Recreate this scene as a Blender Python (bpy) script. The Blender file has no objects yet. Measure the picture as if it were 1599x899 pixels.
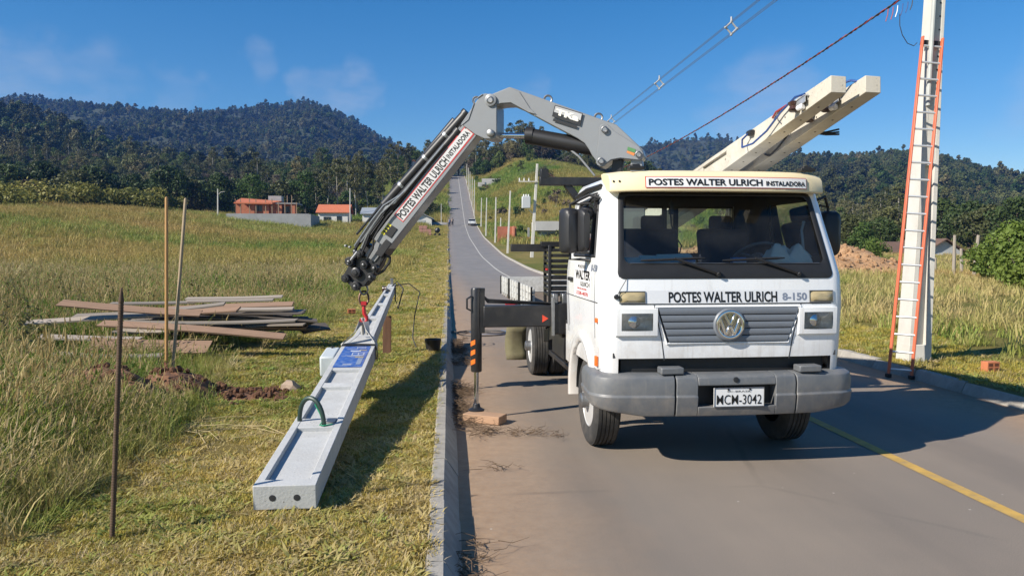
import bpy, bmesh, math, random
import numpy as np
from mathutils import Vector, Matrix
R = math.radians
rng = np.random.default_rng(7)
random.seed(7)
scene = bpy.context.scene
COL = scene.collection

# ------------------------------------------------------------------ camera
CAM_H = 1.8
cam_d = bpy.data.cameras.new('camera')
cam = bpy.data.objects.new('camera', cam_d)
COL.objects.link(cam)
cam_d.sensor_width = 36.0
cam_d.lens = 1200.0 / 1599.0 * 36.0
cam_d.clip_start = 0.05
cam_d.clip_end = 9000
PITCH = math.atan(62.5 / 1200.0)
YAW = math.atan(99.5 / 1200.0 * math.cos(PITCH))
cam.location = (0, 0, CAM_H)
cam.rotation_euler = (math.pi / 2 - PITCH, 0, -YAW)
scene.camera = cam

# ------------------------------------------------------------------ sky and sun
SUN_EL = R(34.5)
LDIR = Vector((0.906 * math.cos(SUN_EL), 0.423 * math.cos(SUN_EL), -math.sin(SUN_EL)))
world = bpy.data.worlds.new('World')
scene.world = world
world.use_nodes = True
wn = world.node_tree
wn.nodes.clear()
sky = wn.nodes.new('ShaderNodeTexSky')
sky.sky_type = 'NISHITA'
sky.sun_disc = False
sky.sun_elevation = SUN_EL
sky.sun_rotation = math.atan2(-LDIR.x, -LDIR.y)
sky.altitude = 100
sky.air_density = 1.0
sky.dust_density = 0.2
sky.ozone_density = 3.0
bgn = wn.nodes.new('ShaderNodeBackground')
bgn.inputs['Strength'].default_value = 0.082
wout = wn.nodes.new('ShaderNodeOutputWorld')
# thin wisps of cloud, by direction
tc = wn.nodes.new('ShaderNodeTexCoord')
mp = wn.nodes.new('ShaderNodeMapping')
mp.inputs['Scale'].default_value = (1.0, 1.0, 2.8)
mp.inputs['Location'].default_value = (3.35, 0.2, 0.1)
nz = wn.nodes.new('ShaderNodeTexNoise')
nz.inputs['Scale'].default_value = 9.0
nz.inputs['Detail'].default_value = 7
nz.inputs['Roughness'].default_value = 0.55
cr = wn.nodes.new('ShaderNodeValToRGB')
cr.color_ramp.elements[0].position = 0.30
cr.color_ramp.elements[0].color = (0, 0, 0, 1)
cr.color_ramp.elements[1].position = 0.72
cr.color_ramp.elements[1].color = (0.7, 0.7, 0.7, 1)
mixc = wn.nodes.new('ShaderNodeMix')
mixc.data_type = 'RGBA'
mixc.inputs[7].default_value = (5.2, 5.4, 5.8, 1)
L = wn.links.new
L(tc.outputs['Generated'], mp.inputs['Vector'])
L(mp.outputs['Vector'], nz.inputs['Vector'])
L(nz.outputs['Fac'], cr.inputs['Fac'])
# the few faint wisps stand low over the hills; each is a soft patch broken up by noise
def _dir(px, py):
    f_ = Vector((math.sin(YAW) * math.cos(PITCH), math.cos(YAW) * math.cos(PITCH), -math.sin(PITCH)))
    r_ = Vector((math.cos(YAW), -math.sin(YAW), 0)); u_ = r_.cross(f_)
    return (f_ + r_ * ((px - 799.5) / 1200.0) + u_ * ((449.5 - py) / 1200.0)).normalized()
nzw = wn.nodes.new('ShaderNodeTexNoise'); nzw.inputs['Scale'].default_value = 11; nzw.inputs['Detail'].default_value = 5
L(tc.outputs['Generated'], nzw.inputs['Vector'])
wsub = wn.nodes.new('ShaderNodeVectorMath'); wsub.operation = 'SUBTRACT'; wsub.inputs[1].default_value = (.5, .5, .5)
L(nzw.outputs['Color'], wsub.inputs[0])
wmul = wn.nodes.new('ShaderNodeVectorMath'); wmul.operation = 'MULTIPLY'; wmul.inputs[1].default_value = (.16, .16, .08)
L(wsub.outputs[0], wmul.inputs[0])
wadd = wn.nodes.new('ShaderNodeVectorMath'); wadd.operation = 'ADD'
L(tc.outputs['Generated'], wadd.inputs[0]); L(wmul.outputs[0], wadd.inputs[1])
warp = wn.nodes.new('ShaderNodeVectorMath'); warp.operation = 'NORMALIZE'
L(wadd.outputs[0], warp.inputs[0])
prev = None
for (px, py, rad, amp) in ((550, 142, .045, .75), (500, 134, .035, .5), (402, 102, .04, .28), (60, 122, .05, .6), (10, 108, .05, .6), (130, 140, .06, .4), (270, 152, .04, .3), (1210, 140, .07, .5), (1160, 168, .06, .4), (822, 140, .03, .4), (1700, 120, .1, .5), (-200, 110, .1, .5)):
    dt = wn.nodes.new('ShaderNodeVectorMath'); dt.operation = 'DOT_PRODUCT'
    L(warp.outputs[0], dt.inputs[0]); dt.inputs[1].default_value = _dir(px, py)
    mr_ = wn.nodes.new('ShaderNodeMapRange'); mr_.interpolation_type = 'SMOOTHERSTEP'
    mr_.inputs['From Min'].default_value = math.cos(rad); mr_.inputs['From Max'].default_value = 1.0
    mr_.inputs['To Max'].default_value = amp
    L(dt.outputs['Value'], mr_.inputs['Value'])
    if prev is None:
        prev = mr_.outputs[0]
    else:
        mx_ = wn.nodes.new('ShaderNodeMath'); mx_.operation = 'MAXIMUM'
        L(prev, mx_.inputs[0]); L(mr_.outputs[0], mx_.inputs[1]); prev = mx_.outputs[0]
mul_ = wn.nodes.new('ShaderNodeMath'); mul_.operation = 'MULTIPLY'
L(prev, mul_.inputs[0]); L(cr.outputs['Color'], mul_.inputs[1])
L(mul_.outputs[0], mixc.inputs[0])
hsv = wn.nodes.new('ShaderNodeHueSaturation')
hsv.inputs['Saturation'].default_value = 1.4
L(sky.outputs['Color'], hsv.inputs['Color'])
L(hsv.outputs['Color'], mixc.inputs[6])
L(mixc.outputs[2], bgn.inputs['Color'])
L(bgn.outputs['Background'], wout.inputs['Surface'])

sun_d = bpy.data.lights.new('sun', 'SUN')
sun_d.energy = 5.0
sun_d.angle = R(0.53)
sun_d.color = (1.0, 0.93, 0.82)
sun = bpy.data.objects.new('sun', sun_d)
COL.objects.link(sun)
sun.rotation_euler = LDIR.to_track_quat('-Z', 'Y').to_euler()
sun.location = (-20, -10, 30)

vs = scene.view_settings
vs.view_transform = 'Standard'
vs.look = 'None'
vs.exposure = 0.58
vs.gamma = 1.0
vs.use_curve_mapping = False
scene.cycles.max_bounces = 7
scene.cycles.transparent_max_bounces = 12
scene.cycles.caustics_reflective = False
scene.cycles.caustics_refractive = False

# ------------------------------------------------------------------ picture-to-place helpers (measuring only)
_f = Vector((math.sin(YAW) * math.cos(PITCH), math.cos(YAW) * math.cos(PITCH), -math.sin(PITCH)))
_r = Vector((math.cos(YAW), -math.sin(YAW), 0))
_u = _r.cross(_f)
def ray(px, py):
    return _f + _r * ((px - 799.5) / 1200.0) + _u * ((449.5 - py) / 1200.0)
def atY(px, py, Y):
    d = ray(px, py)
    return Vector((0, 0, CAM_H)) + d * (Y / d.y)
def atZ(px, py, z):
    d = ray(px, py)
    return Vector((0, 0, CAM_H)) + d * ((z - CAM_H) / d.z)

# ------------------------------------------------------------------ materials
MATS = {}
def new_mat(name):
    m = bpy.data.materials.new(name)
    m.use_nodes = True
    nt = m.node_tree
    return m, nt, nt.nodes['Principled BSDF']
def mat(name, col, rough=0.6, metal=0.0, var=0.12, scale=6.0, bump=0.0, bscale=None, spec=0.5, coat=0.0,
        dirt=None, dirt_amt=0.0, dirt_scale=2.0, stretch=(1, 1, 1), rvar=0.0, pores=0.0, low_dust=None, streak=0.0):
    """principled paint or solid with a little procedural unevenness in tone, dirt and relief"""
    if name in MATS:
        return MATS[name]
    m, nt, b = new_mat(name)
    N, K = nt.nodes.new, nt.links.new
    b.inputs['Roughness'].default_value = rough
    b.inputs['Metallic'].default_value = metal
    b.inputs['Specular IOR Level'].default_value = spec
    b.inputs['Coat Weight'].default_value = coat
    t = N('ShaderNodeTexCoord')
    mpn = N('ShaderNodeMapping')
    mpn.inputs['Scale'].default_value = stretch
    K(t.outputs['Object'], mpn.inputs['Vector'])
    n1 = N('ShaderNodeTexNoise')
    n1.inputs['Scale'].default_value = scale
    n1.inputs['Detail'].default_value = 6
    n1.inputs['Roughness'].default_value = 0.65
    K(mpn.outputs['Vector'], n1.inputs['Vector'])
    mx = N('ShaderNodeMix')
    mx.data_type = 'RGBA'
    K(n1.outputs['Fac'], mx.inputs[0])
    mx.inputs[6].default_value = tuple(max(0, c * (1 - 2 * var)) for c in col[:3]) + (1,)
    mx.inputs[7].default_value = tuple(min(1, c * (1 + 2 * var)) for c in col[:3]) + (1,)
    out = mx.outputs[2]
    if dirt is not None and dirt_amt > 0:
        n2 = N('ShaderNodeTexNoise')
        n2.inputs['Scale'].default_value = dirt_scale
        n2.inputs['Detail'].default_value = 8
        n2.inputs['Roughness'].default_value = 0.7
        K(mpn.outputs['Vector'], n2.inputs['Vector'])
        r2 = N('ShaderNodeMapRange')
        r2.inputs['From Min'].default_value = 0.45
        r2.inputs['From Max'].default_value = 0.8
        r2.inputs['To Max'].default_value = dirt_amt
        K(n2.outputs['Fac'], r2.inputs['Value'])
        mx2 = N('ShaderNodeMix')
        mx2.data_type = 'RGBA'
        K(r2.outputs['Result'], mx2.inputs[0])
        K(out, mx2.inputs[6])
        mx2.inputs[7].default_value = tuple(dirt) + (1,)
        out = mx2.outputs[2]
    if low_dust:      # road dust thrown up over the lower part: (height, amount)
        sx = N('ShaderNodeSeparateXYZ'); K(t.outputs['Object'], sx.inputs[0])
        n5 = N('ShaderNodeTexNoise'); n5.inputs['Scale'].default_value = 7; n5.inputs['Detail'].default_value = 8; n5.inputs['Roughness'].default_value = .7
        K(t.outputs['Object'], n5.inputs['Vector'])
        ma = N('ShaderNodeMath'); ma.operation = 'MULTIPLY_ADD'; K(n5.outputs['Fac'], ma.inputs[0]); ma.inputs[1].default_value = .9; K(sx.outputs['Z'], ma.inputs[2])
        r5 = N('ShaderNodeMapRange'); K(ma.outputs[0], r5.inputs['Value'])
        r5.inputs['From Min'].default_value = low_dust[0] + .45; r5.inputs['From Max'].default_value = low_dust[0] - .05
        r5.inputs['To Min'].default_value = 0; r5.inputs['To Max'].default_value = low_dust[1]
        mx5 = N('ShaderNodeMix'); mx5.data_type = 'RGBA'; K(r5.outputs['Result'], mx5.inputs[0]); K(out, mx5.inputs[6]); mx5.inputs[7].default_value = (.40, .32, .24, 1)
        out = mx5.outputs[2]
    if streak > 0:
        m6 = N('ShaderNodeMapping'); m6.inputs['Scale'].default_value = (26, 26, 1.6); K(t.outputs['Object'], m6.inputs['Vector'])
        n6 = N('ShaderNodeTexNoise'); n6.inputs['Scale'].default_value = 1.0; n6.inputs['Detail'].default_value = 5; K(m6.outputs['Vector'], n6.inputs['Vector'])
        r6 = N('ShaderNodeMapRange'); K(n6.outputs['Fac'], r6.inputs['Value']); r6.inputs['From Min'].default_value = .58; r6.inputs['From Max'].default_value = .78; r6.inputs['To Max'].default_value = streak
        mx6 = N('ShaderNodeMix'); mx6.data_type = 'RGBA'; K(r6.outputs['Result'], mx6.inputs[0]); K(out, mx6.inputs[6]); mx6.inputs[7].default_value = (.38, .33, .27, 1)
        out = mx6.outputs[2]
    if pores > 0:     # air holes of cast concrete
        v7 = N('ShaderNodeTexVoronoi'); v7.inputs['Scale'].default_value = 34; K(t.outputs['Object'], v7.inputs['Vector'])
        n7 = N('ShaderNodeTexNoise'); n7.inputs['Scale'].default_value = 5; K(t.outputs['Object'], n7.inputs['Vector'])
        r7 = N('ShaderNodeMapRange'); K(v7.outputs['Distance'], r7.inputs['Value']); r7.inputs['From Min'].default_value = .20; r7.inputs['From Max'].default_value = .10
        r8 = N('ShaderNodeMapRange'); K(n7.outputs['Fac'], r8.inputs['Value']); r8.inputs['From Min'].default_value = .5; r8.inputs['From Max'].default_value = .62; r8.inputs['To Max'].default_value = pores
        m8 = N('ShaderNodeMath'); m8.operation = 'MULTIPLY'; K(r7.outputs[0], m8.inputs[0]); K(r8.outputs[0], m8.inputs[1])
        mx7 = N('ShaderNodeMix'); mx7.data_type = 'RGBA'; K(m8.outputs[0], mx7.inputs[0]); K(out, mx7.inputs[6]); mx7.inputs[7].default_value = (.12, .115, .105, 1)
        out = mx7.outputs[2]
    K(out, b.inputs['Base Color'])
    if rvar > 0:
        r3 = N('ShaderNodeMapRange')
        r3.inputs['To Min'].default_value = max(0.02, rough - rvar)
        r3.inputs['To Max'].default_value = min(1, rough + rvar)
        K(n1.outputs['Fac'], r3.inputs['Value'])
        K(r3.outputs['Result'], b.inputs['Roughness'])
    if bump > 0:
        n3 = N('ShaderNodeTexNoise')
        n3.inputs['Scale'].default_value = bscale or scale * 4
        n3.inputs['Detail'].default_value = 5
        K(mpn.outputs['Vector'], n3.inputs['Vector'])
        bp = N('ShaderNodeBump')
        bp.inputs['Strength'].default_value = 1.0
        bp.inputs['Distance'].default_value = bump
        K(n3.outputs['Fac'], bp.inputs['Height'])
        K(bp.outputs['Normal'], b.inputs['Normal'])
    MATS[name] = m
    return m

def leaf_mat(name, c0, c1, c2=None, trans=0.35, rough=0.55, spec=0.25):
    """foliage: colour runs from c0 to c1 (to c2) by each plant's own tint; some light passes through"""
    if name in MATS:
        return MATS[name]
    m, nt, b = new_mat(name)
    N, K = nt.nodes.new, nt.links.new
    at = N('ShaderNodeAttribute')
    at.attribute_type = 'INSTANCER'
    at.attribute_name = 'tint'
    oi = N('ShaderNodeObjectInfo')
    t = N('ShaderNodeTexCoord')
    nzn = N('ShaderNodeTexNoise')
    nzn.inputs['Scale'].default_value = 1.7
    nzn.inputs['Detail'].default_value = 3
    K(t.outputs['Object'], nzn.inputs['Vector'])
    ad = N('ShaderNodeMath'); ad.operation = 'MULTIPLY_ADD'
    K(nzn.outputs['Fac'], ad.inputs[0]); ad.inputs[1].default_value = 0.5
    ad2 = N('ShaderNodeMath'); ad2.operation = 'MULTIPLY_ADD'
    K(oi.outputs['Random'], ad2.inputs[0]); ad2.inputs[1].default_value = 0.35; ad2.inputs[2].default_value = -0.02
    K(ad2.outputs[0], ad.inputs[2])
    ad3 = N('ShaderNodeMath'); ad3.operation = 'ADD'
    K(ad.outputs[0], ad3.inputs[0]); K(at.outputs['Fac'], ad3.inputs[1])
    rp = N('ShaderNodeValToRGB')
    e = rp.color_ramp.elements
    e[0].color = tuple(c0) + (1,); e[0].position = 0.0
    e[1].color = tuple(c1) + (1,); e[1].position = 0.5 if c2 else 1.0
    if c2:
        e3 = rp.color_ramp.elements.new(1.0); e3.color = tuple(c2) + (1,)
    K(ad3.outputs[0], rp.inputs['Fac'])
    K(rp.outputs['Color'], b.inputs['Base Color'])
    b.inputs['Roughness'].default_value = rough
    b.inputs['Specular IOR Level'].default_value = spec
    tr = N('ShaderNodeBsdfTranslucent')
    K(rp.outputs['Color'], tr.inputs['Color'])
    ms = N('ShaderNodeMixShader')
    ms.inputs[0].default_value = trans
    K(b.outputs[0], ms.inputs[1]); K(tr.outputs[0], ms.inputs[2])
    K(ms.outputs[0], nt.nodes['Material Output'].inputs['Surface'])
    MATS[name] = m
    return m

# ------------------------------------------------------------------ mesh builder
class MB:
    def __init__(s):
        s.v = []; s.f = []; s.m = []
    def add(s, vs_, fs_, mi=0):
        o = len(s.v)
        s.v.extend([tuple(p) for p in vs_])
        for f in fs_:
            s.f.append(tuple(i + o for i in f)); s.m.append(mi)
        return s
    def box(s, c, d, rot=None, mi=0, taper=None):
        x, y, z = d[0] / 2, d[1] / 2, d[2] / 2
        P = [(-x, -y, -z), (x, -y, -z), (x, y, -z), (-x, y, -z), (-x, -y, z), (x, -y, z), (x, y, z), (-x, y, z)]
        if taper:
            P = [(p[0] * (taper if p[2] > 0 else 1), p[1] * (taper if p[2] > 0 else 1), p[2]) for p in P]
        M = rot if rot is not None else Matrix.Identity(3)
        P = [M @ Vector(p) + Vector(c) for p in P]
        return s.add(P, [(0, 3, 2, 1), (4, 5, 6, 7), (0, 1, 5, 4), (1, 2, 6, 5), (2, 3, 7, 6), (3, 0, 4, 7)], mi)
    def bar(s, a, b, w, h, up=(0, 0, 1), mi=0, w2=None, h2=None):
        a = Vector(a); b = Vector(b); d = (b - a).normalized()
        u = Vector(up)
        sx = d.cross(u)
        if sx.length < 1e-5:
            sx = d.cross(Vector((1, 0, 0)))
        sx.normalize(); uz = sx.cross(d)
        w2 = w if w2 is None else w2; h2 = h if h2 is None else h2
        P = []
        for p, ww, hh in ((a, w, h), (b, w2, h2)):
            for i, j in ((-1, -1), (1, -1), (1, 1), (-1, 1)):
                P.append(p + sx * (i * ww / 2) + uz * (j * hh / 2))
        return s.add(P, [(0, 1, 2, 3), (7, 6, 5, 4), (0, 4, 5, 1), (1, 5, 6, 2), (2, 6, 7, 3), (3, 7, 4, 0)], mi)
    def prism(s, poly, f0, f1, mi=0):
        n = len(poly)
        P = [f0(*p) for p in poly] + [f1(*p) for p in poly]
        F = [tuple(range(n - 1, -1, -1)), tuple(range(n, 2 * n))]
        F += [(i, (i + 1) % n, n + (i + 1) % n, n + i) for i in range(n)]
        return s.add(P, F, mi)
    def tube(s, pts, r, n=8, caps=True, mi=0, closed=False):
        pts = [Vector(p) for p in pts]
        k = len(pts)
        rr = r if hasattr(r, '__len__') else [r] * k
        T = []
        for i in range(k):
            a = pts[(i - 1) % k] if (closed or i > 0) else pts[i]
            b = pts[(i + 1) % k] if (closed or i < k - 1) else pts[i]
            T.append((b - a).normalized())
        ref = Vector((0, 0, 1)) if abs(T[0].z) < 0.9 else Vector((1, 0, 0))
        nx = T[0].cross(ref).normalized()
        P = []
        for i in range(k):
            nx = nx - T[i] * nx.dot(T[i])
            if nx.length < 1e-6:
                nx = T[i].orthogonal()
            nx.normalize()
            ny = T[i].cross(nx)
            for j in range(n):
                t = 2 * math.pi * j / n
                P.append(pts[i] + nx * (rr[i] * math.cos(t)) + ny * (rr[i] * math.sin(t)))
        F = []
        for i in range(k if closed else k - 1):
            for j in range(n):
                a = i * n + j; b_ = i * n + (j + 1) % n
                i2 = (i + 1) % k
                F.append((a, b_, i2 * n + (j + 1) % n, i2 * n + j))
        if caps and not closed:
            F.append(tuple(range(n - 1, -1, -1)))
            F.append(tuple((k - 1) * n + j for j in range(n)))
        return s.add(P, F, mi)
    def lathe(s, prof, o, ax, n=24, mi=0):
        o = Vector(o); ax = Vector(ax).normalized()
        ux = ax.orthogonal().normalized(); uy = ax.cross(ux)
        P = []
        for (r, h) in prof:
            for j in range(n):
                t = 2 * math.pi * j / n
                P.append(o + ax * h + ux * (r * math.cos(t)) + uy * (r * math.sin(t)))
        F = []
        for i in range(len(prof) - 1):
            for j in range(n):
                F.append((i * n + j, i * n + (j + 1) % n, (i + 1) * n + (j + 1) % n, (i + 1) * n + j))
        if prof[0][0] > 1e-4: F.append(tuple(range(n - 1, -1, -1)))
        if prof[-1][0] > 1e-4: F.append(tuple((len(prof) - 1) * n + j for j in range(n)))
        return s.add(P, F, mi)
    def grid(s, fn, nu, nv, mi=0, skip=None):
        P = [fn(i, j) for j in range(nv) for i in range(nu)]
        F = []
        for j in range(nv - 1):
            for i in range(nu - 1):
                if skip and skip(i, j): continue
                F.append((j * nu + i, j * nu + i + 1, (j + 1) * nu + i + 1, (j + 1) * nu + i))
        return s.add(P, F, mi)
    def xf(s, fn):
        s.v = [tuple(fn(Vector(p))) for p in s.v]
        return s
    def mesh(s, name, mats, smooth=35, fix=True):
        me = bpy.data.meshes.new(name)
        me.from_pydata(s.v, [], s.f)
        for m_ in (mats if isinstance(mats, (list, tuple)) else [mats]):
            me.materials.append(m_)
        if len(set(s.m)) > 1:
            me.polygons.foreach_set('material_index', s.m)
        if fix:
            bm = bmesh.new(); bm.from_mesh(me)
            bmesh.ops.recalc_face_normals(bm, faces=bm.faces)
            bm.to_mesh(me); bm.free()
        if smooth:
            me.polygons.foreach_set('use_smooth', [True] * len(me.polygons))
            me.set_sharp_from_angle(angle=R(smooth))
        me.update()
        return me
    def build(s, name, mats, parent=None, bevel=0.0, smooth=35, seg=2, fix=True):
        return link(name, s.mesh(name, mats, smooth, fix), parent, bevel, seg)

def link(name, me, parent=None, bevel=0.0, seg=2):
    o = bpy.data.objects.new(name, me)
    COL.objects.link(o)
    if parent is not None:
        o.parent = parent
    if bevel > 0:
        b = o.modifiers.new('bevel', 'BEVEL')
        b.width = bevel; b.segments = seg; b.limit_method = 'ANGLE'; b.angle_limit = R(35)
        b.use_clamp_overlap = True
    return o
def empty(name, loc=(0, 0, 0), rz=0.0):
    o = bpy.data.objects.new(name, None)
    o.empty_display_size = 0.2
    COL.objects.link(o)
    o.location = loc
    o.rotation_euler = (0, 0, rz)
    return o
def tag(o, label, cat, group=None):
    o['label'] = label; o['category'] = cat
    if group: o['group'] = group
    return o
def struct(o):
    o['kind'] = 'structure'
    return o
def copy_tree(o, parent=None):
    c = o.copy(); COL.objects.link(c); c.parent = parent
    for ch in o.children:
        copy_tree(ch, c)
    return c
def text_mesh(body, w, h, bold=0.02, spacing=1.0):
    """flat lettering as points in a w x h rectangle centred on zero, and its faces"""
    cu = bpy.data.curves.new('lettering', 'FONT')
    cu.body = body; cu.size = 1; cu.offset = bold; cu.resolution_u = 3; cu.space_character = spacing
    cu.fill_mode = 'FRONT'
    ob = bpy.data.objects.new('lettering', cu)
    COL.objects.link(ob)
    dg = bpy.context.evaluated_depsgraph_get()
    dg.update()
    me = bpy.data.meshes.new_from_object(ob.evaluated_get(dg))
    bpy.data.objects.remove(ob)
    V = np.array([v.co[:2] for v in me.vertices])
    F = [tuple(p.vertices) for p in me.polygons]
    lo, hi = V.min(0), V.max(0)
    V = (V - (lo + hi) / 2) / (hi - lo) * np.array([w, h])
    bpy.data.meshes.remove(me)
    return V, F
def lettering(name, body, w, h, fn, m, parent, bold=0.02, spacing=1.0, flip=False):
    V, F = text_mesh(body, w, h, bold, spacing)
    mb = MB(); mb.add([fn(u, v) for u, v in V], F)
    o = mb.build(name, m, parent, smooth=0, fix=False)
    return o

def instancer(name, pts, rot, scl, tint, idx, protos):
    """one object that repeats small plant meshes over many points"""
    n = len(pts)
    me = bpy.data.meshes.new(name)
    me.vertices.add(n)
    me.vertices.foreach_set('co', np.asarray(pts, np.float32).ravel())
    for an, ty, dat in (('rot', 'FLOAT_VECTOR', rot), ('scl', 'FLOAT', scl), ('tint', 'FLOAT', tint), ('idx', 'INT', idx)):
        a_ = me.attributes.new(an, ty, 'POINT')
        if ty == 'FLOAT_VECTOR': a_.data.foreach_set('vector', np.asarray(dat, np.float32).ravel())
        elif ty == 'FLOAT': a_.data.foreach_set('value', np.asarray(dat, np.float32) - (.4 if an == 'tint' else 0))
        else: a_.data.foreach_set('value', np.asarray(dat, np.int32))
    ob = bpy.data.objects.new(name, me)
    COL.objects.link(ob)
    ng = bpy.data.node_groups.new(name, 'GeometryNodeTree')
    ng.interface.new_socket('Geometry', in_out='INPUT', socket_type='NodeSocketGeometry')
    ng.interface.new_socket('Geometry', in_out='OUTPUT', socket_type='NodeSocketGeometry')
    N, K = ng.nodes.new, ng.links.new
    gi = N('NodeGroupInput'); go = N('NodeGroupOutput')
    jn = N('GeometryNodeJoinGeometry')
    for p in protos:
        oi = N('GeometryNodeObjectInfo'); oi.inputs['Object'].default_value = p
        oi.inputs['As Instance'].default_value = True
        K(oi.outputs['Geometry'], jn.inputs[0])
    def na(nm, ty):
        q = N('GeometryNodeInputNamedAttribute'); q.data_type = ty; q.inputs[0].default_value = nm
        return [o_ for o_ in q.outputs if o_.enabled][0]
    ip = N('GeometryNodeInstanceOnPoints')
    K(gi.outputs[0], ip.inputs['Points'])
    K(jn.outputs[0], ip.inputs['Instance'])
    ip.inputs['Pick Instance'].default_value = True
    K(na('idx', 'INT'), ip.inputs['Instance Index'])
    er = N('FunctionNodeEulerToRotation')
    K(na('rot', 'FLOAT_VECTOR'), er.inputs[0])
    K(er.outputs[0], ip.inputs['Rotation'])
    K(na('scl', 'FLOAT'), ip.inputs['Scale'])
    K(ip.outputs[0], go.inputs[0])
    md = ob.modifiers.new('scatter', 'NODES'); md.node_group = ng
    ob['kind'] = 'stuff'
    return ob
def proto(name, me):
    return bpy.data.objects.new(name, me)      # never linked to the scene itself
def vnoise(x, y, seed=0):
    """smooth value noise, numpy"""
    x = np.asarray(x, float); y = np.asarray(y, float)
    xi = np.floor(x).astype(np.int64); yi = np.floor(y).astype(np.int64)
    fx = x - xi; fy = y - yi
    fx = fx * fx * (3 - 2 * fx); fy = fy * fy * (3 - 2 * fy)
    def h(a, b):
        k = (a * 374761393 + b * 668265263 + seed * 2147483647) & 0xFFFFFFFF
        k = ((k ^ (k >> 13)) * 1274126177) & 0xFFFFFFFF
        return ((k ^ (k >> 16)) & 0xFFFF) / 65535.0
    return (h(xi, yi) * (1 - fx) + h(xi + 1, yi) * fx) * (1 - fy) + (h(xi, yi + 1) * (1 - fx) + h(xi + 1, yi + 1) * fx) * fy
def fbm(x, y, seed=0, oct=4):
    s_ = 0; a_ = 0.5
    for o_ in range(oct):
        s_ = s_ + a_ * vnoise(np.asarray(x) * 2 ** o_, np.asarray(y) * 2 ** o_, seed + o_)
        a_ *= 0.5
    return s_
def sstep(x, a, b):
    t = np.clip((np.asarray(x, float) - a) / (b - a), 0, 1)
    return t * t * (3 - 2 * t)

# ================================================================== THE SETTING
# ------------------------------------------------------------------ terrain heights
_Yk = np.arange(-60, 900, 1.0)
_zk = np.interp(_Yk, [-60, 58, 89, 140, 175, 284, 310, 330, 400, 900], [0, 0, .84, 3.7, 6.9, 27, 31, 32.3, 31, 40])
_ker = np.ones(17) / 17
_zk[20:-20] = np.convolve(_zk, _ker, 'same')[20:-20]
def road_z(Y):
    return np.interp(Y, _Yk, _zk)
def gz(X, Y, fine=True):
    X = np.asarray(X, float); Y = np.asarray(Y, float)
    z = road_z(Y)
    wl = sstep(-X, 8, 60)
    zl = np.interp(Y, [-60, 58, 175, 250, 350, 500, 900], [0, 0, 7, 12, 22, 42, 80])
    z = z * (1 - wl) + zl * wl
    z = z + 3.6 * sstep(-X, 22, 62) * sstep(Y, 45, 95) * (1 - sstep(Y, 130, 200))
    wr = sstep(X, 18, 75)
    zr = np.interp(Y, [-60, 100, 160, 250, 400, 900], [0, .3, 2, 9, 26, 80])
    z = z * (1 - wr) + zr * wr
    z = z + 11.5 * np.exp(-((X - 50) / 36.0) ** 2) * sstep(Y, 110, 250) * sstep(X, 8, 26)
    out = np.maximum(-X - .14, X - 6.42)
    if fine:
        z = z + (fbm(X * .35, Y * .35, 3) - .47) * .28 * sstep(out, 1.5, 8)
        z = z + (fbm(X * 1.6, Y * 1.6, 5) - .47) * .06 * sstep(out, .25, 1.0)
    z = z + np.where(out > 0, .135, -.10)
    return z

# ------------------------------------------------------------------ ground materials
def ground_material():
    m, nt, b = new_mat('soil_and_straw')
    N, K = nt.nodes.new, nt.links.new
    t = N('ShaderNodeTexCoord')
    def noise(sc, det=6, ro=.6):
        q = N('ShaderNodeTexNoise'); q.inputs['Scale'].default_value = sc
        q.inputs['Detail'].default_value = det; q.inputs['Roughness'].default_value = ro
        K(t.outputs['Object'], q.inputs['Vector']); return q.outputs['Fac']
    def ramp(f, stops):
        q = N('ShaderNodeValToRGB'); e = q.color_ramp.elements
        e[0].position, e[0].color = stops[0][0], stops[0][1] + (1,)
        e[1].position, e[1].color = stops[-1][0], stops[-1][1] + (1,)
        for p_, c_ in stops[1:-1]:
            x_ = e.new(p_); x_.color = c_ + (1,)
        K(f, q.inputs['Fac']); return q.outputs['Color']
    def mix(f, a_, b_):
        q = N('ShaderNodeMix'); q.data_type = 'RGBA'
        K(f, q.inputs[0]) if not isinstance(f, float) else setattr(q.inputs[0], 'default_value', f)
        K(a_, q.inputs[6]); K(b_, q.inputs[7]); return q.outputs[2]
    big = noise(.045, 5)
    mid = noise(.6, 7)
    fin = noise(22, 6, .75)
    c1 = ramp(mid, [(.3, (.15, .14, .04)), (.5, (.24, .19, .065)), (.7, (.28, .20, .085))])
    c2 = ramp(mid, [(.3, (.085, .115, .024)), (.6, (.17, .17, .045)), (.75, (.21, .165, .06))])
    q = N('ShaderNodeMapRange'); q.inputs['From Min'].default_value = .42; q.inputs['From Max'].default_value = .58
    K(big, q.inputs['Value'])
    c = mix(q.outputs['Result'], c1, c2)
    f = ramp(fin, [(.25, (.45, .42, .4)), (.5, (.95, .95, .95)), (.75, (1.35, 1.3, 1.2))])
    mu = N('ShaderNodeMix'); mu.data_type = 'RGBA'; mu.blend_type = 'MULTIPLY'; mu.inputs[0].default_value = .85
    K(c, mu.inputs[6]); K(f, mu.inputs[7])
    K(mu.outputs[2], b.inputs['Base Color'])
    b.inputs['Roughness'].default_value = .95
    b.inputs['Specular IOR Level'].default_value = .1
    bp = N('ShaderNodeBump'); bp.inputs['Distance'].default_value = .05
    K(fin, bp.inputs['Height']); K(bp.outputs['Normal'], b.inputs['Normal'])
    return m
M_GROUND = ground_material()

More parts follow.
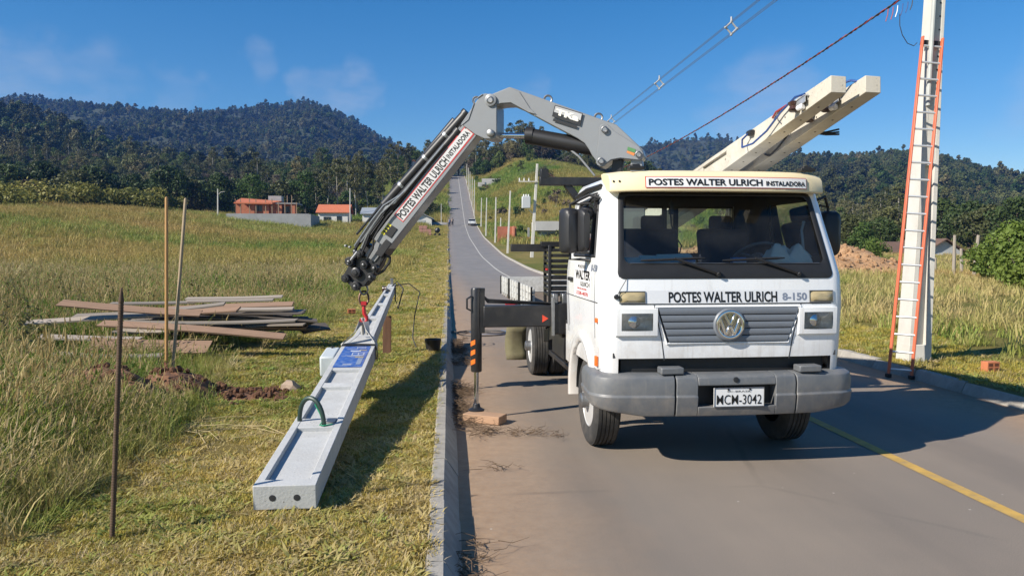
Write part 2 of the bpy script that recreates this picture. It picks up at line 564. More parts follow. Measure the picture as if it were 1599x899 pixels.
def axis_lines(fixed, lo, hi, step0, grow):
    s_ = set(fixed)
    v = max(fixed); st = step0
    while v < hi:
        v += st; st *= grow; s_.add(min(v, hi))
    v = min(fixed); st = step0
    while v > lo:
        v -= st; st *= grow; s_.add(max(v, lo))
    return np.array(sorted(s_))
gx = axis_lines([-2.8, -2.2, -1.6, -1.0, -.5, -.16, -.141, -.139, 2, 4.2, 6.419, 6.421, 6.44, 7, 8], -900, 1100, .35, 1.045)
gy = axis_lines(list(np.arange(-6, 30, .45)), -14, 900, .45, 1.025)
XX, YY = np.meshgrid(gx, gy)
ZZ = gz(XX, YY)
gm = MB()
nx_, ny_ = len(gx), len(gy)
me = bpy.data.meshes.new('ground')
idx_ = np.arange(nx_ * ny_).reshape(ny_, nx_)
quads = np.stack([idx_[:-1, :-1], idx_[:-1, 1:], idx_[1:, 1:], idx_[1:, :-1]], -1).reshape(-1, 4)
me.from_pydata(np.stack([XX, YY, ZZ], -1).reshape(-1, 3).tolist(), [], quads.tolist())
me.materials.append(M_GROUND)
me.polygons.foreach_set('use_smooth', [True] * len(me.polygons))
ground = struct(link('ground', me))

# ------------------------------------------------------------------ road
def road_material():
    m, nt, b = new_mat('dusty_asphalt')
    N, K = nt.nodes.new, nt.links.new
    t = N('ShaderNodeTexCoord')
    sp = N('ShaderNodeSeparateXYZ'); K(t.outputs['Object'], sp.inputs[0])
    def noise(sc, det=6, ro=.6, st=None):
        q = N('ShaderNodeTexNoise'); q.inputs['Scale'].default_value = sc
        q.inputs['Detail'].default_value = det; q.inputs['Roughness'].default_value = ro
        src = t.outputs['Object']
        if st:
            mm = N('ShaderNodeMapping'); mm.inputs['Scale'].default_value = st
            K(src, mm.inputs['Vector']); src = mm.outputs['Vector']
        K(src, q.inputs['Vector']); return q.outputs['Fac']
    def mr(v, a0, a1, b0=0., b1=1.):
        q = N('ShaderNodeMapRange'); K(v, q.inputs['Value'])
        q.inputs['From Min'].default_value = a0; q.inputs['From Max'].default_value = a1
        q.inputs['To Min'].default_value = b0; q.inputs['To Max'].default_value = b1
        return q.outputs['Result']
    def mth(op, a_, b_):
        q = N('ShaderNodeMath'); q.operation = op
        for i_, v_ in enumerate((a_, b_)):
            if isinstance(v_, (int, float)): q.inputs[i_].default_value = v_
            else: K(v_, q.inputs[i_])
        q.use_clamp = True if op in ('MULTIPLY', 'ADD') else False
        return q.outputs[0]
    def mix(f, a_, b_):
        q = N('ShaderNodeMix'); q.data_type = 'RGBA'
        K(f, q.inputs[0])
        for s_, v_ in ((6, a_), (7, b_)):
            if isinstance(v_, tuple): q.inputs[s_].default_value = v_ + (1,)
            else: K(v_, q.inputs[s_])
        return q.outputs[2]
    fin = noise(160, 3, .8)
    mid = noise(.7, 7, .62)
    lng = noise(1.1, 6, .6, (1.0, .07, 1))
    c = mix(mr(fin, .3, .7), (.12, .10, .082), (.34, .285, .232))
    c = mix(mr(mid, .35, .7, 0, .6), c, (.29, .235, .185))
    c = mix(mr(lng, .45, .75, 0, .5), c, (.175, .15, .13))
    # sandy dust gathered along both kerbs
    wob = mr(noise(1.3, 6, .65), 0, 1, -.45, .45)
    xl = mth('ADD', sp.outputs['X'], 0.0)
    q1 = N('ShaderNodeMath'); q1.operation = 'ADD'; K(sp.outputs['X'], q1.inputs[0]); K(wob, q1.inputs[1])
    dl = mr(q1.outputs[0], 1.25, .1, 0, .95)
    q2 = N('ShaderNodeMath'); q2.operation = 'SUBTRACT'; K(sp.outputs['X'], q2.inputs[0]); K(wob, q2.inputs[1])
    dr = mr(q2.outputs[0], 5.2, 6.1, 0, .95)
    dust = mth('ADD', dl, dr)
    dustc = mix(mr(noise(9, 6, .7), .3, .7), (.30, .185, .105), (.43, .29, .18))
    c = mix(mth('MULTIPLY', dust, mr(noise(30, 4, .7), .25, .6, .45, 1)), c, dustc)
    # a few thin darker cracks and tar marks
    vo = N('ShaderNodeTexVoronoi'); vo.feature = 'DISTANCE_TO_EDGE'; vo.inputs['Scale'].default_value = .33
    ds = N('ShaderNodeMix'); ds.data_type = 'VECTOR'; ds.inputs[0].default_value = .06
    nq = N('ShaderNodeTexNoise'); nq.inputs['Scale'].default_value = 2.5; K(t.outputs['Object'], nq.inputs['Vector'])
    K(t.outputs['Object'], ds.inputs[4]); K(nq.outputs['Color'], ds.inputs[5])
    K(ds.outputs[1], vo.inputs['Vector'])
    crk = mth('MULTIPLY', mr(vo.outputs['Distance'], .012, .004), mr(noise(.5, 3), .5, .62, 0, .22))
    c = mix(crk, c, (.05, .045, .04))
    # wheel paths a little darker and smoother than the crown, oil drips between them
    sn = N('ShaderNodeMath'); sn.operation = 'SINE'
    sx_ = N('ShaderNodeMath'); sx_.operation = 'MULTIPLY_ADD'; K(sp.outputs['X'], sx_.inputs[0]); sx_.inputs[1].default_value = 3.6; sx_.inputs[2].default_value = -2.2
    K(sx_.outputs[0], sn.inputs[0])
    trk = mth('MULTIPLY', mr(sn.outputs[0], .2, 1.0, 0, .35), mr(noise(2.2, 6, .6, (1, .12, 1)), .35, .65, .2, 1))
    c = mix(trk, c, (.13, .112, .098))
    vs2 = N('ShaderNodeTexVoronoi'); vs2.inputs['Scale'].default_value = 1.1; K(t.outputs['Object'], vs2.inputs['Vector'])
    oil = mth('MULTIPLY', mr(vs2.outputs['Distance'], .10, .03, 0, .35), mr(noise(.35, 3), .5, .6))
    c = mix(oil, c, (.05, .046, .043))
    c = mix(mr(sp.outputs['Y'], 16, 60, 0, .75), c, mix(mr(mid, .35, .7), (.17, .168, .17), (.23, .225, .22)))      # cleaner grey surface beyond the dusty stretch
    vs3 = N('ShaderNodeTexVoronoi'); vs3.inputs['Scale'].default_value = 3.2; vs3.inputs['Randomness'].default_value = 1; K(t.outputs['Object'], vs3.inputs['Vector'])
    c = mix(mr(vs3.outputs['Distance'], .035, .022, 0, .75), c, (.55, .5, .43))     # stray pale grit
    K(c, b.inputs['Base Color'])
    b.inputs['Roughness'].default_value = .82
    b.inputs['Specular IOR Level'].default_value = .35
    bp = N('ShaderNodeBump'); bp.inputs['Distance'].default_value = .004
    K(fin, bp.inputs['Height']); K(bp.outputs['Normal'], b.inputs['Normal'])
    return m
def strip(name, x0, x1, y0, y1, dz, m, step=2.0, nxs=2):
    ys = np.arange(y0, y1 + step * .5, step)
    xs = np.linspace(x0, x1, nxs)
    mb = MB()
    mb.grid(lambda i, j: (xs[i], ys[j], float(road_z(ys[j])) + dz), len(xs), len(ys))
    return mb.build(name, m, smooth=30, fix=False)
road = struct(strip('road', -.06, 6.36, -14, 330, 0, road_material(), 1.5, 6))
M_YEL = mat('worn_yellow_road_paint', (.50, .31, .07), .8, var=.25, scale=5, dirt=(.2, .18, .15), dirt_amt=.75, dirt_scale=9)
struct(strip('centre_line', 3.75, 3.86, -10, 44, .004, M_YEL, 1.5))
struct(strip('centre_line_far', 3.75, 3.86, 45, 328, .006, mat('worn_white_road_paint', (.52, .50, .44), .8, var=.2, scale=3, dirt=(.22, .21, .2), dirt_amt=.6, dirt_scale=4), 1.5))
# side street towards the houses
def side_street():
    mb = MB()
    xs = np.linspace(-70, -.3, 40)
    P = []
    for j, y in enumerate((171.5, 177.5)):
        for x in xs:
            P.append((x, y, float(gz(x, y, False)) + .12 + (0 if x < -1 else -.1)))
    n = len(xs)
    mb.add(P, [(i, i + 1, n + i + 1, n + i) for i in range(n - 1)])
    return mb.build('side_road', mat('pale_gravel', (.27, .25, .22), .95, var=.2), smooth=30, fix=False)
struct(side_street())

# ------------------------------------------------------------------ kerbs: precast stones with joints near by, one run beyond
M_KERB = mat('weathered_concrete_kerb', (.34, .315, .275), .9, var=.2, scale=7, bump=.004, bscale=70, dirt=(.12, .11, .095), dirt_amt=.7, dirt_scale=3)
kl_poly = [(.085, -.02), (-.02, .138), (-.035, .15), (-.118, .152), (-.13, .14), (-.13, -.09), (.085, -.09)]
kr_poly = [(6.33, -.02), (6.395, .12), (6.41, .135), (6.50, .137), (6.515, .125), (6.515, -.09), (6.33, -.09)]
for nm, poly in (('kerb_left', kl_poly), ('kerb_right', kr_poly)):
    run = MB()
    ys = list(np.arange(30, 330, 3.0))
    n = len(poly)
    P = []
    for y in ys:
        P += [(p[0], y, p[1] + float(road_z(y))) for p in poly]
    F = [(j * n + i, j * n + (i + 1) % n, (j + 1) * n + (i + 1) % n, (j + 1) * n + i) for j in range(len(ys) - 1) for i in range(n)]
    run.add(P, F + [tuple(range(n))])
    kerb = struct(run.build(nm, M_KERB, smooth=25))
    stone = MB().prism(poly, lambda a_, b_: (a_, .004, b_), lambda a_, b_: (a_, .996, b_)).mesh('kerb_stone', M_KERB, 25)
    for k in range(-6, 30):
        o = link('kerb_stone', stone, kerb)
        o.location = (random.uniform(-.004, .004), k, random.uniform(-.004, .004))
        o.rotation_euler = (0, 0, random.uniform(-.003, .003))

# ------------------------------------------------------------------ plants: prototypes
def blades(n, h0, h1, w, spread, lean, seed, curl=.5, seedheads=0.0):
    r = np.random.default_rng(seed)
    V, Fc = [], []
    for k in range(n):
        a = r.uniform(0, 2 * math.pi); d = spread * math.sqrt(r.uniform())
        bx, by = d * math.cos(a), d * math.sin(a)
        h = r.uniform(h0, h1); la = r.uniform(0, 2 * math.pi); ln = lean * r.uniform(.2, 1) * h
        ww = w * r.uniform(.6, 1.3)
        px_, py_ = -math.sin(la + r.uniform(-.8, .8)), math.cos(la)
        o = len(V)
        segs = ((0, 0, 1.0), (.35, .15, 1.0), (.72, .5, .75), (1.0 - curl * .12, 1.0, 0))
        for (t, s_, wf) in segs:
            cx, cy, cz = bx + math.cos(la) * ln * s_, by + math.sin(la) * ln * s_, h * t
            if wf > 0:
                V.append((cx - px_ * ww * wf / 2, cy - py_ * ww * wf / 2, cz)); V.append((cx + px_ * ww * wf / 2, cy + py_ * ww * wf / 2, cz))
            else:
                V.append((cx, cy, cz))
        Fc += [(o, o + 1, o + 3, o + 2), (o + 2, o + 3, o + 5, o + 4), (o + 4, o + 5, o + 6)]
        if r.uniform() < seedheads:
            tx, ty, tz = V[-1]
            o2 = len(V)
            q = h * .16
            for dx_, dy_ in ((.012, 0), (0, .012)):
                V += [(tx - dx_, ty - dy_, tz - q * .3), (tx + dx_, ty + dy_, tz - q * .3), (tx + dx_ * .5 + math.cos(la) * q * .3, ty + dy_ * .5 + math.sin(la) * q * .3, tz + q * .7)]
            Fc += [(o2, o2 + 1, o2 + 2), (o2 + 3, o2 + 4, o2 + 5)]
    return V, Fc
def blade_proto(name, m, *a, **k):
    V, Fc = blades(*a, **k)
    mb = MB(); mb.add(V, Fc)
    return proto(name, mb.mesh(name, m, smooth=0, fix=False))
M_LAWN = leaf_mat('lawn_blades', (.18, .21, .03), (.41, .34, .062), (.55, .42, .12), trans=.3)
M_TALL = leaf_mat('tall_grass_blades', (.16, .25, .045), (.33, .345, .085), (.52, .41, .18), trans=.35)
M_DRY = leaf_mat('dry_grass_blades', (.26, .26, .065), (.45, .355, .115), (.48, .34, .135), trans=.3)
M_STRAW = leaf_mat('straw_blades', (.42, .32, .14), (.56, .44, .22), (.62, .50, .30), trans=.25)
P_LAWN = [blade_proto('lawn_tuft', M_LAWN, 58, .018, .05, .0042, .10, .8, s_) for s_ in (1, 2, 3)] + [blade_proto('lawn_tuft', M_STRAW, 34, .01, .045, .0035, .10, 1.8, 4)]
P_LAWN += [blade_proto('lawn_tuft', M_LAWN, 46, .010, .03, .005, .10, 1.2, 55)]
P_LAWN += [blade_proto('lawn_weed', M_TALL, 16, .02, .05, .02, .06, 2.4, 56)]
P_TALL = [blade_proto('tall_tuft', M_TALL, 30, .22, .62, .0085, .15, .75, s_, seedheads=.18) for s_ in (11, 12, 13)]
P_TALL += [blade_proto('tall_tuft', M_TALL, 24, .18, .52, .018, .15, 1.15, s_) for s_ in (14, 15)]
P_TALL += [blade_proto('tall_tuft', M_STRAW, 26, .25, .8, .008, .17, 1.5, 16, seedheads=.5)]
P_TALL += [blade_proto('tall_tuft', M_STRAW, 24, .05, .22, .009, .22, 3.0, 17)]
P_FIELD = [blade_proto('field_clump', M_DRY, 44, .14, .46, .02, .38, .7, s_, seedheads=.2) for s_ in (21, 22, 23)]
P_FIELDG = [blade_proto('field_clump', M_TALL, 44, .14, .5, .024, .4, .8, s_, seedheads=.1) for s_ in (24, 25, 26)]

def in_view(X, Y, pad=40):
    px = 799.5 + 1200 * (X * math.cos(YAW) - Y * math.sin(YAW)) / (X * math.sin(YAW) + Y * math.cos(YAW))
    return (px > -pad * 3) & (px < 1599 + pad * 3)
def scatter_region(n, x0, x1, y0, y1, keep=None, ypow=1.0):
    X = rng.uniform(x0, x1, n)
    Y = y0 + (y1 - y0) * rng.uniform(0, 1, n) ** ypow
    k = np.ones(n, bool)
    if keep is not None: k = keep(X, Y)
    return X[k], Y[k]
def lay(name, X, Y, scl, tint, protos, pick=None, sink=.01, tilt=.12):
    n = len(X)
    pts = np.stack([X, Y, gz(X, Y) - sink], -1)
    rot = np.stack([rng.normal(0, tilt, n), rng.normal(0, tilt, n), rng.uniform(0, 6.283, n)], -1)
    idx = rng.integers(0, len(protos), n) if pick is None else pick
    return instancer(name, pts, rot, scl, tint, idx, protos)
def edge_x(Y):
    """left limit of the mown verge"""
    return -2.75 - .35 * np.sin(np.asarray(Y) * .55 + 1.2) - .012 * np.asarray(Y) + .25 * (fbm(np.asarray(Y) * .7, 0 * np.asarray(Y), 9) - .5)
HEAPS = [(-3.65, 8.35, .75, .42), (-3.1, 8.75, .52, .34), (-2.15, 8.75, .42, .05), (-2.75, 8.95, .35, .10)]
def bare(X, Y):
    d = np.ones_like(X) * 9
    for hx, hy, hr, hh in HEAPS:
        d = np.minimum(d, np.hypot(X - hx, (Y - hy)) / hr)
    return d
# ---- mown verge
parts_X, parts_Y, parts_S = [], [], []
for n, y0, y1, sc in ((30000, 2.6, 9, .82), (17000, 9, 20, 1.15), (9000, 20, 50, 1.9), (7000, 50, 172, 3.4)):
    X, Y = scatter_region(n, -3.6, -.10, y0, y1, lambda X, Y: (X > edge_x(Y)) & (bare(X, Y) > .8 + .3 * rng.uniform(size=len(X))))
    thin = fbm(X * 1.7, Y * 1.7, 31) + rng.normal(0, .05, len(X))
    k = thin > .29
    X, Y = X[k], Y[k]
    parts_X.append(X); parts_Y.append(Y); parts_S.append(sc * rng.uniform(.5, 1.3, len(X)) * (.55 + .95 * fbm(X * 2.6, Y * 2.6, 33)))
# a few tufts creeping over the kerb stones
X = rng.normal(-.125, .02, 500); Y = rng.uniform(3, 30, 500)
parts_X.append(X); parts_Y.append(Y); parts_S.append(rng.uniform(.5, 1.1, 500))
X, Y, S = map(np.concatenate, (parts_X, parts_Y, parts_S))
tint = .12 + 1.25 * (fbm(X * .8, Y * .8, 41) - .1) + .5 * (fbm(X * 4, Y * 4, 42) - .45) + rng.normal(0, .17, len(X))
tint += .25 * sstep(X, -1.2, -.1)
tint -= .5 * np.exp(-((X + 1.75) ** 2 + (Y - 8.6) ** 2) / 1.2)
pick = rng.choice(6, len(X), p=[.27, .25, .22, .06, .17, .03])
o = lay('lawn_grass', X, Y, S, tint, P_LAWN, pick)
tag(o, 'short mown yellow green grass on the verge beside the left kerb', 'grass')
# ---- tall grass left
parts_X, parts_Y, parts_S = [], [], []
for n, x0, y0, y1, sc in ((7500, -7.5, 2.6, 9, 1.0), (15000, -16, 9, 22, 1.05), (15000, -32, 22, 45, 1.25)):
    X, Y = scatter_region(n, x0, -2.2, y0, y1, lambda X, Y: (X < edge_x(Y) + .15 * rng.normal(size=len(X))) & in_view(X, Y) & (bare(X, Y) > np.where(X < -3.3, .55, .9) + .35 * rng.uniform(size=len(X))))
    parts_X.append(X); parts_Y.append(Y); parts_S.append(sc * rng.uniform(.55, 1.15, len(X)))
X, Y, S = map(np.concatenate, (parts_X, parts_Y, parts_S))
near_edge = sstep(edge_x(Y) - X, 0, 1.2)
S = S * (.55 + .45 * near_edge) * (.65 + .7 * fbm(X * .5, Y * .5, 77))
# the boards press the grass flat
pile = np.maximum(np.abs(X + 3.9) / 2.9, np.abs(Y - 12.6) / 1.15)
k = (pile > 1.0) | (rng.uniform(size=len(X)) < .06)
X, Y, S, near_edge = X[k], Y[k], S[k], near_edge[k]
S = np.where((np.abs(X + 3.9) < 2.6) & (Y > 9.3) & (Y < 11.6), S * .85, S)
tint = .06 + 1.1 * (fbm(X * .22, Y * .22, 51) - .12) + .9 * (fbm(X * 1.2, Y * 1.2, 52) - .45) + rng.normal(0, .2, len(X))
tint += .22 * sstep(Y, 24, 45) - .26 + .35 * (1 - near_edge)
pick = rng.integers(0, 5, len(X))
pick = np.where(rng.uniform(size=len(X)) < .06 + .20 * (1 - near_edge) + .15 * sstep(fbm(X * .8, Y * .8, 58), .48, .62), 5, pick)
pick = np.where(rng.uniform(size=len(X)) < .08 + .25 * (1 - near_edge), 6, pick)
o = lay('tall_grass', X, Y, S, tint, P_TALL, pick, tilt=.2)
tag(o, 'tall uncut green and straw coloured grass left of the verge', 'grass')
# ---- far field left
X, Y = scatter_region(36000, -130, -2.6, 40, 172, lambda X, Y: (X < edge_x(Y)) & in_view(X, Y), .75)
S = rng.uniform(.7, 1.5, len(X)) * (1 + (Y - 40) / 90) * (.6 + .8 * fbm(X * .12, Y * .12, 61))
tint = .10 + 1.3 * (fbm(X * .05 + 3, Y * .09, 62) - .2) + rng.normal(0, .1, len(X))
green = fbm(X * .035 + 7, Y * .06, 66) + rng.normal(0, .06, len(X))
pick = np.where(green > .43, 3, 0) + rng.integers(0, 3, len(X))
o = lay('field_grass', X, Y, S, tint, P_FIELD + P_FIELDG, pick)
tag(o, 'wild meadow of dry and green grass reaching to the brick house', 'grass')
# ---- right field
X, Y = scatter_region(24000, 6.5, 95, 7, 110, lambda X, Y: in_view(X, Y) & (X > .34 * Y) & (X > 6.6), 1.25)
out = X - 6.5
S = rng.uniform(.5, 1.25, len(X)) * (.26 + .52 * sstep(out, 1.3, 3.2)) * (1 + np.maximum(Y - 25, 0) / 60)
k = rng.uniform(size=len(X)) < np.where(Y < 22, 1, .8)
X, Y, S = X[k], Y[k], S[k]
tint = .5 + 1.2 * (fbm(X * .12, Y * .12, 71) - .25) + rng.normal(0, .14, len(X))
pick = np.where(fbm(X * .1, Y * .1, 72) > .66, 3, 0) + rng.integers(0, 3, len(X))
o = lay('field_grass', X, Y, S, tint, P_FIELD + P_FIELDG, pick)
tag(o, 'dry golden grass on the open lot right of the road', 'grass')
X, Y = scatter_region(9000, 6.5, 12, 6, 22, lambda X, Y: in_view(X, Y) & (X > 6.52) & (X < 8.7 + .4 * np.sin(Y)))
o = lay('lawn_grass', X, Y, rng.uniform(.8, 1.6, len(X)), .55 + .5 * (fbm(X, Y, 73) - .4) + rng.normal(0, .1, len(X)), P_LAWN)
tag(o, 'short dry grass along the right kerb below the utility pole', 'grass')
# ---- grassy hill beyond the bend, both sides of the climbing road
X, Y = scatter_region(26000, -40, 120, 110, 300, lambda X, Y: in_view(X, Y) & ((X > 8) | ((X < -.3) & (Y > 178))))
tint = -.02 + 1.2 * (fbm(X * .04, Y * .05, 81) - .25) + rng.normal(0, .12, len(X))
pick = np.where(fbm(X * .05, Y * .05 + 9, 82) > .46, 3, 0) + rng.integers(0, 3, len(X))
o = lay('hill_grass', X, Y, rng.uniform(1.4, 3.2, len(X)), tint, P_FIELD + P_FIELDG, pick)
tag(o, 'rough grass covering the hillside beside the climbing road', 'grass')

# ------------------------------------------------------------------ trees
def crown_mesh(name, m, seed, w, h, z0, ncl, nl, ls, shape=1.0, flat=.8, hollow=.55):
    """many leaf-sized faces in clumps through the crown's volume"""
    r = np.random.default_rng(seed)
    V, Fc = [], []
    lob = r.uniform(.5, 1.25, 7) if w > 5 else r.uniform(.35, 1.35, 7)
    for c in range(ncl):
        a = r.uniform(0, 2 * math.pi); t = r.uniform(0, 1)
        rad = (math.sin(math.pi * min(1, max(0.03, t ** shape))) ** .6) * lob[int(a / 6.2832 * 7) % 7]
        d = rad * (hollow + (1 - hollow) * r.uniform()) if r.uniform() < .85 else rad * r.uniform(0, .6)
        c0 = np.array([w / 2 * d * math.cos(a), w / 2 * d * math.sin(a), z0 + h * t * flat + h * (1 - flat) * .5 + r.normal(0, .02) * h])
        cs = w * r.uniform(.10, .19)
        P = r.normal(0, 1, (nl, 3)); P /= np.linalg.norm(P, axis=1)[:, None]
        P *= (r.uniform(.35, 1, nl) ** .5)[:, None]
        P[:, 2] *= .75
        C_ = c0 + P * cs
        Nn = P + r.normal(0, .45, (nl, 3)); Nn[:, 2] += .25
        Nn /= np.linalg.norm(Nn, axis=1)[:, None]
        U = np.cross(Nn, r.normal(0, 1, (nl, 3))); U /= np.linalg.norm(U, axis=1)[:, None]
        W = np.cross(Nn, U)
        sz = ls * r.uniform(.6, 1.4, nl)
        for k in range(nl):
            o_ = len(V)
            u_ = U[k] * sz[k]; w_ = W[k] * sz[k] * .6
            V += [tuple(C_[k] - u_), tuple(C_[k] + w_ + Nn[k] * sz[k] * .15), tuple(C_[k] + u_), tuple(C_[k] - w_)]
            Fc.append((o_, o_ + 1, o_ + 2, o_ + 3))
    mb = MB(); mb.add(V, Fc)
    return mb.mesh(name, m, smooth=0, fix=False)
def trunk_mb(seed, H, r0, crown_z, w, nb=6, n=7):
    r = np.random.default_rng(seed)
    mb = MB()
    pts = [(0, 0, -.6)]
    x = y = 0
    for t in (.25, .5, .75, 1):
        x += r.normal(0, .03) * H * .5; y += r.normal(0, .03) * H * .5
        pts.append((x, y, H * t))
    mb.tube(pts, [r0 * 1.3, r0, r0 * .8, r0 * .55, r0 * .2], n)
    for k in range(nb):
        t = crown_z / H + (1 - crown_z / H) * r.uniform(0, .75)
        a = r.uniform(0, 6.283)
        b0 = Vector(np.interp(t, [0, .25, .5, .75, 1], [p[i] for p in pts]) for i in range(3))
        ln = w * r.uniform(.25, .42)
        b1 = b0 + Vector((math.cos(a) * ln * .55, math.sin(a) * ln * .55, ln * .35))
        b2 = b0 + Vector((math.cos(a) * ln, math.sin(a) * ln, ln * .85))
        mb.tube([b0, b1, b2], [r0 * .4, r0 * .25, r0 * .08], 5)
    return mb
M_BARK = mat('grey_brown_bark', (.13, .105, .08), .95, var=.25, scale=3, stretch=(4, 4, .6))
M_BARKP = mat('pale_bark', (.34, .31, .26), .9, var=.2, scale=3, stretch=(4, 4, .6))
M_LF = [leaf_mat('dark_forest_leaves', (.024, .045, .014), (.062, .092, .026), (.14, .15, .05), trans=.25),
        leaf_mat('olive_forest_leaves', (.045, .058, .02), (.115, .12, .042), (.21, .18, .08), trans=.25),
        leaf_mat('mid_green_leaves', (.03, .065, .014), (.085, .135, .03), (.18, .20, .06), trans=.3),
        leaf_mat('dry_brown_leaves', (.07, .055, .035), (.15, .115, .07), (.22, .17, .11), trans=.2)]
# kinds: (crown material, width, crown height, crown base, clumps, leaves, leaf size, total height, trunk radius, bark)
TREE_KINDS = [
    dict(m=0, w=9, h=9, z0=1.6, ncl=80, nl=34, ls=.30, H=9, r0=.28, bark=0, label='dark round-crowned'),
    dict(m=2, w=8, h=11, z0=2.2, ncl=80, nl=34, ls=.28, H=13, r0=.26, bark=0, label='tall dark'),
    dict(m=1, w=10.5, h=8, z0=1.4, ncl=80, nl=34, ls=.30, H=8, r0=.28, bark=0, label='broad olive green'),
    dict(m=2, w=6.5, h=7, z0=.9, ncl=60, nl=34, ls=.27, H=7, r0=.2, bark=0, label='bright green leafy'),
    dict(m=1, w=5.5, h=10, z0=7, ncl=50, nl=30, ls=.24, H=16, r0=.16, bark=1, label='slender pale-trunked'),
    dict(m=3, w=7, h=6, z0=2.0, ncl=44, nl=26, ls=.24, H=8, r0=.2, bark=1, label='thin brownish half-bare'),
]
for i_, k in enumerate(TREE_KINDS):
    k['crown'] = crown_mesh('crown', M_LF[k['m']], 100 + i_, k['w'], k['h'], k['z0'], k['ncl'], k['nl'], k['ls'], hollow=.5)
    k['trunk'] = trunk_mb(200 + i_, k['H'], k['r0'], k['z0'], k['w']).mesh('trunk', (M_BARK, M_BARKP)[k['bark']], 60)
    mb = MB()
    cp = bpy.data.meshes.new('tree_both')
    vs1 = [v.co[:] for v in k['crown'].vertices]; fs1 = [tuple(p.vertices) for p in k['crown'].polygons]
    vs2 = [v.co[:] for v in k['trunk'].vertices]; fs2 = [tuple(p.vertices) for p in k['trunk'].polygons]
    mb.add(vs1, fs1, 0); mb.add(vs2, fs2, 1)
    k['proto'] = proto('forest_tree', mb.mesh('forest_tree', [M_LF[k['m']], (M_BARK, M_BARKP)[k['bark']]], smooth=0, fix=False))
    bpy.data.meshes.remove(cp)
FARP = [proto('far_tree', crown_mesh('far_tree', M_LF[mi], 300 + s_, w, h, .4, 30, 24, .58, hollow=.4)) for s_, (mi, w, h) in enumerate(((0, 10, 9), (0, 8, 12), (1, 11, 8), (2, 9, 9), (1, 7, 13)))]

def plant_tree(kind, X, Y, s_, label, group=None, name='tree', cat='tree', z=None):
    k = TREE_KINDS[kind]
    e = empty(name, (X, Y, float(gz(X, Y, False)) if z is None else z), random.uniform(0, 6.28))
    e.scale = (s_ * random.uniform(.9, 1.1), s_ * random.uniform(.9, 1.1), s_)
    link('trunk', k['trunk'], e); link('crown', k['crown'], e)
    return tag(e, label, cat, group)

# ------------------------------------------------------------------ wooded hills
M_HILL = mat('forest_floor', (.035, .045, .02), 1.0, var=.4, scale=.02)
def ridge(name, D0, D1, prof, z0, seed, lift, rough=6.0, nrow=22, px0=-700, px1=2300, curve=1.0, back=.5):
    """a hillside rising from distance D0 to its crest at D1; crest heights measured along the skyline"""
    pxs = np.arange(px0, px1 + 1, 25.0)
    pp = np.array(prof, float)
    ys = np.interp(pxs, pp[:, 0], pp[:, 1]) + lift
    P = np.zeros((nrow + 4, len(pxs), 3))
    for i, (a, b_) in enumerate(zip(pxs, ys)):
        top = atY(a, b_, D1)
        for j in range(nrow + 4):
            t = j / (nrow - 1)
            Y = D0 + (D1 - D0) * t
            X = top.x * Y / D1
            if t <= 1:
                z = z0 + (top.z - z0) * (t ** curve)
            else:
                z = top.z - (top.z - z0) * (t - 1) * back
            P[j, i] = (X, Y, z)
    sc = 1.0 / (D1 * .06)
    tt = np.clip(np.arange(nrow + 4) / (nrow - 1), 0, 1)[:, None]
    env = np.minimum(1, 4 * tt * (1 - tt) + .0)
    P[:, :, 2] += (fbm(P[:, :, 0] * sc, P[:, :, 1] * sc, seed) - .47) * rough * 4 * env
    mb = MB()
    mb.grid(lambda i, j: tuple(P[j, i]), len(pxs), nrow + 4)
    o_ = struct(mb.build(name, M_HILL, smooth=60, fix=False))
    return P, o_
def forest(name, P, n, size, protos, label, weights=None, tint0=.25, tvar=.22, skip=None, tmin=0.0, powt=.8, seed=5, sink=.6):
    nr, ncx = P.shape[0], P.shape[1]
    i = rng.uniform(0, ncx - 1.001, n)
    j = (tmin + (1 - tmin) * rng.uniform(0, 1, n) ** powt) * (nr - 4 - 1) + .0
    i0 = i.astype(int); j0 = j.astype(int); fi = (i - i0)[:, None]; fj = (j - j0)[:, None]
    Q = (P[j0, i0] * (1 - fi) + P[j0, i0 + 1] * fi) * (1 - fj) + (P[j0 + 1, i0] * (1 - fi) + P[j0 + 1, i0 + 1] * fi) * fj
    k = in_view(Q[:, 0], Q[:, 1], 60)
    if skip is not None: k &= ~skip(Q)
    Q = Q[k]
    n = len(Q)
    Q[:, 2] -= sink
    scl = size * rng.uniform(.5, 1.2, n) * (.7 + .6 * rng.uniform(size=n) ** 3)
    rot = np.stack([0 * scl, 0 * scl, rng.uniform(0, 6.283, n)], -1)
    s_ = 1.0 / (size * 45)
    kindn = fbm(Q[:, 0] * s_, Q[:, 1] * s_, seed)
    tint = tint0 + tvar * 4 * (kindn - .47) + rng.normal(0, tvar * .6, n)
    w = np.array(weights if weights is not None else [1] * len(protos), float); w /= w.sum()
    order = np.argsort(np.argsort(kindn + rng.normal(0, .12, n))) / n
    idx = np.searchsorted(np.cumsum(w), order, side='right').clip(0, len(protos) - 1)
    o_ = instancer(name, Q, rot, scl, tint, idx, protos)
    tag(o_, label, 'forest')
    return o_
LEFT_FAR = [(-700, 190), (-300, 160), (-100, 148), (0, 150), (50, 152), (100, 157), (160, 163), (210, 167), (270, 172), (330, 171), (385, 167), (430, 160), (465, 154), (490, 156), (520, 168), (550, 183), (580, 202), (610, 222), (640, 238), (700, 256), (800, 268), (2300, 275)]
LEFT_MID = [(-700, 120), (-200, 150), (-60, 160), (0, 160), (40, 166), (80, 174), (105, 186), (125, 203), (160, 222), (230, 245), (300, 262), (500, 285), (2300, 300)]
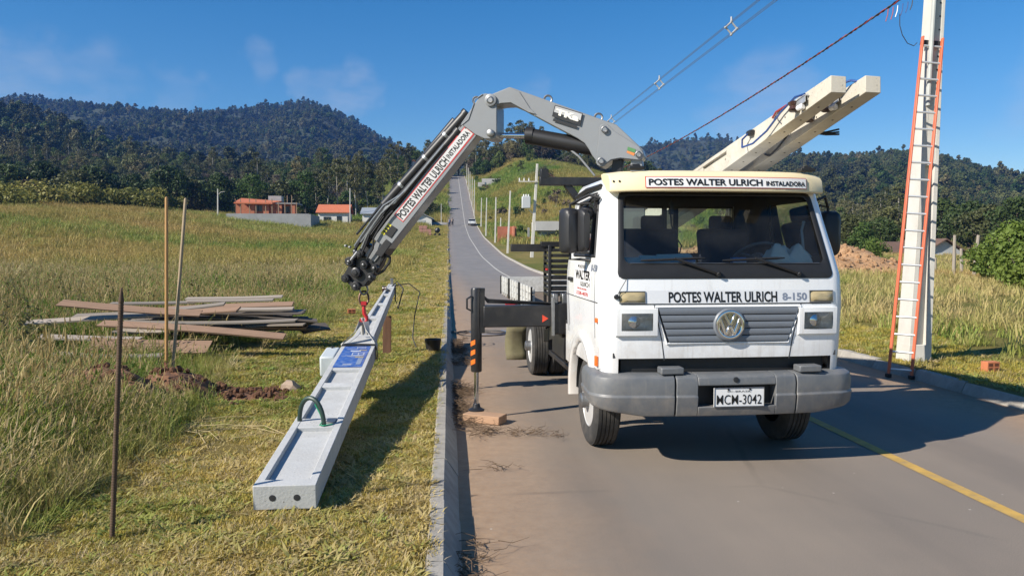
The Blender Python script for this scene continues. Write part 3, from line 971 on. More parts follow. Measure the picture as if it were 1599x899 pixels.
LEFT_NEAR = [(-700, 190), (0, 208), (90, 206), (150, 214), (200, 222), (300, 229), (380, 234), (470, 232), (560, 228), (640, 240), (680, 262), (720, 300), (2300, 330)]
RIGHT_FAR = [(-700, 330), (760, 300), (860, 258), (940, 236), (1000, 224), (1040, 218), (1100, 212), (1145, 215), (1180, 224), (1230, 240), (1300, 258), (1500, 280), (2300, 300)]
RIGHT_MID = [(-700, 330), (900, 300), (1100, 268), (1180, 250), (1240, 241), (1290, 238), (1330, 240), (1400, 234), (1450, 238), (1500, 250), (1540, 262), (1599, 272), (1700, 276), (1900, 260), (2300, 250)]
RIGHT_NEAR = [(-700, 360), (860, 340), (940, 268), (1000, 258), (1080, 264), (1200, 286), (1330, 302), (1400, 312), (1599, 330), (1800, 330), (2300, 320)]
PA, _ = ridge('hills_left_far', 700, 1500, LEFT_FAR, 60, 1, 6, rough=16, px1=1000)
PB, _ = ridge('hills_left', 420, 640, LEFT_MID, 40, 2, 12, rough=6, px1=420)
PC, _ = ridge('hillside_left', 178, 380, LEFT_NEAR, 6.6, 3, 40, rough=1.6, px1=690, curve=1.25)
PD, _ = ridge('hills_right_far', 900, 1600, RIGHT_FAR, 60, 4, 6, rough=14, px0=850)
PE, _ = ridge('hills_right', 330, 800, RIGHT_MID, 14, 5, 9, rough=8, px0=1000)
PF, _ = ridge('hillside_right', 150, 330, RIGHT_NEAR, 1.5, 6, 38, rough=1.5, px0=930, curve=1.2)
forest('distant_forest', PA, 18000, 1.0, FARP, 'far blue-green wooded mountain behind the brick house', tint0=.42, tvar=.3, weights=[3, 1.5, 3, 2, 1])
forest('distant_forest', PB, 3000, 1.05, FARP, 'dark wooded hill at the left edge', tint0=.35, tvar=.3, weights=[3, 1.5, 2, 2, 1])
forest('distant_forest', PD, 6000, 1.15, FARP, 'far wooded ridge between the crane and the carried poles', tint0=.42, tvar=.3, weights=[3, 1.5, 3, 2, 1])
forest('distant_forest', PE, 14000, .8, FARP, 'wooded hill behind the utility pole and ladder', tint0=.45, tvar=.32, weights=[3, 1.5, 3, 2.5, 1])
PR = [k['proto'] for k in TREE_KINDS]
forest('forest', PC, 3200, .74, PR, 'dense wood on the slope behind the left houses', weights=[3, 2, 3, 1.6, 1.2, 1.2], tint0=.45, tvar=.33, tmin=.05, powt=.9,
       skip=lambda Q: (np.abs(799.5 + 1200 * (Q[:, 0] * math.cos(YAW) - Q[:, 1] * math.sin(YAW)) / (Q[:, 0] * math.sin(YAW) + Q[:, 1] * math.cos(YAW)) - 205) < 38) & (Q[:, 1] > 232) & (Q[:, 1] < 285))
forest('forest', PF, 2600, .68, PR, 'dense wood on the slope behind the truck and shed', weights=[2.5, 2, 3, 2.5, .8, 1], tint0=.5, tvar=.33, tmin=.02)

# ================================================================== THE TRUCK
TX, TY, TH = 2.277, 5.947, 0.0278
truck = empty('crane_truck', (TX, TY, 0), TH)
tag(truck, 'white flatbed truck with a grey folding crane mounted behind its cab', 'truck')
_ct, _st = math.cos(TH), math.sin(TH)
def w2t(p):
    dx, dy = p[0] - TX, p[1] - TY
    return Vector((dx * _ct + dy * _st, -dx * _st + dy * _ct, p[2]))
def t2w(p):
    return Vector((TX + p[0] * _ct - p[1] * _st, TY + p[0] * _st + p[1] * _ct, p[2]))

M_WHITE = mat('white_truck_paint', (.80, .81, .82), .28, var=.015, scale=2.5, coat=.5, dirt=(.55, .51, .45), dirt_amt=.28, dirt_scale=1.6, rvar=.06, low_dust=(1.05, .55), streak=.28)
M_CREAM = mat('cream_plastic', (.78, .66, .42), .42, var=.04, scale=4, dirt=(.5, .42, .3), dirt_amt=.25)
M_GREYP = mat('grey_bumper_plastic', (.120, .128, .138), .44, var=.08, scale=5, bump=.0006, bscale=220, dirt=(.34, .31, .27), dirt_amt=.35, dirt_scale=4, low_dust=(.62, .5), streak=.2)
M_GRILL = mat('grille_grey_plastic', (.16, .178, .205), .45, var=.06, scale=8)
M_BLACK = mat('black_rubber', (.016, .016, .017), .55, var=.2, scale=10)
M_BLKP = mat('black_paint', (.018, .018, .02), .38, var=.2, scale=6, dirt=(.10, .09, .075), dirt_amt=.35, dirt_scale=5)
M_TYRE = mat('tyre_rubber', (.035, .034, .033), .85, var=.25, scale=14, dirt=(.17, .145, .12), dirt_amt=.5, dirt_scale=5, bump=.001, bscale=90)
M_RIM = mat('silver_wheel_paint', (.66, .66, .65), .42, metal=.35, var=.1, scale=9, dirt=(.25, .2, .15), dirt_amt=.4)
M_CHROME = mat('chrome', (.75, .76, .78), .12, metal=1.0, var=.04)
M_STEEL = mat('bare_steel', (.30, .30, .30), .42, metal=.9, var=.15, scale=12)
M_DARK = mat('dark_interior', (.05, .052, .056), .75, var=.2, scale=8)
M_SEAT = mat('navy_seat_fabric', (.02, .024, .04), .95, var=.25, scale=20)
M_BTXT = mat('black_sign_vinyl', (.012, .012, .013), .45, var=.1)
M_WTXT = mat('white_sign_vinyl', (.82, .81, .80), .45, var=.03)
M_RED = mat('red_vinyl', (.52, .03, .03), .45, var=.1)
M_ORNG = mat('orange_reflector', (.75, .16, .02), .35, var=.1)
M_AMBER = mat('clouded_lamp_lens', (.42, .34, .19), .25, var=.12, scale=20, coat=.4)
M_GREYC = mat('crane_grey_paint', (.225, .235, .245), .40, var=.06, scale=3, coat=.2, dirt=(.14, .125, .11), dirt_amt=.4, dirt_scale=3)
M_GDK = mat('crane_charcoal_paint', (.017, .017, .019), .42, var=.2, scale=6, dirt=(.06, .05, .04), dirt_amt=.25)
def glass_mat(name, tint, rough=.02, fac=.10):
    m, nt, b = new_mat(name)
    N, K = nt.nodes.new, nt.links.new
    tr = N('ShaderNodeBsdfTransparent'); tr.inputs[0].default_value = tint + (1,)
    gl = N('ShaderNodeBsdfGlossy'); gl.inputs['Roughness'].default_value = rough
    fr = N('ShaderNodeFresnel'); fr.inputs['IOR'].default_value = 1.5
    n_ = N('ShaderNodeTexNoise'); n_.inputs['Scale'].default_value = 3; n_.inputs['Detail'].default_value = 6
    tcn = N('ShaderNodeTexCoord'); K(tcn.outputs['Object'], n_.inputs['Vector'])
    ms = N('ShaderNodeMixShader')
    K(fr.outputs[0], ms.inputs[0]); K(tr.outputs[0], ms.inputs[1]); K(gl.outputs[0], ms.inputs[2])
    df = N('ShaderNodeBsdfDiffuse'); df.inputs[0].default_value = (.6, .58, .54, 1)
    mr = N('ShaderNodeMapRange'); mr.inputs['From Min'].default_value = .4; mr.inputs['From Max'].default_value = .75
    mr.inputs['To Min'].default_value = .005; mr.inputs['To Max'].default_value = fac * .4
    K(n_.outputs['Fac'], mr.inputs['Value'])
    m2 = N('ShaderNodeMixShader')
    K(mr.outputs['Result'], m2.inputs[0]); K(ms.outputs[0], m2.inputs[1]); K(df.outputs[0], m2.inputs[2])
    K(m2.outputs[0], nt.nodes['Material Output'].inputs['Surface'])
    return m
M_GLASS = glass_mat('windscreen_glass', (.90, .94, .92), fac=.08)
M_LENS = glass_mat('headlight_lens', (.9, .92, .92), .12, .5)

# ---- cab shell ---------------------------------------------------------------
ZK = [.78, 1.02, 1.35, 1.57, 1.70, 2.26, 2.34, 2.40, 2.43]
def Fz(z): return float(np.interp(z, ZK, [.15, .135, .125, .15, .20, .44, .48, .54, .66]))
def Wz(z): return float(np.interp(z, ZK, [1.02, 1.03, 1.04, 1.035, 1.02, .955, .94, .90, .80]))
def Rz(z): return float(np.interp(z, ZK, [1.85, 1.85, 1.85, 1.85, 1.85, 1.83, 1.81, 1.76, 1.66]))
Z_LINES = [.78, .905, 1.02, 1.2, 1.35, 1.46, 1.565, 1.60, 1.73, 1.85, 2.0, 2.12, 2.225, 2.262, 2.32, 2.36, 2.40, 2.425, 2.435]
XW = .865            # half width of the windscreen opening
def xw(z): return float(np.interp(z, [1.565, 2.262], [.905, .835]))
def cab_section(z, inset=0.0):
    W = Wz(z) - inset; Fy = Fz(z) + inset; Ry = Rz(z) - inset
    cf = .115 if z < 1.6 else .10
    pts = []
    x1 = min(xw(z), W - cf * .75)
    bulge = lambda x: Fy + .035 * (abs(x) / W) ** 3
    for k in range(5):
        x = x1 * k / 4
        pts.append((x, bulge(x)))
    xs, ys_ = x1, bulge(x1)
    ye = Fy + .17
    for k in range(1, 6):          # rounded corner
        t = k / 5 * math.pi / 2
        pts.append((xs + (W - xs) * math.sin(t), ys_ + (ye - ys_) * (1 - math.cos(t))))
    wf = float(np.interp(z, [1.57, 2.26], [.50, .66])) if z > 1.5 else .50
    wf = max(wf, ye + .04)
    pts.append((W, wf))            # front edge of the side window
    pts.append((W, .80)); pts.append((W, 1.13))
    pts.append((W, 1.46)); pts.append((W, 1.60))   # rear edge of side window
    pts.append((W, Ry - .10))
    pts.append((W - .03, Ry - .03)); pts.append((W - .10, Ry))
    pts.append((.72, Ry)); pts.append((.36, Ry)); pts.append((0, Ry))
    return pts
NS = len(cab_section(1.2))
def cab_ring(z, inset=0.0):
    h = cab_section(z, inset)
    ring = h + [(-x, y) for x, y in reversed(h[1:-1])]
    return [(x, y, z) for x, y in ring]
def cab_open(i, j):
    n = 2 * NS - 2
    q = i if i < NS - 1 else n - 1 - i       # mirrored segment index
    z0, z1 = Z_LINES[j], Z_LINES[j + 1]
    if q < 4 and z0 >= 1.56 and z1 <= 2.263: return True           # windscreen
    if 10 <= q <= 12 and z0 >= 1.72 and z1 <= 2.23: return True      # side windows
    if q >= 18 - 0 and q <= 19 and z0 >= 1.72 and z1 <= 2.23: return True   # rear window
    if q < 4 and z1 <= .91: return True             # air gap above the bumper
    return False
def cab_shell(inset, top=True):
    mb = MB()
    rings = [cab_ring(z - (inset if z > 2.3 else 0), inset) for z in Z_LINES]
    n = len(rings[0])
    P = [p for r_ in rings for p in r_]
    F = []
    for j in range(len(Z_LINES) - 1):
        for i in range(n):
            if cab_open(i, j): continue
            F.append((j * n + i, j * n + (i + 1) % n, (j + 1) * n + (i + 1) % n, (j + 1) * n + i))
    F.append(tuple((len(rings) - 1) * n + i for i in range(n)))
    mb.add(P, F)
    return mb
cab = cab_shell(0).build('cab', M_WHITE, truck, smooth=50)
cab_shell(.035).build('cab_lining', M_DARK, cab, smooth=50)
# floor of cab
MB().box((0, .98, .93), (1.9, 1.62, .04)).build('cab_floor', M_DARK, cab)
def front_pt(x, z, off=0.0):
    """point on the outer front skin of the cab"""
    W = Wz(z)
    y = Fz(z) + .035 * (abs(x) / W) ** 3
    return (x, y - off, z)
# ---- windscreen
def ws(u, v, off):
    z = 1.565 + (2.262 - 1.565) * v
    return front_pt(xw(z) * u, z, off)
g = MB(); g.grid(lambda i, j: ws(-1 + 2 * i / 12, (j + .0) / 8, -.012), 13, 9)
wsc = g.build('windscreen', M_GLASS, truck, smooth=80, fix=False)
def rounded_frame(u0, u1, v0, v1, r, n=6):
    pts = []
    for cx, cy, a0 in ((u1 - r, v0 + r * 1.3, -90), (u1 - r, v1 - r * 1.3, 0), (u0 + r, v1 - r * 1.3, 90), (u0 + r, v0 + r * 1.3, 180)):
        for k in range(n + 1):
            t = R(a0 + 90 * k / n)
            pts.append((cx + r * math.cos(t), cy + r * 1.3 * math.sin(t)))
    return pts
def frame_between(outer, inner, fn):
    mb = MB(); n = len(outer)
    P = [fn(*p) for p in outer] + [fn(*p) for p in inner]
    mb.add(P, [(i, (i + 1) % n, n + (i + 1) % n, n + i) for i in range(n)])
    return mb
of = rounded_frame(-1.012, 1.012, -.02, 1.01, .06)
inf = rounded_frame(-.955, .955, .16, .965, .06)
fb = MB()
n_ = len(of)
# black surround, subdivided so that it follows the curved glass
rows = []
for k in range(5):
    t = k / 4
    rows.append([(o_[0] * (1 - t) + i2[0] * t, o_[1] * (1 - t) + i2[1] * t) for o_, i2 in zip(of, inf)])
def densify(row, m_=4):
    out_ = []
    for i in range(len(row)):
        a, b_ = row[i], row[(i + 1) % len(row)]
        d = math.hypot(a[0] - b_[0], a[1] - b_[1])
        k = 14 if d > .3 else 1
        for q in range(k):
            out_.append((a[0] + (b_[0] - a[0]) * q / k, a[1] + (b_[1] - a[1]) * q / k))
    return out_
rows = [densify(r_) for r_ in rows]
n_ = len(rows[0])
P = [ws(u, v, .005 + (.006 if 0 < k_ < 4 else 0)) for k_, r_ in enumerate(rows) for u, v in r_]
fb.add(P, [(k * n_ + i, k * n_ + (i + 1) % n_, (k + 1) * n_ + (i + 1) % n_, (k + 1) * n_ + i) for k in range(4) for i in range(n_)])
fb.build('windscreen_seal', M_BLACK, wsc, smooth=40)
# chrome-like thin bright bead under the glass
MB().tube([ws(u, .158, .014) for u in np.linspace(-.9, .9, 17)], .0035, 6).build('bead', M_STEEL, wsc)
# ---- wipers
for (xa, xb, xe) in ((-.09, -.62, .0), (.60, .16, 0)):
    wp = MB()
    base = Vector(ws(xa / .9, .045, .03))
    mid_ = Vector(ws((xa - .36) / .9, .215, .045))
    wp.tube([base, base + (mid_ - base) * .3, mid_], [.019, .017, .011], 6)
    wp.lathe([(.022, 0), (.022, .03), (.012, .045)], Vector(base) + Vector((0, .025, 0)), (0, -1, -.2), 12)
    w_o = wp.build('wiper', M_BLACK, truck)
    MB().tube([Vector(ws((xa - .36 + d_) / .9, .205 + .016 * math.sin(d_ * 4), .032)) for d_ in np.linspace(-.28, .26, 9)], [.006] + [.012] * 7 + [.006], 6).build('wiper_blade', M_BLACK, w_o)

# ---- front panel: seams, grille, emblem, lamps
M_SEAM = mat('panel_gap', (.05, .05, .052), .8)
def strip_on_front(name, pts, w, m, off=.0015, parent=cab):
    mb = MB()
    P = []
    for i, (x, z) in enumerate(pts):
        a = pts[max(0, i - 1)]; b_ = pts[min(len(pts) - 1, i + 1)]
        tx, tz = b_[0] - a[0], b_[1] - a[1]
        l_ = math.hypot(tx, tz); nxx, nzz = -tz / l_, tx / l_
        P.append(front_pt(x + nxx * w / 2, z + nzz * w / 2, off)); P.append(front_pt(x - nxx * w / 2, z - nzz * w / 2, off))
    mb.add(P, [(2 * i, 2 * i + 1, 2 * i + 3, 2 * i + 2) for i in range(len(pts) - 1)])
    return mb.build(name, m, parent, smooth=60, fix=False)
strip_on_front('panel_seam', [(x, 1.346) for x in np.linspace(-.89, .89, 19)], .009, M_SEAM)
for s_ in (-1, 1):
    strip_on_front('panel_seam', [(s_ * .62, 1.34), (s_ * .60, 1.25), (s_ * .555, 1.06), (s_ * .53, .89)], .009, M_SEAM)
# light grey band behind the lettering
strip_on_front('lettering_band', [(x, 1.405) for x in np.linspace(-.87, .87, 19)], .105, mat('pale_grey_band', (.69, .70, .72), .3, var=.02, coat=.4), .001)
GT = [(-.60, 1.315), (.60, 1.315), (.515, 1.035), (-.515, 1.035)]
def gpt(u, v, off):
    z = 1.315 - (1.315 - 1.035) * v
    hw = .60 + (.505 - .60) * v
    return front_pt(u * hw, z, off)
gb = MB(); gb.grid(lambda i, j: gpt(-1 + 2 * i / 8, j / 4, .003), 9, 5)
grille = gb.build('grille', M_BLACK, truck, smooth=60)
for k in range(5):
    sl = MB()
    v0, v1 = (k + .03) / 5, (k + .96) / 5
    prof = [(v0, .004), (v0 + .012, .017), (v0 + (v1 - v0) * .5, .024), (v1 - .012, .017), (v1, .004)]
    us = np.linspace(-1, 1, 9) * .985
    P = [gpt(u, v, o_) for (v, o_) in prof for u in us]
    nn = len(us)
    sl.add(P, [(a * nn + i, a * nn + i + 1, (a + 1) * nn + i + 1, (a + 1) * nn + i) for a in range(4) for i in range(nn - 1)])
    sl.build('slat', M_GRILL, grille, smooth=40)
# grille surround, a slight raised lip
lip = [gpt(u, v, .006) for u, v in ((-1.02, -.03), (1.02, -.03), (1.02, 1.03), (-1.02, 1.03))]
lipb = MB(); lipb.tube([lip[0], lip[1], lip[2], lip[3]], .010, 6, closed=True)
lipb.build('grille_lip', M_WHITE, grille)
# emblem
eo = Vector(front_pt(0, 1.178, .012))
em = MB(); em.lathe([(.135, 0), (.135, .018), (.125, .028), (.112, .028), (.108, .020), (0, .020)], eo, (0, -1, 0), 40)
emb = em.build('emblem', M_GRILL, truck, smooth=40)
rg = MB(); rg.lathe([(.096, .021), (.096, .032), (.106, .036), (.117, .032), (.117, .021)], eo, (0, -1, 0), 40)
rg.build('emblem_ring', M_CHROME, emb, smooth=50)
lt = MB()
def stroke(a, b_, w=.021):
    lt.bar((eo.x + a[0], eo.y - .026, eo.z + a[1]), (eo.x + b_[0], eo.y - .026, eo.z + b_[1]), .012, w, up=(b_[1] - a[1], 0, -(b_[0] - a[0])))
r_ = .098
stroke((-.047, .086), (-.004, -.002)); stroke((.047, .086), (.004, -.002))
stroke((-.084, .050), (-.036, -.086)); stroke((.084, .050), (.036, -.086))
stroke((-.036, -.086), (-.003, -.012)); stroke((.036, -.086), (.003, -.012))
lt.build('emblem_letters', M_CHROME, emb, bevel=.003)
# headlights with their recessed housings
M_REFL = mat('headlight_reflector', (.56, .56, .54), .5, metal=.35, var=.3, scale=30)
M_HOUS = mat('headlight_housing_grey', (.60, .62, .64), .4, var=.04)
for s_ in (-1, 1):
    cx, cz = s_ * .765, 1.205
    w_, h_ = .255, .140
    rec = MB()
    def hp(x, z, off): return Vector(front_pt(x, z, off))
    O = [(cx - w_ / 2 - .045, cz - h_ / 2 - .045), (cx + w_ / 2 + .045, cz - h_ / 2 - .045), (cx + w_ / 2 + .045, cz + h_ / 2 + .04), (cx - w_ / 2 - .045, cz + h_ / 2 + .04)]
    I = [(cx - w_ / 2, cz - h_ / 2), (cx + w_ / 2, cz - h_ / 2), (cx + w_ / 2, cz + h_ / 2), (cx - w_ / 2, cz + h_ / 2)]
    O2 = [(cx + (x - cx) * .97, cz + (z - cz) * .96) for x, z in O]
    P = [hp(x, z, .002) for x, z in O] + [hp(x, z, .028) for x, z in O2] + [hp(x, z, .034) for x, z in I] + [hp(x, z, .004) for x, z in I]
    rec.add(P, [(a * 4 + i, a * 4 + (i + 1) % 4, (a + 1) * 4 + (i + 1) % 4, (a + 1) * 4 + i) for a in range(3) for i in range(4)])
    hl = rec.build('headlight', M_WHITE, truck, smooth=20)
    rf = MB()
    # bowl: a shallow faceted mirror behind the lens
    rf.grid(lambda i, j: hp(cx + w_ * (-.5 + i / 8), cz + h_ * (-.5 + j / 6), .005 + .026 * min(1, ((i - 4) / 4) ** 2 * .8 + ((j - 3) / 3) ** 2 * .7)), 9, 7)
    rf.build('reflector', M_REFL, hl, smooth=70)
    ln = MB()
    ln.grid(lambda i, j: hp(cx + w_ * (-.5 + i / 32), cz + h_ * (-.5 + j / 6), .033 + .010 * (1 - ((i - 16) / 16) ** 4) * (1 - ((j - 3) / 3) ** 4) + (.002 if i % 2 else 0)), 33, 7)
    ln.build('lens', M_LENS, hl, smooth=60)
    bl = MB(); bl.lathe([(.045, 0), (.05, .006), (.03, .016), (.0, .02)], hp(cx - .02, cz, .008), (0, -1, 0), 16)
    bl.build('bulb', M_CHROME, hl)
    # clouded turn lamp above
    cx2, cz2 = s_ * .80, 1.402
    tl = MB()
    tl.grid(lambda i, j: hp(cx2 + .205 * (-.5 + i / 6), cz2 + .088 * (-.5 + j / 4), .002 + .022 * (1 - abs((i - 3) / 3) ** 6) * (1 - abs((j - 2) / 2) ** 6)), 7, 5)
    t_o = tl.build('turn_lamp', M_AMBER, truck, smooth=40)
    MB().tube([hp(cx2 + a, cz2 + b_, .006) for a, b_ in ((-.105, -.046), (.105, -.046), (.105, .046), (-.105, .046))], .005, 6, closed=True).build('lamp_rim', M_GREYP, t_o)
# lettering on the front
def on_front(x0, z0, off=.003):
    return lambda u, v: front_pt(x0 + u, z0 + v, off)
lettering('lettering', 'POSTES WALTER ULRICH', .915, .088, on_front(.055 - .10, 1.402), M_BTXT, cab, bold=.028)
M_OUTL = mat('grey_blue_outline', (.20, .23, .30), .4)
lettering('model_lettering', '8-150', .215, .062, on_front(.565, 1.402), M_OUTL, cab, bold=.03)

# ---- sun visor and its sign
vis = MB()
vsec = [(.255, 2.275), (.262, 2.262), (.30, 2.262), (.44, 2.30), (.56, 2.40), (.60, 2.455), (.53, 2.458), (.39, 2.445), (.315, 2.425), (.272, 2.38)]
xs = list(np.linspace(-.93, .93, 15))
def vsweep(x):
    k = abs(x) / .93
    b_ = .10 * k ** 4 + .035 * k ** 2
    sc_ = 1 - .10 * k ** 8
    return [(x, y + b_, 2.26 + (z - 2.26) * sc_) for y, z in vsec]
P = []
for x in xs: P += vsweep(x)
n_ = len(vsec)
F = [(a * n_ + i, a * n_ + (i + 1) % n_, (a + 1) * n_ + (i + 1) % n_, (a + 1) * n_ + i) for a in range(len(xs) - 1) for i in range(n_)]
F += [tuple(range(n_)), tuple((len(xs) - 1) * n_ + i for i in range(n_))]
vis.add(P, F)
visor = vis.build('sun_visor', M_CREAM, truck, bevel=.012, smooth=40)
def vis_pt(x, z, off):
    k = abs(x) / .93
    return (x, float(np.interp(z, [2.262, 2.275, 2.38, 2.425], [.262, .255, .272, .315])) + .10 * k ** 4 + .035 * k ** 2 - off, z)
def plate_on(fn, x0, x1, z0, z1, off, m, name, parent, nu=15, nv=3):
    mb = MB(); mb.grid(lambda i, j: fn(x0 + (x1 - x0) * i / (nu - 1), z0 + (z1 - z0) * j / (nv - 1), off), nu, nv)
    return mb.build(name, m, parent, smooth=60, fix=False)
sg = plate_on(vis_pt, -.655, .745, 2.292, 2.386, .006, M_RED, 'visor_sign', visor, 15, 4)
plate_on(vis_pt, -.649, .739, 2.298, 2.380, .0085, M_WTXT, 'sign_face', sg if False else visor, 15, 4)
lettering('lettering', 'POSTES WALTER ULRICH', .96, .055, lambda u, v: vis_pt(-.15 + u, 2.339 + v, .0115), M_BTXT, visor, bold=.03)
lettering('lettering', 'INSTALADORA', .365, .040, lambda u, v: vis_pt(.545 + u, 2.334 + v, .0115), M_BTXT, visor, bold=.03)
for s_ in (-.70, .80):
    ml = MB(); ml.box((s_, .44, 2.466), (.13, .08, .03)); ml.box((s_, .44, 2.486), (.09, .05, .03), taper=.7)
    ml.build('marker_lamp', M_BLACK, visor, bevel=.006)
for k in range(2):
    MB().lathe([(.009, 0), (.009, .004), (0, .006)], vis_pt(-.90 + .045 * k, 2.35, .0), (-.3, -1, 0), 10).build('screw', M_BLACK, visor)

# ---- bumper
bs = [(.02, .445), (-.022, .452), (-.040, .50), (-.054, .612), (-.043, .622), (-.047, .715), (-.034, .762), (.0, .783), (.12, .788), (.12, .44)]
def bump_path(s_):
    """plan of the bumper, s_ from 0 (middle) to 1 (rear end of the side wrap)"""
    if s_ < .62:
        x = 1.0 * s_ / .62 * .90
        return Vector((x, .045 + .06 * (x / .9) ** 2, 0)), Vector((.12 * x, -1, 0)).normalized()
    if s_ < .80:
        t = (s_ - .62) / .18 * math.pi / 2
        c = Vector((.90, .285, 0)); d = Vector((math.sin(t), -math.cos(t), 0))
        return c + Vector((d.x * .18, d.y * .18, 0)), d
    t = (s_ - .80) / .20
    return Vector((1.08 - .03 * t, .285 + .43 * t, 0)), Vector((1, 0, 0))
def bumper_piece(s0, s1, n, sgn):
    mb = MB(); P = []
    for k in range(n):
        q = s0 + (s1 - s0) * k / (n - 1)
        p, d = bump_path(abs(q))
        sg_ = sgn if sgn else (1 if q >= 0 else -1)
        drop = .0
        for (o_, z) in bs:
            z2 = z + (.11 * max(0, (abs(q) - .5) / .5) if z < .5 else (.05 * max(0, (abs(q) - .5) / .5) if z < .6 else 0)) 
            w = p - d * (o_ + .0)
            P.append((w.x * sg_, w.y, z2))
    m_ = len(bs)
    F = [(a * m_ + i, a * m_ + (i + 1) % m_, (a + 1) * m_ + (i + 1) % m_, (a + 1) * m_ + i) for a in range(n - 1) for i in range(m_)]
    F += [tuple(range(m_)), tuple((n - 1) * m_ + i for i in range(m_))]
    mb.add(P, F); return mb
# middle section in three pieces round the number-plate opening
bumper_mid = MB()
def mid_section(x0, x1, zlo, zhi, n=7):
    sec = [q for q in bs if zlo - 1e-6 <= q[1] <= zhi + 1e-6 or q[0] == .12]
    P = []
    for k in range(n):
        x = x0 + (x1 - x0) * k / (n - 1)
        y = .045 + .06 * (x / .9) ** 2
        for (o_, z) in sec2: P.append((x, y + o_, z))
    m_ = len(sec2)
    F = [(a * m_ + i, a * m_ + (i + 1) % m_, (a + 1) * m_ + (i + 1) % m_, (a + 1) * m_ + i) for a in range(n - 1) for i in range(m_)]
    F += [tuple(range(m_)), tuple((n - 1) * m_ + i for i in range(m_))]
    bumper_mid.add(P, F)
sec2 = bs
mid_section(-.465, -.29, 0, 1); mid_section(.36, .535, 0, 1)
sec2 = [(.02, .445), (-.022, .452), (-.040, .50), (-.045, .53), (.12, .53), (.12, .44)]
mid_section(-.29, .36, 0, 1)
sec2 = [(.02, .70), (-.046, .70), (-.047, .715), (-.034, .762), (.0, .783), (.12, .788), (.12, .70)]
mid_section(-.29, .36, 0, 1)
bumper = bumper_mid.build('bumper', M_GREYP, truck, bevel=.006, smooth=40)
for s_, q0 in ((1, .375), (-1, .328)):
    bumper_piece(q0, 1.0, 22, s_).build('bumper_corner', M_GREYP, truck, bevel=.006, smooth=40)
# recess behind the plate
rc = MB(); rc.box((.035, .12, .615), (.66, .02, .18)); rc.build('plate_recess', M_BLACK, bumper)
pl = MB(); pl.box((.045, .0, .605), (.42, .008, .155))
plate = pl.build('number_plate', mat('plate_white', (.74, .74, .74), .4, var=.04), truck, bevel=.003)
fr_ = MB(); fr_.tube([(.045 + a * .207, -.006, .605 + b_ * .075) for a, b_ in ((-1, -1), (1, -1), (1, 1), (-1, 1))], .004, 6, closed=True)
fr_.build('plate_rim', M_STEEL, plate)
on_plate = lambda x0, z0: (lambda u, v: (.045 + x0 + u, -.0065, .605 + z0 + v))
lettering('plate_characters', 'MCM-3042', .375, .078, on_plate(0, -.018), M_BTXT, plate, bold=.002)
lettering('plate_town', 'SC-BRASIL', .20, .014, on_plate(0, .048), M_BTXT, plate, bold=.0)
for s_ in (-.09, .09):
    MB().lathe([(.008, 0), (.008, .005), (0, .007)], (.045 + s_, -.004, .668), (0, -1, 0), 10).build('plate_bolt', M_BLACK, plate)
# steps above the bumper; a black sheet stands in for the gap's shade
gp = MB(); gp.grid(lambda i, j: (-.87 + 1.74 * i / 12, .20 + .03 * ((i - 6) / 6) ** 4, .74 + .20 * j), 13, 2)
gp.build('gap_backing', M_BLACK, truck, smooth=60)
for s_ in (-.44, .72):
    MB().box((s_ - .05, .10, .815), (.19, .12, .055)).build('step_pad', M_GREYP, bumper, bevel=.01)
MB().lathe([(.022, 0), (.022, .008), (.01, .01)], (.02, .005, .745), (0, -1, .2), 12).build('bumper_screw', M_BLACK, bumper)

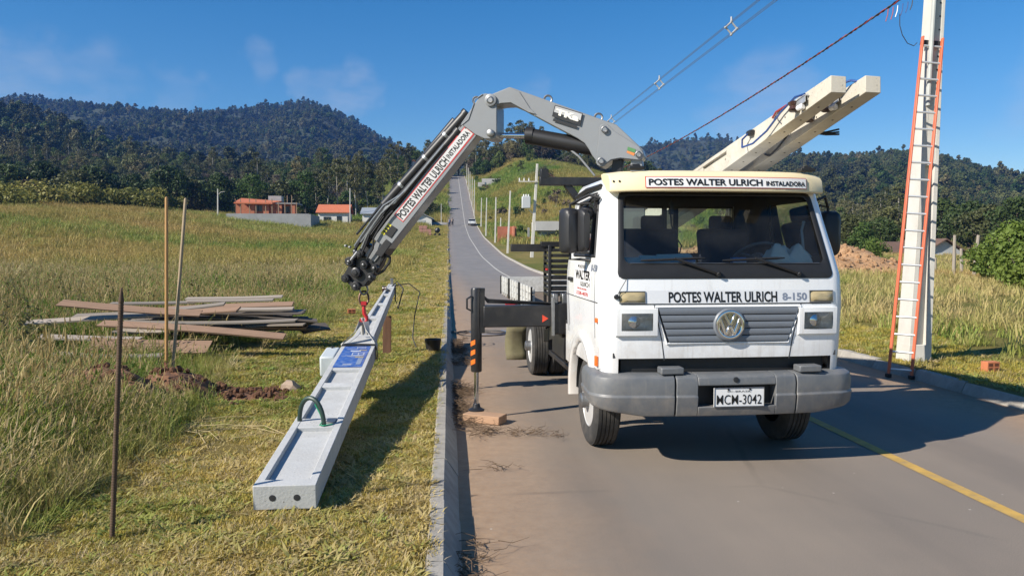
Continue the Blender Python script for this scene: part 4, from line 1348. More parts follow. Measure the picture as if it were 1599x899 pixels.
# ---- lower side panels with wheel arches, doors
AX, WR = 1.002, .405
def arch(r, a0, a1, n=16): return [(AX + r * math.cos(R(a0 + (a1 - a0) * k / n)), .41 + r * math.sin(R(a0 + (a1 - a0) * k / n))) for k in range(n + 1)]
for s_ in (-1, 1):
    poly = [(.30, .80), (.30, 1.03), (1.85, 1.03), (1.85, .66)] + [(AX + .50 * math.cos(R(a)), .45 + .53 * math.sin(R(a))) for a in np.linspace(22, 146, 15)]
    sp_ = MB().prism(poly, lambda y, z: (s_ * 1.028, y, z), lambda y, z: (s_ * .985, y, z))
    fp = sp_.build('side_panel', M_WHITE, truck, bevel=.004)
    # flared wheel arch lip
    al = MB(); P = []
    angs = np.linspace(200, -8, 22)
    for a in angs:
        c_, d_ = math.cos(R(a)), math.sin(R(a))
        for (rr, xx) in ((.495, .93), (.495, 1.045), (.515, 1.062), (.56, 1.060), (.60, 1.030)):
            P.append((s_ * xx, AX + rr * c_, .44 + rr * 1.03 * d_))
    F = [(k * 5 + i, k * 5 + i + 1, (k + 1) * 5 + i + 1, (k + 1) * 5 + i) for k in range(len(angs) - 1) for i in range(4)]
    al.add([p for p in P if True], F)
    # the lip stops above the bumper at the front
    keep = [f for f in al.f if all(not (al.v[i][1] < .72 and al.v[i][2] < .62) for i in f)]
    al.f = keep; al.m = al.m[:len(keep)]
    al.build('arch_lip', M_WHITE, fp, smooth=50)
    MB().prism([(.52, .46)] + [(AX + .49 * math.cos(R(a)), .45 + .52 * math.sin(R(a))) for a in np.linspace(175, 5, 16)] + [(1.5, .46)], lambda y, z: (s_ * .93, y, z), lambda y, z: (s_ * .60, y, z)).build('wheel_well', M_BLACK, fp) if False else None
    # door shut lines, handle, belt line
    W_ = lambda z: Wz(z)
    dl = MB()
    def side_line(pts, w=.008):
        for (y0, z0), (y1, z1) in zip(pts[:-1], pts[1:]):
            dl.bar((s_ * (W_(z0) + .0005), y0, z0), (s_ * (W_(z1) + .0005), y1, z1), w, .004, up=(s_, 0, 0))
    side_line([(.47, 1.04), (.46, 1.35), (.47, 1.6)]); dl.build('door_seam', M_SEAM, cab)
    dl = MB(); side_line([(1.62, 1.04), (1.64, 1.35), (1.64, 2.22)]); dl.build('door_seam', M_SEAM, cab)
    sm = MB()
    sm.bar((s_ * 1.041, .34, 1.345), (s_ * 1.041, 1.84, 1.345), .008, .003, up=(s_, 0, 0))
    sm.build('panel_seam', M_SEAM, cab)
    hd = MB(); hd.box((s_ * 1.05, 1.50, 1.50), (.03, .16, .035)); hd.build('door_handle', M_BLACK, cab, bevel=.008)
    # side window glass and frame
    sw = MB()
    wf = lambda z: float(np.interp(z, [1.57, 2.26], [.50, .66]))
    cor = [(max(wf(1.73), .40), 1.73), (1.46, 1.73), (1.46, 2.225), (wf(2.225), 2.225)]
    sw.add([(s_ * (W_(z) - .012), y, z) for y, z in cor], [(0, 1, 2, 3)])
    sgl = sw.build('side_window', M_GLASS, truck, smooth=0, fix=False)
    wt = MB(); wt.tube([(s_ * (W_(z) - .004), y, z) for y, z in cor], .017, 6, closed=True)
    wt.bar((s_ * (W_(1.73)), .74, 1.73), (s_ * (W_(2.22)), .80, 2.22), .03, .02, up=(s_, 0, 0))
    wt.build('window_frame', M_BLACK, sgl)
    # side repeater lamps and reflector
    MB().box((s_ * 1.045, .36, 1.20), (.02, .045, .04)).build('side_repeater', M_ORNG, truck, bevel=.006)
    MB().box((s_ * 1.043, .37, .86), (.02, .055, .085)).build('side_reflector', M_ORNG, truck, bevel=.004)
# door lettering, viewed from the passenger side (letters read front to rear)
sidefn = lambda y0, z0, off=.004: (lambda u, v: (-(Wz(z0 + v) + off), y0 - u, z0 + v))
M_PNL = mat('white_sticker', (.77, .76, .75), .5, var=.03)
sk = MB(); sk.grid(lambda i, j: sidefn(.98, 1.50, .002)(-.37 + .74 * i / 4, -.155 + .31 * j / 3), 5, 4)
stk = sk.build('door_sticker', M_PNL, cab, smooth=60, fix=False)
lettering('lettering', 'POSTES', .34, .03, sidefn(1.05, 1.63), M_BTXT, stk, bold=.02)
lettering('lettering', 'WALTER', .66, .085, sidefn(.98, 1.555), M_BTXT, stk, bold=.035)
lettering('lettering', 'ULRICH', .40, .042, sidefn(.86, 1.475), M_BTXT, stk, bold=.015)
lettering('lettering', 'INSTALADORA', .42, .018, sidefn(.98, 1.43), M_RED, stk, bold=.02)
lettering('lettering', '3338-4070', .52, .035, sidefn(.98, 1.388), M_RED, stk, bold=.02)
lettering('model_lettering', '8-150', .24, .06, sidefn(.52, 1.63), M_OUTL, cab, bold=.03)
# thin aerial by the left corner lamp
an = MB(); a0 = Vector(front_pt(-.93, 1.41, .02)); an.lathe([(.02, -.02), (.02, .0), (.012, .015)], a0, (0, -1, .3), 10)
an.tube([a0, a0 + Vector((.03, -.01, .06)), a0 + Vector((.13, .05, .20))], .003, 5)
an.build('aerial', M_BLACK, truck)

# ---- mirrors
def mirror(s_, xm, y0, hw, hh, zc, arm_=True):
    a = MB()
    xo = s_ * (xm - .015)
    arm = [(s_ * .97, .56, 2.22), (s_ * 1.06, .60, 2.25), (xo, y0 - .02, zc + hh + .03), (xo, y0 - .02, zc), (xo, y0 - .02, zc - hh - .05), (s_ * 1.10, y0 - .05, 1.70), (s_ * 1.02, y0 - .10, 1.69)]
    if arm_:
        a.tube(arm, .013, 8)
        a.tube([(s_ * .975, .62, 2.12), (s_ * 1.04, .64, 2.18), (xo, y0 - .02, zc + hh + .03)], .009, 6)
        ao = a.build('mirror_arm', M_BLACK, truck)
    h = MB()
    cx = s_ * xm
    ring = []
    for (w2, h2, y) in ((hw * .62, hh * .8, y0 - .115), (hw * .92, hh * .95, y0 - .085), (hw, hh, y0 - .03), (hw, hh, y0 + .03), (hw * .93, hh * .97, y0 + .04)):
        for k in range(20):
            t = 2 * math.pi * k / 20
            ex = .42
            ring.append((cx + math.copysign(abs(math.cos(t)) ** ex, math.cos(t)) * w2, y, zc + math.copysign(abs(math.sin(t)) ** ex, math.sin(t)) * h2))
    F = [(a_ * 20 + i, a_ * 20 + (i + 1) % 20, (a_ + 1) * 20 + (i + 1) % 20, (a_ + 1) * 20 + i) for a_ in range(4) for i in range(20)]
    F += [tuple(range(20)), tuple(80 + i for i in range(20))]
    h.add(ring, F)
    rot = Matrix.Rotation(R(-14 * s_), 3, 'Z')
    c0 = Vector((cx, y0, zc))
    h.xf(lambda p: rot @ (p - c0) + c0)
    ho = h.build('mirror', mat('charcoal_mirror_shell', (.02, .02, .022), .45, var=.1), truck, smooth=45)
    g_ = MB(); g_.box((cx, y0 + .043, zc), (hw * 1.7, .004, hh * 1.8)); g_.xf(lambda p: rot @ (p - c0) + c0)
    g_.build('mirror_glass', M_CHROME, ho)
    return ho
mirror(-1, 1.205, .80, .075, .20, 1.95); mirror(-1, 1.10, .74, .048, .19, 1.95, False); mirror(1, 1.205, .80, .098, .205, 1.93)
# second mirror shell behind and the round one over the door window, passenger side
rm = MB(); c0 = Vector((-1.055, .72, 2.10))
rm.lathe([(.0, -.035), (.035, -.032), (.06, -.015), (.068, .0), (.064, .009), (0, .010)], c0, (.25, .9, -.12), 24)
rm.build('round_mirror', mat('charcoal_mirror_shell', (.035, .036, .04), .42), truck, smooth=60)
kb = MB(); kb.tube([(-.99, .60, 2.25), (-1.03, .66, 2.22), (-1.055, .72, 2.16)], .009, 6); kb.build('mirror_arm', M_BLACK, truck)

# ---- interior
dash = MB()
dp = [(.26, 1.45), (.245, 1.62), (.40, 1.668), (.60, 1.66), (.68, 1.60), (.66, 1.30), (.30, 1.25)]
dash.prism(dp, lambda y, z: (-.93, y, z), lambda y, z: (.93, y, z))
dsh = dash.build('dashboard', M_DARK, truck, bevel=.015)
cl = MB(); cl.prism([(.46, 1.655), (.53, 1.73), (.61, 1.715), (.65, 1.63)], lambda y, z: (.30, y, z), lambda y, z: (.75, y, z))
cl.build('instrument_hood', M_DARK, dsh, bevel=.015)
for (x0, w_) in ((-.42, .95), (.53, .52)):
    st = MB()
    st.box((x0, 1.30, 1.34), (w_, .52, .16))
    so = st.build('seat', M_SEAT, truck, bevel=.04)
    bk = MB(); bk.prism([(1.46, 1.38), (1.58, 1.38), (1.70, 1.98), (1.62, 2.0), (1.55, 1.96)], lambda y, z: (x0 - w_ / 2, y, z), lambda y, z: (x0 + w_ / 2, y, z))
    bk.build('backrest', M_SEAT, so, bevel=.04)
    for hx in ((x0,) if w_ < .7 else (x0 - .24, x0 + .24)):
        MB().box((hx, 1.68, 2.05), (.24, .09, .15)).build('headrest', M_SEAT, so, bevel=.035)
sw_ = MB()
c0 = Vector((.53, .80, 1.71)); ax = Vector((0, .62, .78)).normalized()
ux = Vector((1, 0, 0)); uy = ax.cross(ux)
sw_.tube([c0 + ux * (.215 * math.cos(t)) + uy * (.215 * math.sin(t)) for t in np.linspace(0, 2 * math.pi, 33)[:-1]], .015, 8, closed=True)
for t in (R(200), R(340), R(90)):
    sw_.tube([c0, c0 + ux * (.21 * math.cos(t)) + uy * (.21 * math.sin(t))], .014, 6)
sw_.lathe([(.06, -.03), (.06, .015), (.03, .025)], c0, ax, 16)
sw_.tube([c0, c0 - ax * .45], .03, 8)
sw_.build('steering_wheel', mat('grey_steering_wheel', (.09, .10, .11), .5), truck, smooth=50)
# grab handles on the pillars
gh = MB(); gh.tube([(.84, .40, 1.72), (.80, .46, 1.78), (.80, .50, 1.95), (.83, .52, 2.03)], .013, 8)
gh.build('grab_handle', mat('pale_grey_plastic', (.45, .5, .5), .5), truck, smooth=50)
# rear window mullions and glass
rwn = MB(); rwn.box((0, 1.83, 1.98), (1.42, .006, .49)); rgl = rwn.build('rear_window', M_GLASS, truck)
MB().tube([(x, 1.842, z) for x, z in ((-.72, 1.73), (.72, 1.73), (.72, 2.222), (-.72, 2.222))], .02, 6, closed=True).build('window_frame', M_BLACK, rgl)
for x in (-.02, .10):
    MB().box((x, 1.80, 1.98), (.05, .02, .49)).build('window_post', M_BLACK, rgl)
# radio cord from the roof
cd = MB(); cd.tube([(-.33, .62, 2.22), (-.34, .61, 2.10), (-.335, .60, 2.0), (-.30, .60, 1.90), (-.24, .60, 1.82), (-.26, .60, 1.75), (-.33, .60, 1.70)], .006, 6)
cd.box((-.335, .61, 2.14), (.035, .03, .10)); cd.build('radio_cord', M_BLACK, truck)

# ---- chassis, axles, wheels
ch = MB()
for s_ in (-.36, .36):
    ch.box((s_, 3.6, .72), (.07, 6.4, .20))
for y in (.5, 1.9, 3.2, 4.4, 5.6, 6.7):
    ch.box((0, y, .72), (.65, .08, .14))
ch.box((0, 1.1, .72), (.7, 1.3, .45))  # added dark box between the front wheels, blocks light under the cab
chassis = ch.build('chassis', M_BLKP, truck, bevel=.006)
ax_ = MB(); ax_.tube([(-.8, AX, .41), (-.5, AX, .36), (.5, AX, .36), (.8, AX, .41)], .05, 8)
ax_.tube([(-.7, AX - .22, .42), (-.2, AX - .25, .38), (.7, AX - .22, .42)], .018, 6)
ax_.build('front_axle', M_BLKP, truck)
ax2 = MB(); ax2.tube([(-.8, AX + 3.955, .41), (.8, AX + 3.955, .41)], .07, 10); ax2.lathe([(.05, -.2), (.2, -.1), (.22, 0), (.2, .1), (.05, .2)], (0, AX + 3.955, .41), (0, 1, 0), 16)
ax2.build('rear_axle', M_BLKP, truck)
for s_ in (-1, 1):
    MB().box((s_ * .86, AX, .74), (.28, .86, .36)).build('wheel_well', M_BLACK, truck) if False else None
    uw = MB()
    angs = np.linspace(0, 180, 17)
    P = []
    for a in angs:
        for xx in (.62, .99): P.append((s_ * xx, AX + .488 * math.cos(R(a)), .44 + .50 * math.sin(R(a))))
    uw.add(P, [(2 * k, 2 * k + 1, 2 * k + 3, 2 * k + 2) for k in range(16)])
    uw.prism([(AX + .488 * math.cos(R(a)), .44 + .50 * math.sin(R(a))) for a in angs], lambda y, z: (s_ * .60, y, z), lambda y, z: (s_ * .62, y, z))
    uw.build('wheel_well', M_BLACK, truck, smooth=60)
def wheel_meshes():
    r = WR
    ty = MB()
    prof = [(.235, -.10), (.30, -.117), (.355, -.12), (.385, -.108), (r - .006, -.092)]
    for g0, g1 in ((-.092, -.058), (-.050, -.021), (-.013, .013), (.021, .050), (.058, .092)):
        prof += [(r, g0 + .002), (r, g1 - .002), (r - .010, g1 + .001), (r - .010, g1 + .007)] if g1 < .09 else [(r, g0 + .002), (r, g1)]
    prof += [(r - .006, .094), (.385, .108), (.355, .12), (.30, .117), (.235, .10)]
    ty.lathe(prof, (0, 0, 0), (1, 0, 0), 44)
    ty.f = ty.f[:-2]; ty.m = ty.m[:-2]
    tyre = ty.mesh('tyre', M_TYRE, 30)
    rm_ = MB()
    rm_.lathe([(.238, -.10), (.228, -.105), (.215, -.09), (.205, -.05), (.20, -.01), (.17, .005), (.12, .0), (.08, -.012), (.0, -.012)], (0, 0, 0), (1, 0, 0), 36)
    rim = rm_.mesh('rim', M_RIM, 40)
    hb_ = MB(); hb_.lathe([(.10, -.0), (.10, -.03), (.092, -.045), (.072, -.10), (.070, -.165), (.054, -.178), (0, -.18)], (0, 0, 0), (1, 0, 0), 24)
    hub = hb_.mesh('hub', M_STEEL, 40)
    nu = MB(); nu.lathe([(.017, 0), (.017, -.035), (.010, -.038), (.010, -.055), (0, -.056)], (0, 0, 0), (1, 0, 0), 6)
    nut = nu.mesh('wheel_nut', M_STEEL, 30)
    ho_ = MB(); ho_.lathe([(.026, -.004), (.022, -.0065), (0, -.0065)], (0, 0, 0), (1, 0, 0), 14)
    hole = ho_.mesh('vent_hole', M_BLACK, 30)
    return tyre, rim, hub, nut, hole
WM = wheel_meshes()
def wheel(x, y, s_, inner=False, steer=0.0):
    o = link('wheel', WM[1], truck)
    o.location = (x, y, WR)
    o.rotation_euler = (random.uniform(0, 6), 0, (0 if s_ < 0 else math.pi) + steer)
    link('tyre', WM[0], o)
    if not inner:
        link('hub', WM[2], o)
        for k in range(6):
            t = 2 * math.pi * k / 6
            q = link('wheel_nut', WM[3], o); q.location = (-.004, .092 * math.cos(t), .092 * math.sin(t))
            q.location = (-.0, .115 * math.cos(t), .115 * math.sin(t))
        for k in range(6):
            t = 2 * math.pi * (k + .5) / 6
            q = link('vent_hole', WM[4], o); q.location = (.012, .172 * math.cos(t), .172 * math.sin(t)); q.scale = (1.5, 1, 1)
    return o
wheel(-.875, AX, -1); wheel(.875, AX, 1)
for s_ in (-1, 1):
    wheel(s_ * .875, AX + 3.955, s_); wheel(s_ * .61, AX + 3.955, s_, inner=True)
# mud flap, tank, side frame under the bed
mf = MB(); P = []
for k in range(7):
    t = k / 6
    for x in np.linspace(-1.25, -.92, 4):
        P.append((x - .02 * math.sin(t * 3), AX + 3.955 + .52 + .10 * math.sin(t * 2.6) + .9 * (x + 1.08) ** 2, .66 - .54 * t))
mf.add(P, [(k * 4 + i, k * 4 + i + 1, (k + 1) * 4 + i + 1, (k + 1) * 4 + i) for k in range(6) for i in range(3)])
mfo = mf.build('mud_flap', mat('dusty_olive_rubber', (.15, .135, .075), .95, var=.25, scale=6, dirt=(.3, .25, .17), dirt_amt=.5), truck, smooth=60)
sd = mfo.modifiers.new('thick', 'SOLIDIFY'); sd.thickness = .07
ut = MB()
ut.box((-.72, 3.15, .70), (.34, .8, .36)); ut.box((-.86, 3.15, .46), (.05, 1.5, .06)); ut.box((-.86, 3.9, .60), (.06, .06, .34)); ut.box((-.86, 2.45, .62), (.06, .06, .38))
ut.bar((-.86, 2.4, .95), (-.86, 4.3, .62), .05, .16)
ut.build('side_guard', M_BLKP, truck, bevel=.006)
sp2 = MB(); sp2.box((0, 4.55, .87), (2.0, .08, .08)); sp2.box((0, 6.2, .87), (2.0, .08, .08)); sp2.box((0, 7.4, .87), (2.0, .08, .08)); sp2.box((0, 3.6, .87), (2.0, .08, .08))
sp2.build('bed_bearer', M_BLKP, truck)
# flat bed: floor planks and side boards
M_BOARD = mat('white_painted_board', (.56, .56, .54), .7, var=.12, scale=5, dirt=(.2, .17, .13), dirt_amt=.6, dirt_scale=6, stretch=(3, .4, 3))
M_PLNK = mat('bed_planks', (.16, .12, .085), .9, var=.25, scale=4, stretch=(4, .3, 4))
bed = MB(); bed.box((0, 6.1, .955), (2.1, 4.55, .05)); bedo = bed.build('bed', M_PLNK, truck)
for s_ in (-1, 1):
    for y0 in np.linspace(3.95, 8.2, 4)[:-1]:
        L_ = (8.2 - 3.95) / 3 - .05
        for zc in (1.05, 1.145, 1.24):
            MB().box((s_ * 1.065, y0 + .025 + L_ / 2, zc), (.03, L_, .082)).build('side_board', M_BOARD, bedo, bevel=.004)
        for q in (.02, .36, .69, 1.02, 1.34):
            MB().box((s_ * 1.092, y0 + .03 + q, 1.13), (.022, .045, .33)).build('board_post', M_BLKP if q in (.02, 1.34) else M_BOARD, bedo, bevel=.003)
MB().box((0, 8.22, 1.13), (2.1, .03, .28)).build('tail_board', M_BOARD, bedo)
for s_ in (-1, 1):
    tl = MB(); tl.box((s_ * .85, 8.26, .78), (.30, .06, .12)); tl.build('tail_lamp', M_RED, truck, bevel=.008)
# stack of black steel slats between cab and bed, with a beam on top
for k in range(9):
    MB().box((-.82, 2.75, 1.28 + k * .062), (.56, .36, .034)).build('rack_slat', M_BLKP, truck, bevel=.004)
rk = MB()
for sx, sy in ((-1.08, 2.58), (-1.08, 2.92), (-.58, 2.58), (-.58, 2.92)): rk.box((sx, sy, 1.50), (.035, .035, .66))
rk.box((-.85, 2.75, 1.84), (.62, .10, .06)); rk.box((-1.25, 2.75, 1.80), (.5, .07, .085))
rk.build('rack_frame', M_BLKP, truck, bevel=.005)
MB().box((-1.10, 2.66, 1.56), (.02, .10, .018)).build('rack_tag', M_RED, truck)
# headboard crossbar behind the cab that carries the poles
hbx = MB()
hbx.box((-.05, 2.02, 2.485), (2.46, .10, .085)); hbx.box((-1.235, 2.02, 2.56), (.075, .10, .10)); hbx.box((1.15, 2.02, 2.56), (.075, .10, .10))
for s_ in (-.78, .78): hbx.box((s_, 2.02, 1.72), (.09, .09, 1.48))
hbx.bar((-1.0, 2.02, 2.46), (-.78, 2.02, 2.18), .07, .07); hbx.bar((1.0, 2.02, 2.46), (.78, 2.02, 2.18), .07, .07)
hbx.box((0, 2.02, 1.0), (2.0, .09, .1))
hbx.build('pole_rack', M_BLKP, truck, bevel=.006)
# snorkel-like roof edge trim at the left rear of the cab
rt_ = MB(); rt_.tube([(-.95, 1.70, 2.30), (-.97, 1.1, 2.33), (-.955, .62, 2.33)], .02, 8); rt_.tube([(-.985, 1.60, 2.24), (-.99, 1.1, 2.27), (-.975, .66, 2.27)], .008, 6)
rt_.build('rain_gutter', M_BLACK, cab)

# ================================================================== THE CRANE ON THE TRUCK
CA = Vector((1.938, 8.1, 0)); CB = Vector((-.941, 9.15, 0))
c_e = (CB - CA).normalized()
c_n = Vector((-c_e.y, c_e.x, 0))
if c_n.y < 0: c_n = -c_n
def PL(px, py, t=0.0):
    """a point of the vertical plane in which the booms fold"""
    d = ray(px, py); o_ = Vector((0, 0, CAM_H))
    q = ((CA - o_).dot(c_n)) / d.dot(c_n)
    return o_ + d * q + c_n * t
def cprism(name, poly, t0, t1, m, parent, bevel=.006):
    mb = MB().prism(poly, lambda a, b_: PL(a, b_, t0), lambda a, b_: PL(a, b_, t1))
    return mb.xf(w2t).build(name, m, parent, bevel=bevel)
def clathe(name, px, py, prof, t, m, parent, n=20, ax=None):
    mb = MB().lathe(prof, PL(px, py, t), -c_n if ax is None else ax, n)
    return mb.xf(w2t).build(name, m, parent)
def ctube(name, pts, r, m, parent, n=8, t=None, smooth=50):
    mb = MB().tube([PL(*p) if len(p) == 3 else PL(p[0], p[1], t or 0) for p in pts], r, n)
    return mb.xf(w2t).build(name, m, parent, smooth=smooth)
def arc_px(cx, cy, r, a0, a1, n=8):
    return [(cx + r * math.cos(R(a0 + (a1 - a0) * k / n)), cy + r * math.sin(R(a0 + (a1 - a0) * k / n))) for k in range(n + 1)]
# column and base frame
col = MB()
cb = w2t(CA)
col.box((cb.x, cb.y, 1.55), (.26, .26, 1.5)); col.box((cb.x, cb.y, 1.05), (.7, .5, .45))
column = col.build('crane_column', M_GREYC, truck, bevel=.02)
cprism('column_head', [(987, 249), (1004, 252), (1006, 300), (984, 300)], -.10, .10, M_GREYC, column)
cprism('column_link', [(958, 251), (974, 250), (968, 300), (950, 300)], -.06, .06, M_GDK, column)
bf = MB(); bf.box((0, 2.42, .98), (2.0, .34, .30)); bf.box((0, 2.42, 1.18), (1.5, .28, .12))
basef = bf.build('crane_base', M_BLKP, truck, bevel=.012)
ctube('pressure_pipe', [(887, 231, -.02), (905, 245, -.05), (930, 275, -.05)], .012, M_GREYC, column)
# inner boom
IB = [(777, 149), (800.5, 139.5), (965, 197.5), (1005, 235)] + arc_px(999, 244, 8.5, -30, 90, 5) + [(985, 250.5), (971, 249.6), (957.5, 252)] + arc_px(942, 254, 8.5, 30, 190, 6) + \
     [(927, 244), (923, 236), (916, 226), (904.5, 218.3), (861, 195.6), (815.6, 171), (802.4, 165.4), (788, 166)] + arc_px(772.5, 160.7, 10.5, 40, 215, 8)
inner = cprism('inner_boom', IB, -.13, .13, M_GREYC, truck, .008)
cprism('end_plate', [(939, 214)] + arc_px(947.6, 205, 8.5, 190, 300, 6) + [(962, 208), (1000, 232)] + arc_px(999, 244, 8, -20, 90, 4) + [(971, 249), (957, 251.5)] + arc_px(942, 254, 8, 30, 190, 6), -.146, -.131, M_GREYC, inner, .004)
cprism('elbow_plate', [(778, 150), (801, 141), (816, 147), (832, 172), (842, 182), (830, 179), (803, 164), (788, 165), (778, 168)], -.144, -.131, M_GREYC, inner, .004)
for (px, py, r_) in ((772.5, 160.7, .042), (947.6, 206, .036), (942, 254, .036), (999.5, 244, .034)):
    clathe('pin', px, py, [(r_, -.02), (r_, .035), (r_ * .7, .042), (r_ * .6, .036), (0, .036)], -.145, M_STEEL, inner)
for (px, py) in ((855.7, 155.5), (934.6, 183.5)):
    mb = MB().tube([PL(px + 6 * math.cos(t), py + 6 * math.sin(t)) for t in np.linspace(0, 2 * math.pi, 17)[:-1]], .012, 6, closed=True)
    mb.xf(w2t).build('lifting_eye', M_STEEL, inner)
# maker's plate
def quad_map(c, t):
    """bilinear map of the unit square onto four picture corners, at offset t from the boom plane"""
    def f(u, v):
        u += .5; v += .5
        a = [c[3][i] * (1 - u) + c[2][i] * u for i in (0, 1)]; b_ = [c[0][i] * (1 - u) + c[1][i] * u for i in (0, 1)]
        return w2t(PL(a[0] * (1 - v) + b_[0] * v, a[1] * (1 - v) + b_[1] * v, t))
    return f
def quad_plate(name, c, t, m, parent):
    f = quad_map(c, t); mb = MB(); mb.add([f(-.5, -.5), f(.5, -.5), f(.5, .5), f(-.5, .5)], [(0, 1, 2, 3)])
    return mb.build(name, m, parent, smooth=0, fix=False)
PLc = [(871, 168), (914, 181), (909.5, 199.5), (866.5, 185.5)]
qp = quad_plate('maker_plate', PLc, -.150, M_BLKP, inner)
quad_plate('plate_panel', [(872, 169.5), (912.5, 181.8), (910.3, 191.5), (869.6, 178.6)], -.152, mat('plate_silver', (.42, .42, .42), .4), qp)
quad_plate('plate_panel', [(869, 188.5), (906, 200), (904, 204), (867.5, 192.2)], -.150, M_GDK, qp)
lettering('lettering', 'TKa', .82, .52, quad_map(PLc, -.1545) if True else None, mat('ivory_vinyl', (.78, .76, .66), .45), qp, bold=.05)
st1 = quad_plate('sticker', [(983, 232), (995, 236), (994, 241.5), (982, 237.5)], -.150, mat('green_sticker', (.08, .22, .08), .5), inner)
quad_plate('sticker', [(982, 238), (994, 242), (992, 246), (981, 241)], -.150, mat('orange_sticker', (.62, .20, .05), .5), inner)
# folding cylinder under the inner boom
cyl = ctube('boom_cylinder', [(823, 212, 0), (862, 219, 0), (930, 231.5, 0)], [.088, .088, .088], M_GDK, truck, 18)
ctube('cylinder_collar', [(822, 212, 0), (834, 212.3, 0)], .094, M_GDK, cyl, 18)
ctube('piston_rod', [(769, 211.6, 0), (826, 212, 0)], .030, M_CHROME, cyl, 14)
# outer boom
outer = cprism('outer_boom', [(728, 196.5), (750, 213), (612, 389), (588, 373)], -.11, .11, M_GREYC, truck, .01)
brk = cprism('elbow_bracket', [(757, 152), (763, 150), (774, 151)] + arc_px(772.5, 160.7, 9, -60, 30, 4) + [(781.5, 170), (781.5, 203)] + arc_px(772.7, 211.5, 8.8, 10, 110, 5) + [(762, 219.5), (748, 213), (726, 196.5)], -.145, .145, M_GREYC, outer, .008)
clathe('pin', 772.5, 160.7, [(.066, -.02), (.066, .02), (.05, .026), (0, .026)], -.15, M_GREYC, outer)
clathe('pin', 772.7, 211.5, [(.042, -.02), (.042, .03), (.03, .038), (0, .038)], -.15, M_STEEL, outer)
mb = MB().tube([PL(744 + 5.5 * math.cos(t), 157 + 5.5 * math.sin(t)) for t in np.linspace(0, 2 * math.pi, 15)[:-1]], .011, 6, closed=True)
mb.xf(w2t).build('lifting_eye', M_STEEL, outer)
for (a, b_) in (((727, 199), (746, 167)),):
    ctube('weld_edge', [(a[0], a[1], -.148), (738, 190, -.149), (b_[0], b_[1], -.149), (748, 160, -.149), (760, 151.5, -.149)], .006, M_GREYC, outer, 6)
# long sign on the outer boom
S_c = [(621.5, 336), (731, 199.5), (746, 211.5), (635.5, 347.5)]
sgn = quad_plate('boom_sign', S_c, -.113, M_RED, outer)
def shrink(c, k, k2):
    cx = [sum(p[i] for p in c) / 4 for i in (0, 1)]
    u = ((c[1][0] - c[0][0]), (c[1][1] - c[0][1])); v = ((c[3][0] - c[0][0]), (c[3][1] - c[0][1]))
    def at(a, b_): return (cx[0] + u[0] * a + v[0] * b_, cx[1] + u[1] * a + v[1] * b_)
    return [at(-.5 + k, -.5 + k2), at(.5 - k, -.5 + k2), at(.5 - k, .5 - k2), at(-.5 + k, .5 - k2)]
quad_plate('sign_face', shrink(S_c, .008, .07), -.115, mat('boom_sign_white', (.56, .56, .56), .5, var=.06, scale=6, dirt=(.35, .33, .3), dirt_amt=.4, dirt_scale=8), sgn)
qm = quad_map(S_c, -.1175)
lettering('lettering', 'POSTES WALTER ULRICH', .66, .66, lambda u, v: qm(u - .155, v), M_BTXT, sgn, bold=.03)
lettering('lettering', 'INSTALADORA', .29, .42, lambda u, v: qm(u + .335, v), M_BTXT, sgn, bold=.03)
M_YST = mat('yellow_sticker', (.68, .60, .03), .5)
ys_ = quad_plate('sticker', [(601, 364), (613, 348.5), (618, 352), (606, 367.5)], -.114, M_YST, outer)
for k in range(3):
    q0 = .15 + k * .27
    quad_plate('sticker_mark', [(602.5 + 11 * q0, 364 - 14.5 * q0), (602.5 + 11 * (q0 + .16), 364 - 14.5 * (q0 + .16)), (606.5 + 11 * (q0 + .16), 366.8 - 14.5 * (q0 + .16)), (606.5 + 11 * q0, 366.8 - 14.5 * q0)], -.1165, M_BTXT, ys_)
M_GALVD = mat('dull_steel', (.22, .22, .22), .5, metal=.7, var=.2)
# telescopic extensions and tip
ext = cprism('boom_extension', [(594, 372), (609, 384), (590, 409), (574, 399)], -.085, .085, M_GREYC, truck, .006)
cprism('extension_guide', [(609, 373), (618, 380), (602, 402), (592, 396)], -.12, .12, M_GDK, ext, .006)
cprism('extension_guide', [(618, 352), (627, 358), (617, 372), (608, 366)], -.121, -.109, M_GDK, ext, .003)
cprism('tip_head', [(572, 378), (590, 386), (602, 399), (597, 415), (586, 430), (573, 446), (560, 449), (546, 440), (541, 428), (550, 412), (560, 398)], -.07, .07, M_BLKP, ext, .008)
for (px, py, r_, t) in ((553, 408, .055, -.11), (546, 434, .05, -.10), (562, 446, .055, -.10), (586, 432, .05, -.11), (575, 413, .05, -.10), (569, 396, .045, -.11), (562, 425, .06, -.1), (592, 418, .045, -.11)):
    clathe('sheave', px, py, [(r_, -.03), (r_, .02), (r_ * .8, .028), (r_ * .5, .028), (r_ * .45, .04), (0, .042)], t, M_BLKP, ext, 14)
for (px, py, t) in ((553, 408, -.14), (562, 446, -.13), (586, 432, -.14), (546, 384, -.1), (553, 386, -.11), (575, 413, -.13), (592, 418, -.14), (560, 392, -.1)):
    clathe('bolt', px, py, [(.014, -.02), (.014, .014), (.009, .017), (0, .017)], t, M_GALVD, ext, 8)
ctube('tip_rod', [(551, 412, -.12), (566, 393, -.12)], .022, M_STEEL, ext)
mb = MB().tube([PL(px, py, -.05) for px, py in ((592, 420), (589, 424), (594, 427), (601, 423), (611, 409), (612, 402), (606, 399), (601, 404))], .018, 7, closed=True)
mb.xf(w2t).build('hand_grip', M_BLKP, ext)
cprism('tip_plate', [(546, 408), (552, 405), (560, 414), (556, 418)], -.10, .02, M_BLKP, ext, .004)
